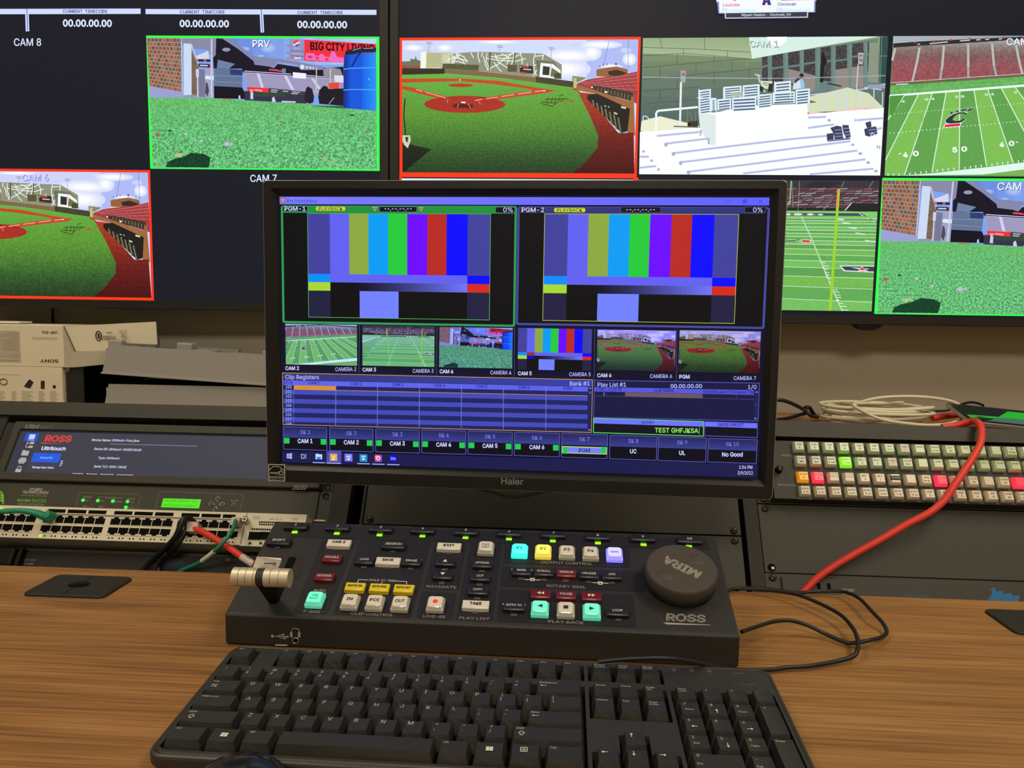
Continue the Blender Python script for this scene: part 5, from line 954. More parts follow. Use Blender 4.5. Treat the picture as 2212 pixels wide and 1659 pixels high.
for i in range(22):
    if i in (4, 9, 15): continue
    x = a[0]+(b[0]-a[0])*i/22; P._emit([P.T(p) for p in ((x, -92.6), (x+3, -92.6), (x+3, -91.4), (x, -91.4))], WH, 0)
me_o = P.build('screen', 'screen_panel', r.e); me_o.location = (-XL*.001, -o4*.001, -78.7*.001)

# ---------------------------------------------------------------- left rack: intercom interface
r = RT('intercom_interface', 'dark rack unit with a bright green display and green lamps, under the touch panel', 'audio equipment', XL, 34.3)
mb = r.mb(); mb.box(XL, -292.2, 0, 3, 34.8, 78.2, 'rack_panel'); mb.box(XL+18, -309.5, -2.5, 50, 35, 77.6, 'rack_panel', .5)
GO = 2.5
def gl(px, w=.6, m='line_green'):
    L = [rk(*p, GO) for p in px]
    for a, b in zip(L, L[1:]):
        p = Vector((a[0], -GO-.15, a[1])); q = Vector((b[0], -GO-.15, b[1])); d = (q-p).normalized(); n = Vector((-d.z, 0, d.x))*w/2; mb.poly([p+n, q+n, q-n, p-n], m)
gl([(164, 1096), (170, 1068), (174, 1064.5), (299, 1067.5), (304, 1071), (296, 1100)]); gl([(336, 1100), (344, 1065), (350, 1062), (521, 1067.5), (526, 1071), (518, 1105)])
def q307(x, y): return (x/3.072, 1020+y/3.072)
for t, x0, x1, y, h, m, bd in (('STUDIO', 195, 278, 122, 17, 'legend_white', .0), ('TECHNOLOGIES', 148, 318, 140, 17, 'legend_white', .0), ('www.studio-tech.com', 137, 310, 157, 9, 'print_grey', .0), ('Model 5422A', 113, 304, 195, 21, 'print_green', .03), ('DANTE INTERCOM', 116, 287, 217, 12, 'print_grey', .0), ('AUDIO ENGINE', 127, 267, 231, 9, 'print_dim', .0),
    ('POWER', 551, 606, 169, 9, 'print_grey', .0), ('NETWORK', 695, 772, 174, 9, 'print_grey', .0), ('DANTE', 845, 896, 180, 9, 'print_grey', .0), ('AC', 567, 588, 193, 9, 'print_grey', 0), ('PRI', 668, 690, 196, 9, 'print_grey', 0), ('MGMT', 765, 810, 200, 10, 'print_grey', 0), ('SYS', 865, 890, 204, 9, 'print_grey', 0), ('DC', 553, 575, 229, 9, 'print_grey', 0), ('SEC', 654, 683, 232, 9, 'print_grey', 0), ('SYNC', 850, 892, 240, 9, 'print_grey', 0), ('ENTER', 1531, 1582, 193, 9, 'print_grey', 0)):
    a = q307(x0, y); b = q307(x1, y); rtext(mb, t, a[0], b[0], a[1], h/3.072, m, GO, bold=bd)
gl([q307(650, 166), q307(688, 167)], .4, 'print_grey'); gl([q307(778, 171), q307(817, 172)], .4, 'print_grey')
for k in range(4): gl([(-6, 1058+k*6), (4, 1064+k*6), (8, 1073+k*5)], 1.6, 'print_green')
a = rk(468.5, 1089, GO)
for dx, dz in ((0, 1), (0, -1), (1, 0), (-1, 0)): mb.poly([(a[0]+dx*4.4, -GO-.15, a[1]+dz*4.4), (a[0]+dx*2.8+dz*1.3, -GO-.15, a[1]+dz*2.8+dx*1.3), (a[0]+dx*2.8-dz*1.3, -GO-.15, a[1]+dz*2.8-dx*1.3)], 'print_grey')
mb.build('faceplate', r.e)
for u, v, m in ((179.5, 1080.5, 1), (211.5, 1081.5, 1), (244, 1082.5, 1), (275.5, 1083.5, 1), (272, 1096, 1), (174.5, 1092.5, 0), (207, 1094, 0)):
    a = rk(u, v, GO); mb = r.mb(); mb.lathe((a[0], -GO, a[1]), (0, -1, 0), [(1.5+.8*m, 0), (1.4+.7*m, .8), (.5+.6*m, 1.5)], 'led_green_pale' if m else 'led_off', 12); mb.build('indicator_light', r.e)
mb = r.mb(); a = rk(353, 1076.5, GO); b = rk(430, 1098.5, GO); mb.box(a[0], b[0], -GO-.5, -GO+.1, b[1], a[1], 'lcd_green', .3)
for t, s_ in (('Model 5422A-02', .66), ('Device Started TechRoom', .16)): mb.text(t, (a[0]+3, -GO-.65, b[1]+(a[1]-b[1])*s_), X, Z, 2.6, 'lcd_ink', width=(b[0]-a[0])*.84)
mb.build('display', r.e)
for u, v in ((471, 1077.5), (456.5, 1088.5), (481, 1089.5), (466, 1100.5), (505, 1090.5)):
    a = rk(u, v, GO); mb = r.mb(); mb.lathe((a[0], -GO, a[1]), (0, -1, 0), [(2.9, 0), (2.9, 1.2), (2.3, 1.6), (2.3, 1.2)], 'steel', 18); mb.lathe((a[0], -GO, a[1]), (0, -1, 0), [(2.2, 0), (2.2, 1.9), (1.4, 2.6)], 'metal_dark', 16); mb.build('push_button', r.e)
mb = r.mb(); mb.lathe((-300.8, -.2, 72), (0, -1, 0), [(4.4, 0), (4.4, .3)], 'hole_black', 18); mb.lathe((-299.8, -.6, 70.6), (0, -1, 0), [(3.1, 0), (3.1, .2)], 'rack_dark', 14); mb.build('screw_hole', r.e)
mb = r.mb(); mb.box(-309, -294.5, -6, -2, 35.6, 38.2, 'switch_face', 1); mb.build('label_tab', r.e)

# ---------------------------------------------------------------- left rack: network switch, standing proud of the rack
SO = 30.0
r = RT('network_switch', 'beige many-port network switch with ethernet sockets, between intercom unit and desk', 'network switch', XL, -7.0)
xr = rk(521, 1160, SO)[0]+2.5; s0_, s1_ = -5.6, 36.6
mb = r.mb(); mb.box(XL+5, xr, -SO, -4, s0_, s1_, 'switch_face', .6); mb.box(XL+7, xr-2, -4.5, 50, s0_+.5, 33.8, 'switch_face')
xh = rk(130, 1110, SO)[0]
sT0, sT1 = rk(130, 1099.8+.4, SO)[1], rk(130, 1108, SO)[1]; sU0, sU1 = rk(130, 1113.4, SO)[1], rk(130, 1130, SO)[1]; sL0, sL1 = rk(130, 1136, SO)[1], rk(130, 1151.5, SO)[1]; sD = rk(130, 1158.5, SO)[1]
mb.box(XL+6, xr-1, -SO-1.2, -SO, sU0+1.0, sU0+2.0, 'switch_line'); mb.box(XL+6, xr-1, -SO-2.0, -SO, sT1-1.6, sT1-.6, 'switch_face')
slots = [rk(u, v, SO)[0] for u, v in ((105, 1100), (143, 1100), (148, 1100), (188, 1101), (193, 1101), (231.5, 1102), (248.5, 1103), (287.5, 1104), (292, 1104), (331.5, 1105), (336.5, 1105.5), (376, 1106.5), (393.7, 1107), (432, 1108), (437, 1108), (478, 1109.5), (482.5, 1110), (509.5, 1111))]
for i in range(0, 18, 2): mb.box(slots[i], slots[i+1], -SO-.3, -SO, sT1+.2, sT0, 'hole_black')
pb = [rk(u, 1120, SO)[0] for u in (95, 229.5)]; pitch = (pb[1]-pb[0])/6
g0 = [rk(u, v, SO)[0] for u, v in ((-53, 1116), (95.5, 1119), (240.5, 1121), (384.5, 1124))]
for g in g0:
    for k in range(6):
        x = g+k*pitch
        for j, dx in enumerate((4, 8.6)):
            if g+k*pitch < XL+8: continue
            mb.prism([(x+dx-1, sD-.9), (x+dx+1.1, sD-.9), (x+dx+1.1, sD+.3), (x+dx, sD+1.1), (x+dx-1, sD+.3)], -SO-.25, -SO, 'hole_black', axis='y')
for u, v in ((33, 1099.5), (2, 1098.5)): a = rk(u, v, SO); mb.box(a[0]-2.2, a[0]+2.2, -SO-.4, -SO, a[1]-.8, a[1]+.8, 'led_green')
for u, v in ((17.5, 1099), (50.5, 1099.7), (66.5, 1100)): a = rk(u, v, SO); mb.box(a[0]-2.2, a[0]+1.5, -SO-.3, -SO, a[1]-.6, a[1]+.6, 'ink_grey')
mb.text('4', (rk(84, 1103.5, SO)[0], -SO-.2, sT1+.5), X, Z, 3.4, 'ink_black'); mb.text('2', (rk(98, 1104, SO)[0], -SO-.2, sT1+.2), X, Z, 3.4, 'ink_black')
a = rk(87.3, 1157.5, SO); mb.box(a[0]-1.6, a[0]+1.9, -SO-.4, -SO, a[1]-1.3, a[1]+1.4, 'led_green')
rtext(mb, 'Catalyst Series', 483, 509, 1173, 2.6, 'print_dim', SO)
mb.build('housing', r.e)
def port(x, s0, s1, up):
    mb = r.mb(); w = pitch-1.1; y = -SO
    mb.box(x+.3, x+w+.5, y-.9, y, s0-.7, s0-.1, 'switch_face'); mb.box(x-.3, x+.45, y-.9, y, s0-.7, s1+.7, 'switch_face'); mb.box(x+.3, x+w+.5, y-.9, y, s1+.1, s1+.7, 'switch_face')
    c = x+.45+w/2; h = s1-s0; e = h*.22
    prof = [(x+.5, s0), (x+w+.4, s0), (x+w+.4, s1-e), (c+3.0, s1-e), (c+3.0, s1), (c-3.0, s1), (c-3.0, s1-e), (x+.5, s1-e)]
    if not up: prof = [(p, s0+s1-q) for p, q in prof]
    mb.prism(prof, y-.35, y+.0, 'hole_black', axis='y')  # flat black shape on the plate paints the shade inside the socket
    return mb.build('ethernet_port', r.e)
for g in g0:
    for k in range(6):
        x = g+k*pitch
        if x < XL+8 or x < rk(-18, 1120, SO)[0]: continue
        port(x, sU1, sU0, True); port(x, sL1, sL0, False)
# expansion module
ax = rk(533, 1110, SO)[0]; bx = rk(663, 1113.5, SO)[0]
mb = r.mb(); mb.box(ax-1, bx, -SO, -4, s0_-1, s1_, 'switch_face', .5)
for t, x0, x1, y, h in (('cisco', 546, 560, 1121.5, 3.0), ('C3KX-NM-1G', 581.5, 609, 1122.5, 2.6), ('NETWORK', 631, 645, 1121, 2.0), ('MODULE', 631, 643, 1124, 2.0)): rtext(mb, t, x0, x1, y, h, 'print_dim', SO)
a = rk(545, 1116.5, SO)
for i, hh in enumerate((1, 2, 3, 2, 1, 2, 3, 2, 1)): mb.box(a[0]+i*1.25, a[0]+i*1.25+.5, -SO-.15, -SO, a[1]-.5, a[1]-.5+hh*.7, 'print_dim')
for j, (y0, y1) in enumerate(((1126, 1129.4), (1131, 1134.4), (1141, 1145))):
    for i in range(18 if j < 2 else 22):
        u = (560 if j < 2 else 544)+i*4.6; a = rk(u, y0+i*.15, SO); b = rk(u+2.6, y1+i*.15, SO); mb.box(a[0], b[0], -SO-.25, -SO, b[1], a[1], 'hole_black')
for u in (540, 563.5, 587, 610):
    a = rk(u, 1149.5, SO); b = rk(u+21, 1166.5, SO); mb.box(a[0]-.6, b[0]+.6, -SO-1.0, -SO, b[1]-.6, a[1]+.6, 'switch_line'); mb.box(a[0], b[0], -SO-1.2, -SO, b[1], a[1], 'hole_black')
for u in (540, 563): a = rk(u, 1173.5, SO); mb.box(a[0]-1.8, a[0]+1.8, -SO-.25, -SO, a[1]-1.6, a[1]+1.6, 'ink_black')
xmod = mb.build('expansion_module', r.e)
a = rk(531, 1123.5, SO+4); mb = r.mb(); mb.cyl((a[0]+1, -SO, a[1]-1), (a[0]+1, -SO-9, a[1]-1), 3.6, 'steel', 18); mb.lathe((a[0]+1, -SO-9, a[1]-1), (0, -1, 0), [(4.4, 0), (4.4, 1.6), (3.2, 2.4)], 'steel', 20); mb.box(a[0]-1.6, a[0]+3.6, -SO-11.6, -SO-11.3, a[1]-1.5, a[1]-.5, 'hole_black'); mb.box(a[0]+.5, a[0]+1.5, -SO-11.6, -SO-11.3, a[1]-3.6, a[1]+1.6, 'hole_black'); mb.build('thumb_screw', xmod)

# ---------------------------------------------------------------- power conditioners
def power_unit(x0, label_, right):
    r = RT('power_conditioner', label_, 'power unit', x0, -54.6)
    mb = r.mb(); mb.box(x0, x0+482.6, 0, 3, -54.4, -10.4, 'rack_panel'); mb.box(x0+18.5, x0+464, -3.0, 50, -54.0, -14.6, 'rack_dark' if not right else 'rack_panel', .8)
    if right:
        for u in (1768, 1790): a = rk(u, 1263.5, 3); mb.box(a[0]-2, a[0]+2, -3.3, -3, a[1]-5, a[1]+2, 'hole_black')
        rtext(mb, '115 VOLT', 1818.5, 1846.5, 1277, 5.4, 'legend_white', 3, bold=.03); rtext(mb, '15 AMP', 1818.5, 1843, 1284.5, 5.4, 'legend_white', 3, bold=.03)
        rtext(mb, 'PROFESSIONAL', 1952, 2008, 1288, 4, 'brand_blue', 3)
        mk = [(2138, 1274), (2144, 1270), (2151, 1270), (2150, 1278), (2160, 1277), (2168, 1277), (2166, 1284), (2178, 1281), (2186, 1281), (2186, 1287), (2202, 1286), (2200, 1300), (2188, 1306), (2172, 1299), (2160, 1304), (2150, 1297), (2140, 1303), (2130, 1302), (2142, 1283), (2143, 1277)]
    else:
        rtext(mb, '115 VOLT', 51, 78, 1211.3, 4.4, 'print_grey', 3, bold=.02); rtext(mb, '15 AMP', 51, 72, 1219.5, 4.4, 'print_grey', 3, bold=.02); rtext(mb, 'PD-915R', 487, 524, 1212.5, 7, 'print_grey', 3)
        mk = [(349, 1214), (357, 1209), (362, 1213), (372, 1206), (384, 1210), (394, 1207), (402, 1214), (412, 1214), (404, 1222), (408, 1230), (392, 1226), (384, 1234), (374, 1226), (362, 1232), (352, 1228), (356, 1220)]
    L = [rk(*p, 3) for p in mk]; mb.prism([(a, b) for a, b in L], -3.25, -3.0, 'brand_blue' if right else 'print_brand_dim', axis='y')
    mb.build('housing', r.e)
    if right:
        a = rk(1671, 1247, 2); screw(r.e, r.mb, a[0]-.5, a[1], 0, 'metal_dark', 4.8)
    return r
mat('print_brand_dim', (14, 36, 52), 0.6)
power_unit(XL, 'dark power conditioner behind the left cables, printed 115 volt 15 amp', False)
power_unit(XR, 'dark power conditioner at the right with a blue scribbled brand mark', True)
mb = MB(); r = RT('power_plug', 'black power plug in the left power conditioner at the left edge', 'plug', rk(20, 1200, 10)[0], -40); mb = r.mb(); a = rk(20, 1200, 8)
mb.box(a[0]-16, a[0]+12, -18, -3.3, a[1]-16, a[1]+9, 'black_dark', 3); mb.box(a[0]+13, a[0]+19, -14, -3.3, a[1]-16, a[1]+10, 'black_dark', 1.5); mb.build('plug_body', r.e)

# ---------------------------------------------------------------- blank panels
def blank(label_, x0, s0, s1, scr):
    r = RT('blank_panel', label_, 'rack panel', x0, s0); mb = r.mb(); mb.box(x0, x0+482.6, -1.5, 1.5, s0+.4, min(s1-.4, 171.5), 'rack_panel', .6); mb.build('plate', r.e)
    for x, s_, kind in scr:
        if kind: screw(r.e, r.mb, x, s_, 1.5)
        else:
            mb = r.mb(); mb.lathe((x, -1.5, s_), (0, -1, 0), [(5, 0), (5, .3)], 'hole_black', 18); mb.lathe((x+1.2, -2.0, s_-.5), (0, -1, 0), [(1.9, 0), (1.9, .3)], 'legend_white', 12); mb.build('screw_hole', r.e)
    return r
blank('wide dark blank rack panel directly behind the foot of the monitor', XC, 35.4, 178, [(XC+8.75, 41.8, 1), (XC+473.8, 41.8, 1), (XC+8.75, 164, 1), (XC+473.8, 164, 1)])
blank('dark blank rack panel low behind the replay console, below the wider one', XC, -140, 34.6, [(XC+473.8, 28.4, 1), (XC+8.75, 28.4, 1)])
r = blank('dark blank rack panel under the button panel, crossed by the red cable', XR, -10.2, 78.2, [(XR+8.75, 72.0, 1), (XR+8.75, -3.8, 0)])

# ---------------------------------------------------------------- router button panel
BO = 18.0
r = RT('router_control_panel', 'grey rack panel with four rows of lit square buttons, source and destination, right of monitor', 'control panel', XR, 78.7)
mb = r.mb(); mb.box(XR, XR+482.6, -1.5, 1.5, 79, 167.2, 'rack_dark', .5); mb.box(XR+17.6, XR+465, -BO, 1, 80.2, 160.5, 'rack_panel', .6)
a = rk(1738, 1083, BO); mb.box(a[0]-9, a[0]+9, -BO-.4, -BO+.5, 80.0, 81.6, 'print_dim')
rtext(mb, 'SOURCE', 1687, 1709.5, 985.3, 4, 'print_grey', BO); rtext(mb, 'DESTINATION', 1681, 1719, 1049.3, 4.2, 'print_grey', BO)
mb.build('housing', r.e)
a = rk(1683.5, 1013, BO+5); mb = r.mb(); mb.lathe((a[0], -BO, a[1]), (0, -1, 0), [(4.8, 0), (4.3, 8), (3.7, 9)], 'black_dark', 20); mb.box(a[0]-.6, a[0]+.6, -BO-9.3, -BO-8.9, a[1]-3.4, a[1]+3.4, 'print_dim'); mb.build('knob', r.e)
screw(r.e, r.mb, XR+8.75, 85.2, 1.5, 'metal_dark', 4.8)
for k, c in (('btn_green', (176, 190, 150)), ('btn_cream', (200, 186, 158)), ('btn_pale', (178, 180, 152))): mat(k, c, .25, spec=.6, emit=c, estr=.05, var=.02)  # faint glow on the plain caps imitates light passing through them
mat('btn_lit_green', (140, 230, 50), .25, spec=.5, emit=(130, 225, 40), estr=.75); mat('btn_lit_red', (240, 50, 70), .25, spec=.5, emit=(250, 44, 74), estr=.95); mat('btn_lit_amber', (226, 160, 40), .25, spec=.5, emit=(220, 140, 20), estr=.5)
mat('ink_button', (96, 100, 80), .7); mat('ink_red', (190, 60, 50), .7); mat('ink_soft', (130, 138, 108), .7)
R1 = ['CAM|1', 'CAM|2', 'CAM|3', 'CAM|4', 'CAM|5', 'SWR|OUT 1', 'SWR|OUT 2', '*HDMI|1', 'DMOD|', 'DEMB|A Out', 'EXT|IN', 'CPU|', 'AUX|', '', 'TV|TRUCK', '*HDMI|2', '']
R2 = ['DYNO|RED', 'DYNO|BLU', 'KLDO|1 out', 'KLDO|2 out', 'RPLY|1', 'RPLY|2', '*HDMI|3', 'SCORE|BUG', '', '!PGM|', 'PREV|', 'AUX|1', 'AUX 2|', 'SCOPE|', 'BARS|', '', '']
R3 = ['DYNO|A', 'DYNO|B', 'PAPER', 'PAPER', 'RET|1', 'RET|2', '#SHGN', '', 'SWR|IN #1', 'TRUCK|A/S', 'ENG|1', 'CLOCK|IN', '', 'ENGR|IN', 'FD TV|IN', '', '']
R4 = ['KLDO|%d in' % i for i in range(1, 9)]+['MOD|1', 'MOD|2', 'MOD|3', 'MOD|4', 'FD|TV', 'SCOPE|IN', 'ENGR|MON', '', '']
for row, (s_, L) in enumerate(((151.0, R1), (131.3, R2), (109.4, R3), (90.3, R4))):
    for i, t in enumerate(L):
        x = 316.3+18.97*i; lab = None; m = 'btn_green' if row < 2 else 'btn_cream'
        if (row, i) == (1, 3): m, lab = 'btn_lit_green', 'lit bright green button'
        if (row, i) in ((2, 1), (2, 9), (2, 14)): m, lab = 'btn_lit_red', 'lit red button'
        if (row, i) == (2, 0): m, lab = 'btn_lit_amber', 'lit amber button'
        if (row, i) in ((0, 0), (0, 4), (1, 0), (1, 1)): m = 'btn_pale'
        mb = r.mb(); y0 = -BO; w = 6.9; w2 = 5.3; h = 8.5
        V = [(x+a*w, y0, s_-.8+b*w) for a, b in ((-1, -1), (1, -1), (1, 1), (-1, 1))]+[(x+a*w, y0-h*.55, s_-.8+b*w) for a, b in ((-1, -1), (1, -1), (1, 1), (-1, 1))]+[(x+a*w2, y0-h, s_-.8+b*w2) for a, b in ((-1, -1), (1, -1), (1, 1), (-1, 1))]
        mb.add(V, [(0, 1, 5, 4), (1, 2, 6, 5), (2, 3, 7, 6), (3, 0, 4, 7), (4, 5, 9, 8), (5, 6, 10, 9), (6, 7, 11, 10), (7, 4, 8, 11), (8, 9, 10, 11)], m)
        yt = y0-h-.15; sc_ = s_-.8
        if t.startswith('*') or t == 'PAPER':
            mb.box(x-5.1, x+5.3, yt-.2, yt+.2, sc_-(5.4 if t != 'PAPER' else .5), sc_+5.6, 'paper'); t = t[1:] if t != 'PAPER' else ''
            if t: mb.text('HDMI', (x, yt-.3, sc_+.6), X, Z, 1.9, 'ink_black', width=6, al='c'); mb.text(t[-1], (x, yt-.3, sc_-3), X, Z, 1.9, 'ink_black', al='c')
        elif t.startswith('#'):
            mb.box(x-6.6, x+6.6, yt-.3, yt+.2, sc_-2.6, sc_+3.0, 'ink_black'); mb.text(t[1:], (x, yt-.45, sc_-1.2), X, Z, 2.9, 'legend_white', width=11, al='c', bold=.02)
        elif t:
            a_, b_ = (t.split('|')+[''])[:2]; im = 'ink_red' if a_[0] == '!' else ('ink_button' if (i < 5 or row == 3) else 'ink_soft'); a_ = a_.strip('!')
            if a_: mb.text(a_, (x, yt, sc_+1.0), X, Z, 2.2, im, width=min(8.4, 2.1*len(a_)), al='c', bold=.01)
            if b_: mb.text(b_, (x, yt, sc_-3.4), X, Z, 2.6 if len(b_) == 1 else 2.1, 'ink_black' if (row < 2 and i < 5) else im, width=min(8, 1.7*len(b_)), al='c', bold=.02)
        o = mb.build('button', r.e)
        if lab: o['label'] = lab

# ---------------------------------------------------------------- things on top of the turret, left
def bmb(o): return MB(off=(-o[0], -o[1], -o[2]))
def carton(name, lab, x0, x1, y0, y1, z0, z1, inner):
    o = (x0, y0, z0); t = thing(name, lab, 'box', o); mb = bmb(o)
    mb.box(x0, x1, y0, y1, z0, z1, 'carton_white', .6, 1); inner(mb, t, o); mb.build('body', t); return t
def bt(mb, t, x, z, w, h, y, m='ink_black', bold=0.0):   # upside-down print on a front face: x,z = top right corner of the ink as seen
    mb.text(t, (x, y-.25, z), -X, -Z, h, m, width=w, bold=bold)
YB = 1118.0
def pin(u, v, y=YB): q = on_y(u, v, y); return (q[0], q[2])
def low(mb, t, o):
    a = pin(0, 789); 
    for (u, v) in ((5, 823), (18, 822)): pass
    cx = pin(8, 824.5)
    P_ = [(cx[0]+6.2*math.cos(k*.5), YB-.6, cx[1]+4.6*math.sin(k*.5)) for k in range(13)]; mb.tube(P_, .55, 'ink_black', 5, 1)
    q = [pin(*p) for p in ((52.5, 834), (62.5, 820), (66, 820), (72.5, 826), (65.5, 839), (54, 836))]; mb.prism(q, YB-.4, YB-.1, 'ink_black', axis='y')
    q = [pin(*p) for p in ((88.5, 822.5), (96.5, 822.5), (96.5, 840), (88.5, 840))]; mb.prism(q, YB-.4, YB-.1, 'ink_black', axis='y')
    c = pin(117.5, 835.5); mb.lathe((c[0], YB, c[1]), (0, -1, 0), [(2.7, 0), (2.7, .3)], 'ink_black', 14)
    for u0, u1 in ((-8, 12), (25, 37), (47, 72), (84, 98), (108, 126)):
        for k in range(7):
            a = pin(u0, 845.5+k*3.4); b = pin(u0+(u1-u0)*(.7+.3*((k*7+u0) % 3)/2), 846.7+k*3.4); mb.box(a[0], b[0], YB-.3, YB-.1, b[1], a[1], 'ink_grey')
    a = pin(-20, 808.5); b = pin(44, 810); mb.box(a[0], b[0], YB-.3, YB-.1, b[1], a[1], 'ink_black')
carton('carton', 'white cardboard box printed with small dark gadget pictures, under the opened box', -960, -751.5, YB, 1240, 149.2, 211.5, low)
def up(mb, t, o):
    bt(mb, 'SONY', pin(126.5, 777)[0], pin(126.5, 777)[1], 43/1.475, 4.6, YB, bold=.02); bt(mb, 'UWP-D26', pin(124.5, 715.5)[0], pin(124.5, 715.5)[1], 24.5, 4.2, YB, 'ink_grey', .02)
    for k in range(2): a = pin(68+k*3, 728.5+k*3.2); b = pin(124, 730+k*3.2); mb.box(a[0], b[0], YB-.3, YB-.1, b[1], a[1], 'ink_grey')
    a = pin(-10, 714); b = pin(45.5, 783); mb.box(a[0], b[0], YB-.2, YB-.05, b[1], a[1], 'carton_inner')
    for k, u in enumerate((17, 3, -20, 22, 8, 0, 8, 2, 4, 6, 5, 8)): y = 719.5+k*3.3; a = pin(u, y); b = pin(40, y+1.1); mb.box(a[0], b[0], YB-.4, YB-.1, b[1], a[1], 'ink_grey')
    for k, u in enumerate((30, 0)): y = 765+k*4; a = pin(u, y); b = pin(42, y+1.2); mb.box(a[0], b[0], YB-.4, YB-.1, b[1], a[1], 'ink_grey')
    a = pin(0, 778); b = pin(43, 779.5); mb.box(a[0], b[0], YB-.4, YB-.1, b[1], a[1], 'ink_grey')
    mb.box(x_flap-210, x_flap-90, YB+30, YB+60, 276.5, 279.5, 'carton_white', .5)
    # open end: far flap standing to the right, near flap lower
    m2 = bmb(o); A = [Vector((x_flap, YB+5, 274)), Vector((-615, YB+24, 283)), Vector((-614, YB+24.3, 248)), Vector((-676, YB+15, 250)), Vector((-678, YB+14.6, 237))]; A.append(Vector((x_flap, YB+5, 236)))
    n = Vector((0, 1.6, 0)); V = A+[p+n for p in A]; m2.add(V, [tuple(range(6)), tuple(range(11, 5, -1))]+[(i, i+6, (i+1) % 6+6, (i+1) % 6) for i in range(6)], 'carton_white')
    c = Vector((pin(203.5, 727)[0], YB+11.6, pin(203.5, 726)[1])); m2.tube([(c.x+4.3*math.cos(k*math.pi/6), c.y-.6, c.z+7.0*math.sin(k*math.pi/6)) for k in range(12)], .75, 'ink_black', 6, 2, closed=True)
    for dz in (-2.6, 0, 2.6): m2.box(c.x-1.7, c.x+1.7, c.y-.9, c.y-.5, c.z+dz-.9, c.z+dz+.9, 'ink_black')
    for u0, u1, v in ((232, 244, 717), (224, 252, 725), (222, 252, 728.5), (222, 252, 732), (259, 275, 713), (259, 275, 717), (263, 272, 722), (262, 274, 726), (266, 270, 730)): a = on_y(u0, v, YB+15); b = on_y(u1, v+1.4, YB+15); m2.box(a[0], b[0], YB+12.2, YB+13.2, b[2], a[2], 'ink_grey')
    m2.build('flap', t)
    m3 = bmb(o); A = [Vector((x_flap, YB+1, 273)), Vector((-732, YB+3, 236)), Vector((-679, YB+5, 238)), Vector((-679, YB+4, 218)), Vector((-733, YB+2, 211.8)), Vector((x_flap, YB+1, 211.5))]
    V = A+[p+Vector((0, 1.5, 0)) for p in A]; K = 6; m3.add(V, [tuple(range(6)), tuple(range(11, 5, -1))]+[(i, i+6, (i+1) % 6+6, (i+1) % 6) for i in range(6)], 'carton_inner'); p = [Vector((x_flap+2, YB+.6, 273.5)), Vector((-731, YB+1.8, 236.5))]; m3.tube([p[0], p[1]], .55, 'ink_black', 5, 1); m3.build('flap', t)  # dark rod along the fold paints the shaded slit between the flaps
x_flap = pin(135.5, 706)[0]
carton('carton', 'white cardboard box with upside-down print and an opened end, on the pictured box', -960, x_flap, YB, 1240, 211.8, 275.5, up)
# black rack case behind the trays
o = (-757, 1128, 149.2); t = thing('equipment_case', 'black metal equipment case between the white boxes and the grey trays', 'equipment', o); mb = bmb(o)
mb.box(-749.5, -722, 1124, 1127, 149.2, 211, 'rack_dark', .5); mb.box(-722, -691, 1130, 1250, 149.2, 214.0, 'void_black', 1); mb.box(-745, -722, 1127, 1250, 149.2, 209, 'void_black'); mb.build('housing', t)
mb = bmb(o); q = pin(145, 798.5, 1123); mb.lathe((q[0], 1123.9, q[1]), (0, -1, 0), [(3.6, 0), (3.6, .8), (2.6, 1.2)], 'steel', 16); mb.box(q[0]-1.6, q[0]+1.9, 1122.4, 1122.8, q[1]-.8, q[1]+.8, 'hole_black'); mb.build('screw', t)
mb = bmb(o); q = pin(137, 837, 1123); mb.lathe((q[0], 1123.9, q[1]), (0, -1, 0), [(.9, 0), (.7, .3)], 'legend_white', 8); mb.build('indicator_light', t)
# trays
def tray(lab, z0, tilt, dx=0, H=44, ph=7):
    o = (-679+dx, 1104, z0); t = thing('letter_tray', lab, 'tray', o, (0, tilt, 0), 'stacked grey letter trays'); L, Dp = 262, 120
    mb = MB(); th = 2.4
    K_ = [(0, -5, 0), (L, -5, 0), (L, -5, 2), (L, -1, 2.4), (L-5, 1.2, H), (8, 1.2, H), (0, -1, 2.4), (0, -5, 2)]; Kb = [(x_, max(y_, 0)+2.4, z_) for x_, y_, z_ in K_]; mb.add(K_+Kb, [(0, 1, 2, 7), (7, 2, 3, 6), (6, 3, 4, 5), (0, 8, 9, 1), (1, 9, 10, 2), (2, 10, 11, 3), (3, 11, 12, 4), (4, 12, 13, 5), (5, 13, 14, 6), (6, 14, 15, 7), (7, 15, 8, 0), (8, 15, 10, 9), (15, 14, 11, 10), (14, 13, 12, 11)], 'tray_plastic'); mb.box(0, L, 0, Dp, 0, th, 'tray_plastic')
    mb.box(8, L, Dp-th, Dp, 0, H*.8, 'tray_plastic')
    for xa, xb in ((4, 4+th), (L-th, L)): mb.box(xa, xb, 1, Dp, 0, H*.86, 'tray_plastic')
    mb.build('shell', t)
    for x, y in ((6, 1.5), (L-20, 1.5), (3, Dp-14), (L-20, Dp-14)): MB().box(x, x+21, y, y+15, 3, H+ph, 'tray_plastic', 2).build('corner_post', t)
    if tilt == 0: return t
    mb = MB(); mb.box(70, 160, Dp-8, Dp+1, H*.7, H*.95, 'tray_plastic', 1); mb.box(92, 116, 40, 60, H*.6, H+ph, 'tray_plastic', 2); mb.box(120, 150, 30, 70, H-6, H-2, 'tray_plastic', 1); mb.box(175, 240, 20, 60, H-6, H-3, 'tray_plastic', 1); mb.build('divider', t)
    return t
tray('grey plastic letter tray at the bottom of the two behind the monitor', 149.2, rad(.0), 0, 40, -2)
tray('grey plastic letter tray lying askew on top of the other tray', 205.2, rad(3.0), 0)
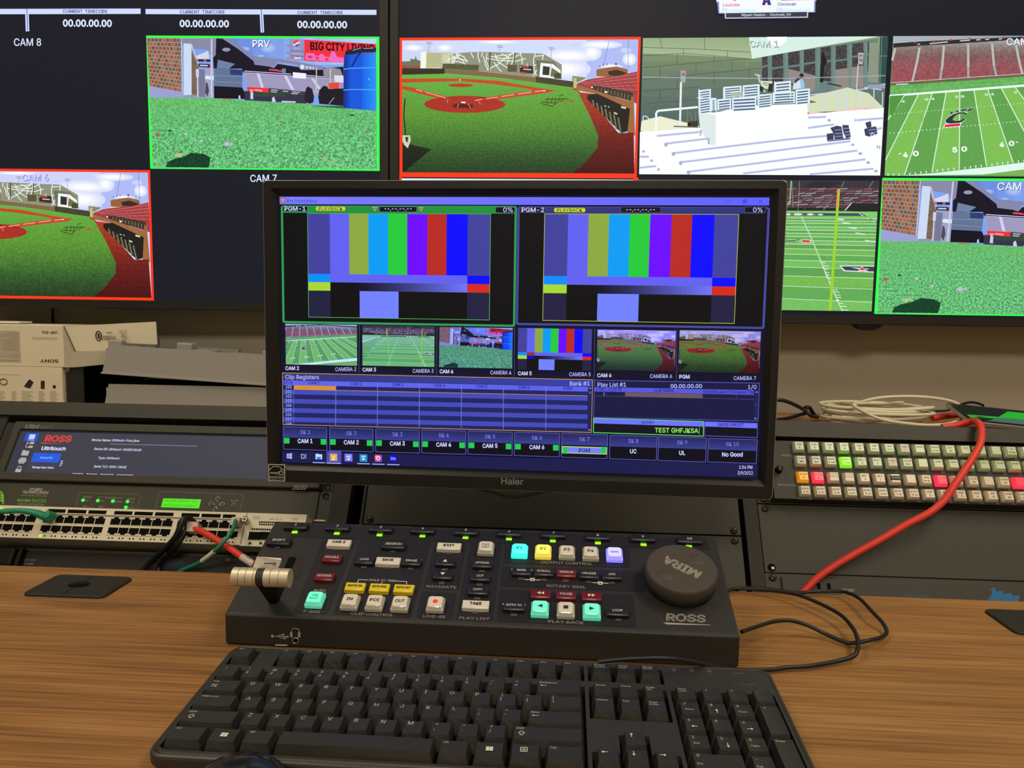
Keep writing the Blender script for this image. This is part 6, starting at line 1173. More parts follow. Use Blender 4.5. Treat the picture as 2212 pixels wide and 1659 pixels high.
o = (-550, 1160, 151.8); mb = bmb(o); mb.box(-664, -452, 1121, 1205, 151.8, 188.4, 'black_dark', 1.5)
tag(mb.build('storage_case', loc=o), 'flat black case lying in the lower grey tray, showing as a dark strip', 'case')
# ---------------------------------------------------------------- replay console
CO = (-294.5, 657.6, 0.0); CA = rad(-0.675); CT = rad(22.7); CWd, CD, CZ = 456.5, 131.75, 30.2
con = thing('replay_console', 'black sloping replay control panel with a round dial, T-bar and lit keys, on the desk', 'control panel', CO, (0, 0, CA))
def con_w(x, y, h):   # console plane -> world
    lx, ly, lz = x, y*math.cos(CT)-h*math.sin(CT), CZ+y*math.sin(CT)+h*math.cos(CT)
    return np.array([CO[0]+lx*math.cos(CA)-ly*math.sin(CA), CO[1]+lx*math.sin(CA)+ly*math.cos(CA), lz])
_n = (con_w(0, 0, 1)-con_w(0, 0, 0)); _x = con_w(1, 0, 0)-con_w(0, 0, 0); _y = con_w(0, 1, 0)-con_w(0, 0, 0)
def ch(u, v, h=0.0):
    p0 = con_w(0, 0, h); q = on_plane(u, v, p0, _n)-p0; return (float(q @ _x), float(q @ _y))
# rows measured in the photo are pulled onto the panel with the four measured corners
Hc = homog([(493, 1323.8), (1592.3, 1371), (1538.5, 1161.5), (598.3, 1125.2)], [(0, 0), (CWd, 0), (CWd, CD), (0, CD)])
def cp(u, v, h=0.0):
    a = happ(Hc, u, v)
    if h: b, c = ch(u, v, 0), ch(u, v, h); a = (a[0]+c[0]-b[0], a[1]+c[1]-b[1])
    return a
MPL = Matrix.Translation((0, 0, CZ)) @ Matrix.Rotation(CT, 4, 'X')
CP = lambda: MB(M=MPL)
def roundpoly(pts, r, n=5):
    out = []; K = len(pts)
    for i in range(K):
        p0, p1, p2 = Vector(pts[i-1]), Vector(pts[i]), Vector(pts[(i+1) % K]); a = p1+(p0-p1).normalized()*r; b = p1+(p2-p1).normalized()*r
        for k in range(n+1): t = k/n; q = a*(1-t)**2+p1*2*t*(1-t)+b*t*t; out.append((q.x, q.y))
    return out
mb = MB(); yb_, zb_ = CD*math.cos(CT), CZ+CD*math.sin(CT)
mb.prism([(-1.5, 1.2), (-1.5, CZ-1.2), (.6, CZ+.2), (yb_+1, zb_+.3), (yb_+5, zb_-3), (yb_+7, 1.2)], -2.5, CWd+2.5, 'console_body', bev=1.8)
mb.build('housing', con)
mb = CP()
for q in ([(cp(608, 1131)), cp(1524, 1166.5), cp(1538, 1193), cp(592, 1158)],): pass
mb.prism(roundpoly([cp(640, 1131.5), cp(1524, 1165.5), cp(1533, 1190), cp(628, 1159)], 3), .02, .25, 'console_zone', axis='z')
c4 = lambda x, y: (480+x/4.608, 1110+y/4.608); c5 = lambda x, y: (900+x/4.809, 1110+y/4.809); c6 = lambda x, y: (1240+x/4.74, 1110+y/4.74)
for q in ([c4(1010, 250), c4(1345, 258), c4(1065, 1002), c4(722, 985)], [c4(1385, 256), c4(2098, 285), c4(1905, 1036), c4(1125, 1003)], [c5(208, 290), c5(540, 302), c5(462, 792), c5(98, 772)], [c5(82, 808), c5(445, 826), c5(392, 1104), c5(22, 1086)], [c5(578, 300), c5(908, 312), c5(822, 1120), c5(442, 1098)],
          [c5(938, 305), c6(572, 356), c6(592, 556), c5(922, 515)], [c5(915, 545), c6(742, 600), c6(745, 802), c5(895, 752)], [c5(888, 788), c6(625, 834), c6(657, 1166), c5(865, 1118)]):
    mb.prism(roundpoly([cp(*p) for p in q], 4.2), .02, .25, 'console_zone', axis='z')
mb.prism(roundpoly([cp(*c4(700, 395)), cp(*c4(818, 402)), cp(*c4(795, 640)), cp(*c4(600, 625))], 5), .02, .2, 'rack_dark', axis='z')
mb.prism(roundpoly([cp(*c4(672, 425)), cp(*c4(752, 430)), cp(*c4(560, 905)), cp(*c4(470, 890))], 3), .1, .3, 'hole_black', axis='z')
ZT = .32
def ctext(t, x0, x1, y, h, m='print_grey', bold=.02, conv=c5):
    u0, v0 = conv(x0, y); u1 = conv(x1, y)[0]; v1 = v0+.038*(u1-u0); a = cp(u0, v0); b = cp(u1, v1); c = cp(u0, conv(x0, y-h)[1])
    mb.text(t, ((a[0]), a[1], ZT), X, Y, (c[1]-a[1]), m, width=b[0]-a[0], bold=bold)
ctext('T-BAR', 812, 990, 985, 26, conv=c4); ctext('CLIP CONTROL', 1300, 1732, 1008, 24, conv=c4); ctext('NAVIGATE', 122, 440, 768, 26); ctext('LIVE-EE', 97, 328, 1078, 26); ctext('PLAY LIST', 472, 790, 1096, 26); ctext('OUTPUT CONTROL', 1312, 1845, 518, 25); ctext('ROTARY DIAL', 1375, 1782, 764, 26); ctext('PLAY BACK', 1395, 1765, 1134, 28)
ctext('AUTO', 922, 1040, 770, 18, 'legend_white', conv=c4); ctext('Y', 1038, 1054, 795, 14, 'legend_white', conv=c4); ctext('HOLD TO TRIM', 1480, 1758, 668, 18, 'legend_white', conv=c4)
def cl(px, w, m='legend_white', conv=c4):
    L = [cp(*conv(*p)) for p in px]
    for a, b in zip(L, L[1:]):
        p = Vector((a[0], a[1], ZT)); q = Vector((b[0], b[1], ZT)); d = (q-p).normalized(); n = Vector((-d.y, d.x, 0))*w/2; mb.poly([p+n, q+n, q-n, p-n], m)
cl([(1470, 660), (1376, 657), (1366, 690)], .7); cl([(1768, 673), (1862, 678), (1858, 702)], .7); cl([(1612, 680), (1610, 695)], .7)
for a_, b_ in (((1148, 686), (1208, 688)), ((1250, 690), (1308, 692)), ((1846, 719), (1905, 722)), ((1950, 724), (2010, 727))): cl([a_, b_], .8, conv=c5)
for x, y in ((1228, 689), (1927, 728)): a = cp(*c5(x, y)); mb.box(a[0]-2.1, a[0]+2.1, a[1]-1.6, a[1]+2.4, ZT-.1, ZT+.02, 'legend_white'); mb.box(a[0]-1.0, a[0]+1.0, a[1]-.8, a[1]+.6, ZT, ZT+.06, 'console_zone')
for x, y, cv in ((2005, 460, c4), (1448, 706, c4), (1690, 716, c4), (1938, 728, c4), (420, 490, c5), (396, 628, c5), (1018, 580, c5), (1218, 590, c5), (930, 942, c5), (1153, 952, c5), (2008, 996, c5)): a = cp(*cv(x, y)); mb.box(a[0]-.7, a[0]+.5, a[1]-.9, a[1]+.9, ZT-.1, ZT, 'legend_white')
a = cp(*c6(960, 1108)); b = cp(*c6(1392, 1122)); c = cp(*c6(980, 1035)); mb.text('ROSS', (a[0], a[1]+1.6, .15), X, Y, 8.4, 'print_grey', width=b[0]-a[0]-3, bold=.035, shear=.16)
a = cp(*c6(928, 1122)); b = cp(*c6(1402, 1140)); mb.poly([(a[0], a[1]+1, .15), (a[0]+3, a[1]-1.2, .15), (b[0], b[1]-.3, .15), (b[0], b[1]+.3, .15)], 'print_grey')
mb.build('panel_print', con)
# front face print: usb and headphone marks, jack
yf = -1.7
def cf(u, v):
    p0 = np.array([CO[0]+1.7*math.sin(CA), CO[1]-1.7*math.cos(CA), 0]); n = np.array([-math.sin(CA), math.cos(CA), 0]); q = on_plane(u, v, p0, n)-p0
    return (q[0]*math.cos(CA)+q[1]*math.sin(CA), q[2])
mb = MB()
def fl(px, w, m='print_grey'):
    L = [cf(*c4(*p)) for p in px]; mb.tube([(a, yf-.05, b) for a, b in L], w/2, m, 6, 1)
fl([(500, 1218), (655, 1222)], .6); fl([(545, 1220), (575, 1203), (600, 1203)], .5); fl([(560, 1221), (590, 1238), (612, 1238)], .5)
for x, y, r_ in ((500, 1218, 1.3), (607, 1203, 1.0), (652, 1222, 1.0)): a = cf(*c4(x, y)); mb.lathe((a[0], yf+.1, a[1]), (0, -1, 0), [(r_, 0), (r_, .3)], 'print_grey', 12)
a = cf(*c4(622, 1236)); mb.box(a[0]-1, a[0]+1, yf-.2, yf, a[1]-.9, a[1]+.9, 'print_grey')
fl([(688, 1200), (686, 1170), (700, 1145), (728, 1138), (755, 1147), (768, 1172), (766, 1202)], .7)
for x, y in ((688, 1203), (767, 1204)): a = cf(*c4(x, y)); mb.box(a[0]-1.1, a[0]+1.1, yf-.3, yf, a[1]-2.3, a[1]+2.3, 'print_grey')
fl([(528, 1305), (650, 1309)], .8, 'legend_white'); mb.build('port_markings', con)
mb = MB(); a = cf(*c4(731, 1260)); mb.lathe((a[0], yf+.2, a[1]), (0, -1, 0), [(3.1, 0), (3.1, .8), (2.4, 1.1), (2.2, .4)], 'steel', 20); mb.lathe((a[0], yf, a[1]), (0, -1, 0), [(2.1, 0), (2.1, .5)], 'hole_black', 16); mb.build('headphone_socket', con)

KSC = 1.0; mat('ink_marker', (88, 70, 110), .7)
def ckey(u, v, w, kind, legend, led=None, lab=None, d=9.2, h=5.2):
    v -= 2.2
    """flat cap: u,v photo pixel of the middle of its top face"""
    m = {'w': 'cap_white', 'k': 'cap_black', 'r': 'cap_red', 'y': 'cap_yellow'}[kind]; x, y = cp(u, v, h)
    mb = CP(); N = 8; V = []; 
    for lvl, (ww, y0, y1, z) in enumerate(((w/2, -d/2-.8, d/2, .2), (w/2, -d/2-.5, d/2, h-.9), (w/2-.9, -d/2+.6, d/2-.8, h))):
        for i in range(N+1): t = -1+2*i/N; V.append((x+ww*t, y+y0-.9*(1-t*t)+.5, z-(.9*t*t if lvl else 0)*.7))
        V.append((x+ww, y+y1, z-(.5 if lvl == 2 else 0))); V.append((x-ww, y+y1, z-(.5 if lvl == 2 else 0)))
    K = N+3; F = []
    for l in range(2): F += [(l*K+i, l*K+(i+1) % K, (l+1)*K+(i+1) % K, (l+1)*K+i) for i in range(K)]
    F.append(tuple(range(2*K, 3*K))); mb.add(V, F, m)
    lm = 'ink_black' if kind in 'wy' else 'legend_white'; zt = h+.12
    if legend == 'up': mb.poly([(x-2.3, y-1.6, zt), (x+2.3, y-1.6, zt), (x, y+2.2, zt)], lm)
    elif legend == 'down': mb.poly([(x-2.3, y+2, zt), (x+2.3, y+2, zt), (x, y-1.8, zt)], lm)
    elif legend in ('<<', '>>'):
        sg = -1 if legend == '<<' else 1
        for k in (-3.2, 0.2): mb.poly([(x+sg*k, y+1.9, zt), (x+sg*(k+3.2), y, zt), (x+sg*k, y-1.9, zt)], lm)
    elif legend: 
        wd = (min(w*.74, len(legend)*(2.75 if w > 22 else 2.25)) if len(legend) > 2 else None)
        mb.text(legend, (x, y-1.3, zt), X, Y, 3.1 if w > 22 or len(legend) < 3 else 2.6, lm, width=wd, al='c', bold=.035)
    o = mb.build('key_cap', con)
    if lab: o['label'] = lab
    if led:
        lx, ly = cp(*led); mb = CP(); mb.box(lx-2.9, lx+2.9, ly-1.6, ly+1.6, 0, .9, 'led_green' if kind == 'k' and legend.isdigit() else 'led_off', .3); mb.build('key_light', con)
LBK = 'black key cap'
for k, (x, y, lx, ly) in enumerate(((639.5, 1135.5, 637.3, 1149), (731, 1138.5, 729.6, 1152.3), (825.5, 1142, 822.9, 1156), (916.8, 1145.3, 916.2, 1158.6), (1010.2, 1149, 1009.8, 1162.4), (1103.8, 1152.3, 1103.4, 1165.7), (1199.4, 1155.8, 1197.8, 1170.3), (1294, 1161, 1294.5, 1174.9), (1390.4, 1164.5, 1391.9, 1178.8), (1489.6, 1169, 1488.3, 1181.5))):
    ckey(x, y-1.5, 24.5, 'k', str(k+1), (lx, ly), LBK, d=8)
for u, v, w, kd, lg, led in ((602.6, 1167.5, 24, 'k', 'SHIFT', (600.4, 1181.8)), (733.9, 1172, 24, 'w', 'VAR 2', (731, 1186.3)), (719.8, 1205, 18.5, 'r', 'DISABLE', None), (703.5, 1245.2, 18.5, 'r', 'REVERSE', None), (853.7, 1176.8, 24, 'k', 'SEARCH', (852, 1191.4)), (791, 1209.5, 18.5, 'k', 'LOAD', (790, 1225.5)), (842, 1211.2, 24, 'w', 'SAVE', (840.3, 1226.8)), (893.4, 1212.8, 18.5, 'k', 'ERASE', (891.4, 1228.6)),
    (770.8, 1266.8, 18.5, 'y', 'GOTO IN', None), (824, 1268.9, 18.5, 'y', 'GOTO POI', None), (877, 1271, 18.5, 'y', 'GOTO OUT', None), (974.2, 1180, 24, 'w', 'EXIT', (974.2, 1195.5)), (966.5, 1213.5, 18.5, 'k', 'up', (965.5, 1231.4)), (961.3, 1242, 18.5, 'k', 'down', (959.7, 1260.2)),
    (1046.6, 1218, 18.5, 'k', 'APPEND', (1046.4, 1234.8)), (1042.4, 1246, 18.5, 'k', 'CUT', (1041.4, 1264.3)), (1037.9, 1275.5, 18.5, 'k', 'COPY', (1036.8, 1294)), (1033.7, 1306, 24.5, 'w', 'TAKE', (1033, 1324)), (1131.9, 1234, 18.5, 'k', 'MARK', (1130.8, 1251.4)), (1179.7, 1236, 18.5, 'k', 'SCROLL', (1179.7, 1253.5)), (1228, 1238.5, 18.5, 'r', 'WINDOW', (1227, 1256)), (1276.4, 1241.3, 18.5, 'k', 'CRUISE', (1276.4, 1258)), (1325.2, 1243.3, 18.5, 'k', 'JOG', (1325.2, 1260)),
    (1173.4, 1283.3, 18.5, 'r', '<<', None), (1228, 1285.4, 18.5, 'r', 'PAUSE', None), (1282.6, 1288.4, 18.5, 'r', '>>', None), (1116.3, 1309.5, 19.5, 'k', 'GOTO TC', (1116.3, 1329.4)), (1338.8, 1321, 19.5, 'k', 'LOOP', (1340.8, 1339.4))):
    ckey(u, v, w, kd, lg, led, {'w': 'white key cap', 'k': LBK, 'r': 'dark red key cap', 'y': 'yellow key cap'}[kd])
def sq(u, v, legend, cap, skirt, lab=None, im='ink_black'):
    h = 8.0; x, y = cp(u, v-3.0, h); w = 8.1; mb = CP()
    mb.box(x-w, x+w, y-w, y+w, .2, 5.0, skirt, 1.0); par = mb.build('square_button', con)
    mb = CP(); L = []
    for ww, z, r in ((w-.3, 4.8, 1.6), (w-.7, 5.8, 2.2), (w-1.2, 7.4, 2.6), (w-1.9, h, 2.6)): L.append([(px, py, z) for px, py in rrect(x-ww, y-ww+.0, x+ww, y+ww, r, 4)])
    K = len(L[0])
    for j in range(3): mb.add(L[j]+L[j+1], [(i, (i+1) % K, K+(i+1) % K, K+i) for i in range(K)], 'clear_skirt' if cap == 'cap_white' else skirt, True)
    mb.add(L[-1], [tuple(range(K))], cap); zt = h+.12
    if legend == 'rec': mb.lathe((x, y, h), (0, 0, 1), [(2.4, 0), (2.4, .15)], 'lit_rec', 18)
    elif legend == 'stop': mb.box(x-2.2, x+2.2, y-2.0, y+2.0, h, zt, 'ink_black')
    elif legend == 'play': mb.poly([(x-2.3, y+2.2, zt), (x+2.6, y, zt), (x-2.3, y-2.2, zt)], 'ink_black')
    elif legend == 'rev': mb.poly([(x+2.3, y+2.2, zt), (x-2.6, y, zt), (x+2.3, y-2.2, zt)], 'ink_black')
    elif '|' in legend:
        a, b = legend.split('|'); mb.text(a, (x, y+.6, zt), X, Y, 2.4, im, width=len(a)*1.9, al='c', bold=.02); mb.text(b, (x, y-3.2, zt), X, Y, 2.4, im, width=len(b)*1.9, al='c', bold=.02)
    else: mb.text(legend, (x, y-1.6, zt), X, Y, 3.5 if len(legend) < 4 else 2.3, im, width=min(10, len(legend)*(2.9 if len(legend) < 4 else 1.95)), al='c', bold=.03)
    o = mb.build('button_cap', par); par['label'] = lab
mat('lit_rec', (210, 50, 50), .4, emit=(220, 40, 40), estr=.5); mat('ink_teal', (30, 120, 100), .6); mat('ink_olive', (130, 110, 30), .6); mat('ink_violet', (60, 50, 190), .6)
W_ = ('cap_white', 'clear_skirt', 'unlit white square button')
for u, v, t, (c_, s_, l_), im in ((682.9, 1291.5, 'VAR|PLAY', ('lit_teal', 'lit_teal_skirt', 'lit teal square button'), 'ink_teal'), (760, 1296.8, 'IN', W_, 'ink_black'), (814.2, 1299, 'POI', W_, 'ink_black'), (869.5, 1301.2, 'OUT', W_, 'ink_black'), (946.4, 1302, 'rec', W_, 'ink_black'), (1053.9, 1181.5, 'PLAY|LIST', W_, 'ink_black'),
    (1126.7, 1186.8, 'P1', ('lit_cyan', 'lit_cyan_skirt', 'brightly lit cyan square button'), 'ink_teal'), (1177.6, 1188.8, 'P2', ('lit_yellow', 'lit_yellow_skirt', 'lit yellow square button'), 'ink_olive'), (1228.6, 1191, 'P3', W_, 'ink_black'), (1279.5, 1193.5, 'P4', W_, 'ink_black'), (1330.5, 1195.3, 'GANG', ('lit_blue', 'lit_blue_skirt', 'lit violet-blue square button'), 'ink_violet'),
    (1172.4, 1311.7, 'rev', ('lit_teal', 'lit_teal_skirt', 'lit teal square button'), 'ink_black'), (1228, 1314.6, 'stop', W_, 'ink_black'), (1283.7, 1317.6, 'play', ('lit_teal', 'lit_teal_skirt', 'lit teal square button'), 'ink_black')):
    sq(u, v, t, c_, s_, l_, im)
# dial
dh = 20.5; dx, dy = cp(1473.5, 1226, dh); DR = 33.2
mb = CP(); mb.lathe((dx, dy, 0), (0, 0, 1), [(DR-3, 0), (DR-3, 3), (DR, 4), (DR+.4, dh-8), (DR+.2, dh-2.5), (DR-.8, dh-.8), (DR-2.2, dh)], 'dial_grey', 72)
dial = mb.build('jog_dial', con)
mb = CP()
for sx, sy in ((-1, -1), (1, 1)):
    a_ = rad(37); cx_, cy_ = dx+sx*19*math.cos(a_)-(1 if sx < 0 else -1)*1, dy+sy*19*math.sin(a_)
    mb.lathe((cx_, cy_, dh-.05), (0, 0, 1), [(7.8, 0), (7.0, .35), (5.4, .9), (3.2, 1.3), (1, 1.45)], 'dial_grey', 28)
mb.build('finger_dimple', dial)
V, F, bb = glyph('MIRA', .03); an = rad(145); k = 9.5/CAPH; mb = CP()
cnt = {}
for f in F:
    for i in range(len(f)): e = (f[i], f[(i+1) % len(f)]); cnt[tuple(sorted(e))] = cnt.get(tuple(sorted(e)), 0)+1
ux = Vector((math.cos(an), math.sin(an), 0)); uy = Vector((-math.sin(an), math.cos(an), 0)); cx = (bb[0]+bb[1])/2; kx = 37.0/(bb[1]-bb[0])
for (i, j), c in cnt.items():
    if c == 1:
        p, q = [Vector((dx, dy, dh+.1))+ux*((V[t][0]-cx)*kx)+uy*((V[t][1]-CAPH/2)*k) for t in (i, j)]
        if (q-p).length < 1e-4: continue
        d = (q-p).normalized(); n = Vector((-d.y, d.x, 0))*.22; mb.poly([p+n, q+n, q-n, p-n], 'dial_line')
mb.build('logo', dial)
# T-bar
tb = cp(*c4(560, 830)); hx, hy = ch(566, 1247, 44)
mb = CP(); sx0 = hx+8
bx, by = cp(590, 1297)
V = []
for q, (z, yy) in (((hx-9, hx+13), (44, hy)), ((hx-8, hx+14), (36, hy+.2*(by-hy))), ((bx-3, bx+4), (.3, by))):
    for e in (-2.5, 3.5): V += [(q[0], yy+e, z), (q[1], yy+e, z)]
mb.add(V, [(0, 1, 3, 2), (8, 10, 11, 9)]+[f for k in (0, 4) for f in ((k, k+4, k+5, k+1), (k+2, k+3, k+7, k+6), (k, k+2, k+6, k+4), (k+1, k+5, k+7, k+3))], 'black_dark'); arm = mb.build('lever_arm', con)
mb = CP(); HL_, HR_ = 25.5, 8.2
seg = [(-HL_, -19), (-19, -12.5), (-12.5, -5.5), (-5.5, -3), (3.5, 9.5), (9.5, 17), (17, HL_)]
a0 = rad(1.5); ax_ = Vector((math.cos(a0), math.sin(a0)*.6, 0)).normalized(); hc = Vector((hx, hy, 44))
mb.cyl(hc-ax_*(HL_-.6), hc+ax_*(HL_-.6), HR_-.45, 'black_plastic', 36)
for a, b in seg[:4]+seg[4:]:
    if a == -5.5: b = -3.2
    if a == 3.5: a = 3.2
    mb.cyl(hc+ax_*(a+.22), hc+ax_*(b-.22), HR_, 'metal_silver', 40)
mb.build('lever_handle', arm)
mb = CP(); A = ch(*c4(300, 545), 47); B = ch(*c4(548, 552), 47); C_ = ch(*c4(595, 442), 58); D_ = ch(*c4(345, 425), 58)
V = [(A[0], A[1], 47), (B[0], B[1], 47), (B[0]+3.5, (B[1]+C_[1])/2, 53), (C_[0], C_[1]-1.5, 57.5), (C_[0]-1, C_[1], 58), (D_[0], D_[1], 58)]; V2 = [(x, y, z-.3) for x, y, z in V]
mb.add(V+V2, [tuple(range(6)), tuple(range(11, 5, -1))]+[(i, i+6, (i+1) % 6+6, (i+1) % 6) for i in range(6)], 'paper')
p = [ch(*c4(x, y), 53.2) for x, y in ((418, 492), (535, 497), (505, 481), (505, 512))]
for a, b in ((p[0], p[1]), (p[2], p[1]), (p[3], p[1])): mb.tube([(a[0], a[1], 53.4), (b[0], b[1], 53.4)], .45, 'ink_marker', 6, 1)
mb.build('arrow_tag', arm)
# ---------------------------------------------------------------- keyboard
mat('emblem', (84, 84, 80), .35, metal=.6)
U = 19.05; KO = (-260.5, 480.5, 19.0); KA, KT = rad(-0.49), rad(5.02)
kb = thing('keyboard', 'full-size black wired keyboard in front of the replay console', 'keyboard', KO, (KT, 0, KA))
ky = lambda b: (b+5.5)*U       # b: rows measured from the key-top line of the photo, 0 at the gap below the function keys
X0, X1, Y0, Y1 = -.36*U, 22.86*U, ky(-6.40), ky(1.06)
zd, zw, zbm = -5.0, -11.5, -17.2
wells = [(0, -.5, 1, .5), (2, -.5, 6, .5), (6.5, -.5, 10.5, .5), (11, -.5, 15, .5), (15.25, -.5, 18.25, .5), (0, -6, 15, -1), (15.25, -3, 18.25, -1), (16.25, -5, 17.25, -4), (15.25, -6, 18.25, -5), (18.5, -6, 22.5, -1)]
g = .05; wells = [((a-g)*U, ky(b-g), (c+g)*U, ky(d+g)) for a, b, c, d in wells]
mb = MB()
ix0, ix1, iy0, iy1 = X0+5, X1-5, Y0+7, Y1-5
def rr4(x0, y0, x1, y1, r, z): return [(x, y, z) for x, y in rrect(x0, y0, x1, y1, r, 5)]
Ls = [rr4(X0+3, Y0+3, X1-3, Y1-3, 8, zbm), rr4(X0, Y0, X1, Y1, 11, zbm+4), rr4(X0, Y0, X1, Y1, 11, zd-2.4), rr4(X0+.7, Y0+.7, X1-.7, Y1-.7, 10.5, zd-.9), rr4(X0+2.2, Y0+2.2, X1-2.2, Y1-2.2, 9.5, zd-.3), rr4(X0+3.4, Y0+3.6, X1-3.4, Y1-3.4, 8.5, zd-.9), rr4(X0+4.2, Y0+4.6, X1-4.2, Y1-4.2, 8, zd), rr4(ix0, iy0, ix1, iy1, 7, zd)]
K = len(Ls[0])
for j in range(len(Ls)-1): mb.add(Ls[j]+Ls[j+1], [(i, (i+1) % K, K+(i+1) % K, K+i) for i in range(K)], 'key_tray', True)
mb.add(Ls[0], [tuple(range(K))], 'key_tray')
xs = sorted(set([ix0, ix1]+[w[0] for w in wells]+[w[2] for w in wells])); ys = sorted(set([iy0, iy1]+[w[1] for w in wells]+[w[3] for w in wells]))
inw = lambda x, y: any(w[0] < x < w[2] and w[1] < y < w[3] for w in wells)
nx, ny = len(xs)-1, len(ys)-1; open_ = [[inw((xs[i]+xs[i+1])/2, (ys[j]+ys[j+1])/2) for j in range(ny)] for i in range(nx)]
for i in range(nx):
    for j in range(ny):
        x0, x1, y0, y1 = xs[i], xs[i+1], ys[j], ys[j+1]
        if open_[i][j]:
            mb.add([(x0, y0, zw), (x1, y0, zw), (x1, y1, zw), (x0, y1, zw)], [(0, 1, 2, 3)], 'hole_black')
            for di, dj, a, b in ((-1, 0, (x0, y0), (x0, y1)), (1, 0, (x1, y0), (x1, y1)), (0, -1, (x0, y0), (x1, y0)), (0, 1, (x0, y1), (x1, y1))):
                if not open_[i+di][j+dj]: mb.add([(a[0], a[1], zw), (b[0], b[1], zw), (b[0], b[1], zd), (a[0], a[1], zd)], [(0, 1, 2, 3)], 'key_tray')
        else: mb.add([(x0, y0, zd), (x1, y0, zd), (x1, y1, zd), (x0, y1, zd)], [(0, 1, 2, 3)], 'key_tray')
mb.build('case', kb)
for x in (30, 400): MB().box(x-16, x+16, Y1-16, Y1-8, zbm-11.2, zbm+3, 'key_tray', 1).build('foot', kb)
def khit(u, v, z):
    n = np.array(Matrix.Rotation(KA, 3, 'Z') @ Matrix.Rotation(KT, 3, 'X') @ Vector((0, 0, 1))); ax = np.array(Matrix.Rotation(KA, 3, 'Z') @ Vector((1, 0, 0))); ay = np.cross(n, ax)
    p0 = np.array(KO)+n*z; q = on_plane(u, v, p0, n)-p0; return (float(q @ ax), float(q @ ay))
mb = MB()
for u, v in ((1456, 1446), (1494, 1447.5), (1532, 1449)): a = khit(u, v, zd); mb.tube([(a[0]+1.6*math.cos(t), a[1]+1.4*math.sin(t), zd+.1) for t in [k*math.pi/5 for k in range(10)]], .22, 'print_dim', 5, 1, closed=True); mb.box(a[0]-1.2, a[0]+1.2, a[1]-2.2, a[1]-1, zd, zd+.15, 'print_dim')
mb.build('indicator_mark', kb)
a = khit(1606, 1467, zd); mb = MB(); mb.tube([(a[0]+11*math.cos(t), a[1]+8*math.sin(t), zd+.1) for t in [k*math.pi/12 for k in range(24)]], .3, 'emblem', 5, 1, closed=True); mb.text('DELL', (a[0], a[1]-2.2, zd+.15), X, Y, 4.4, 'emblem', width=15, al='c', shear=.1); mb.build('emblem', kb)
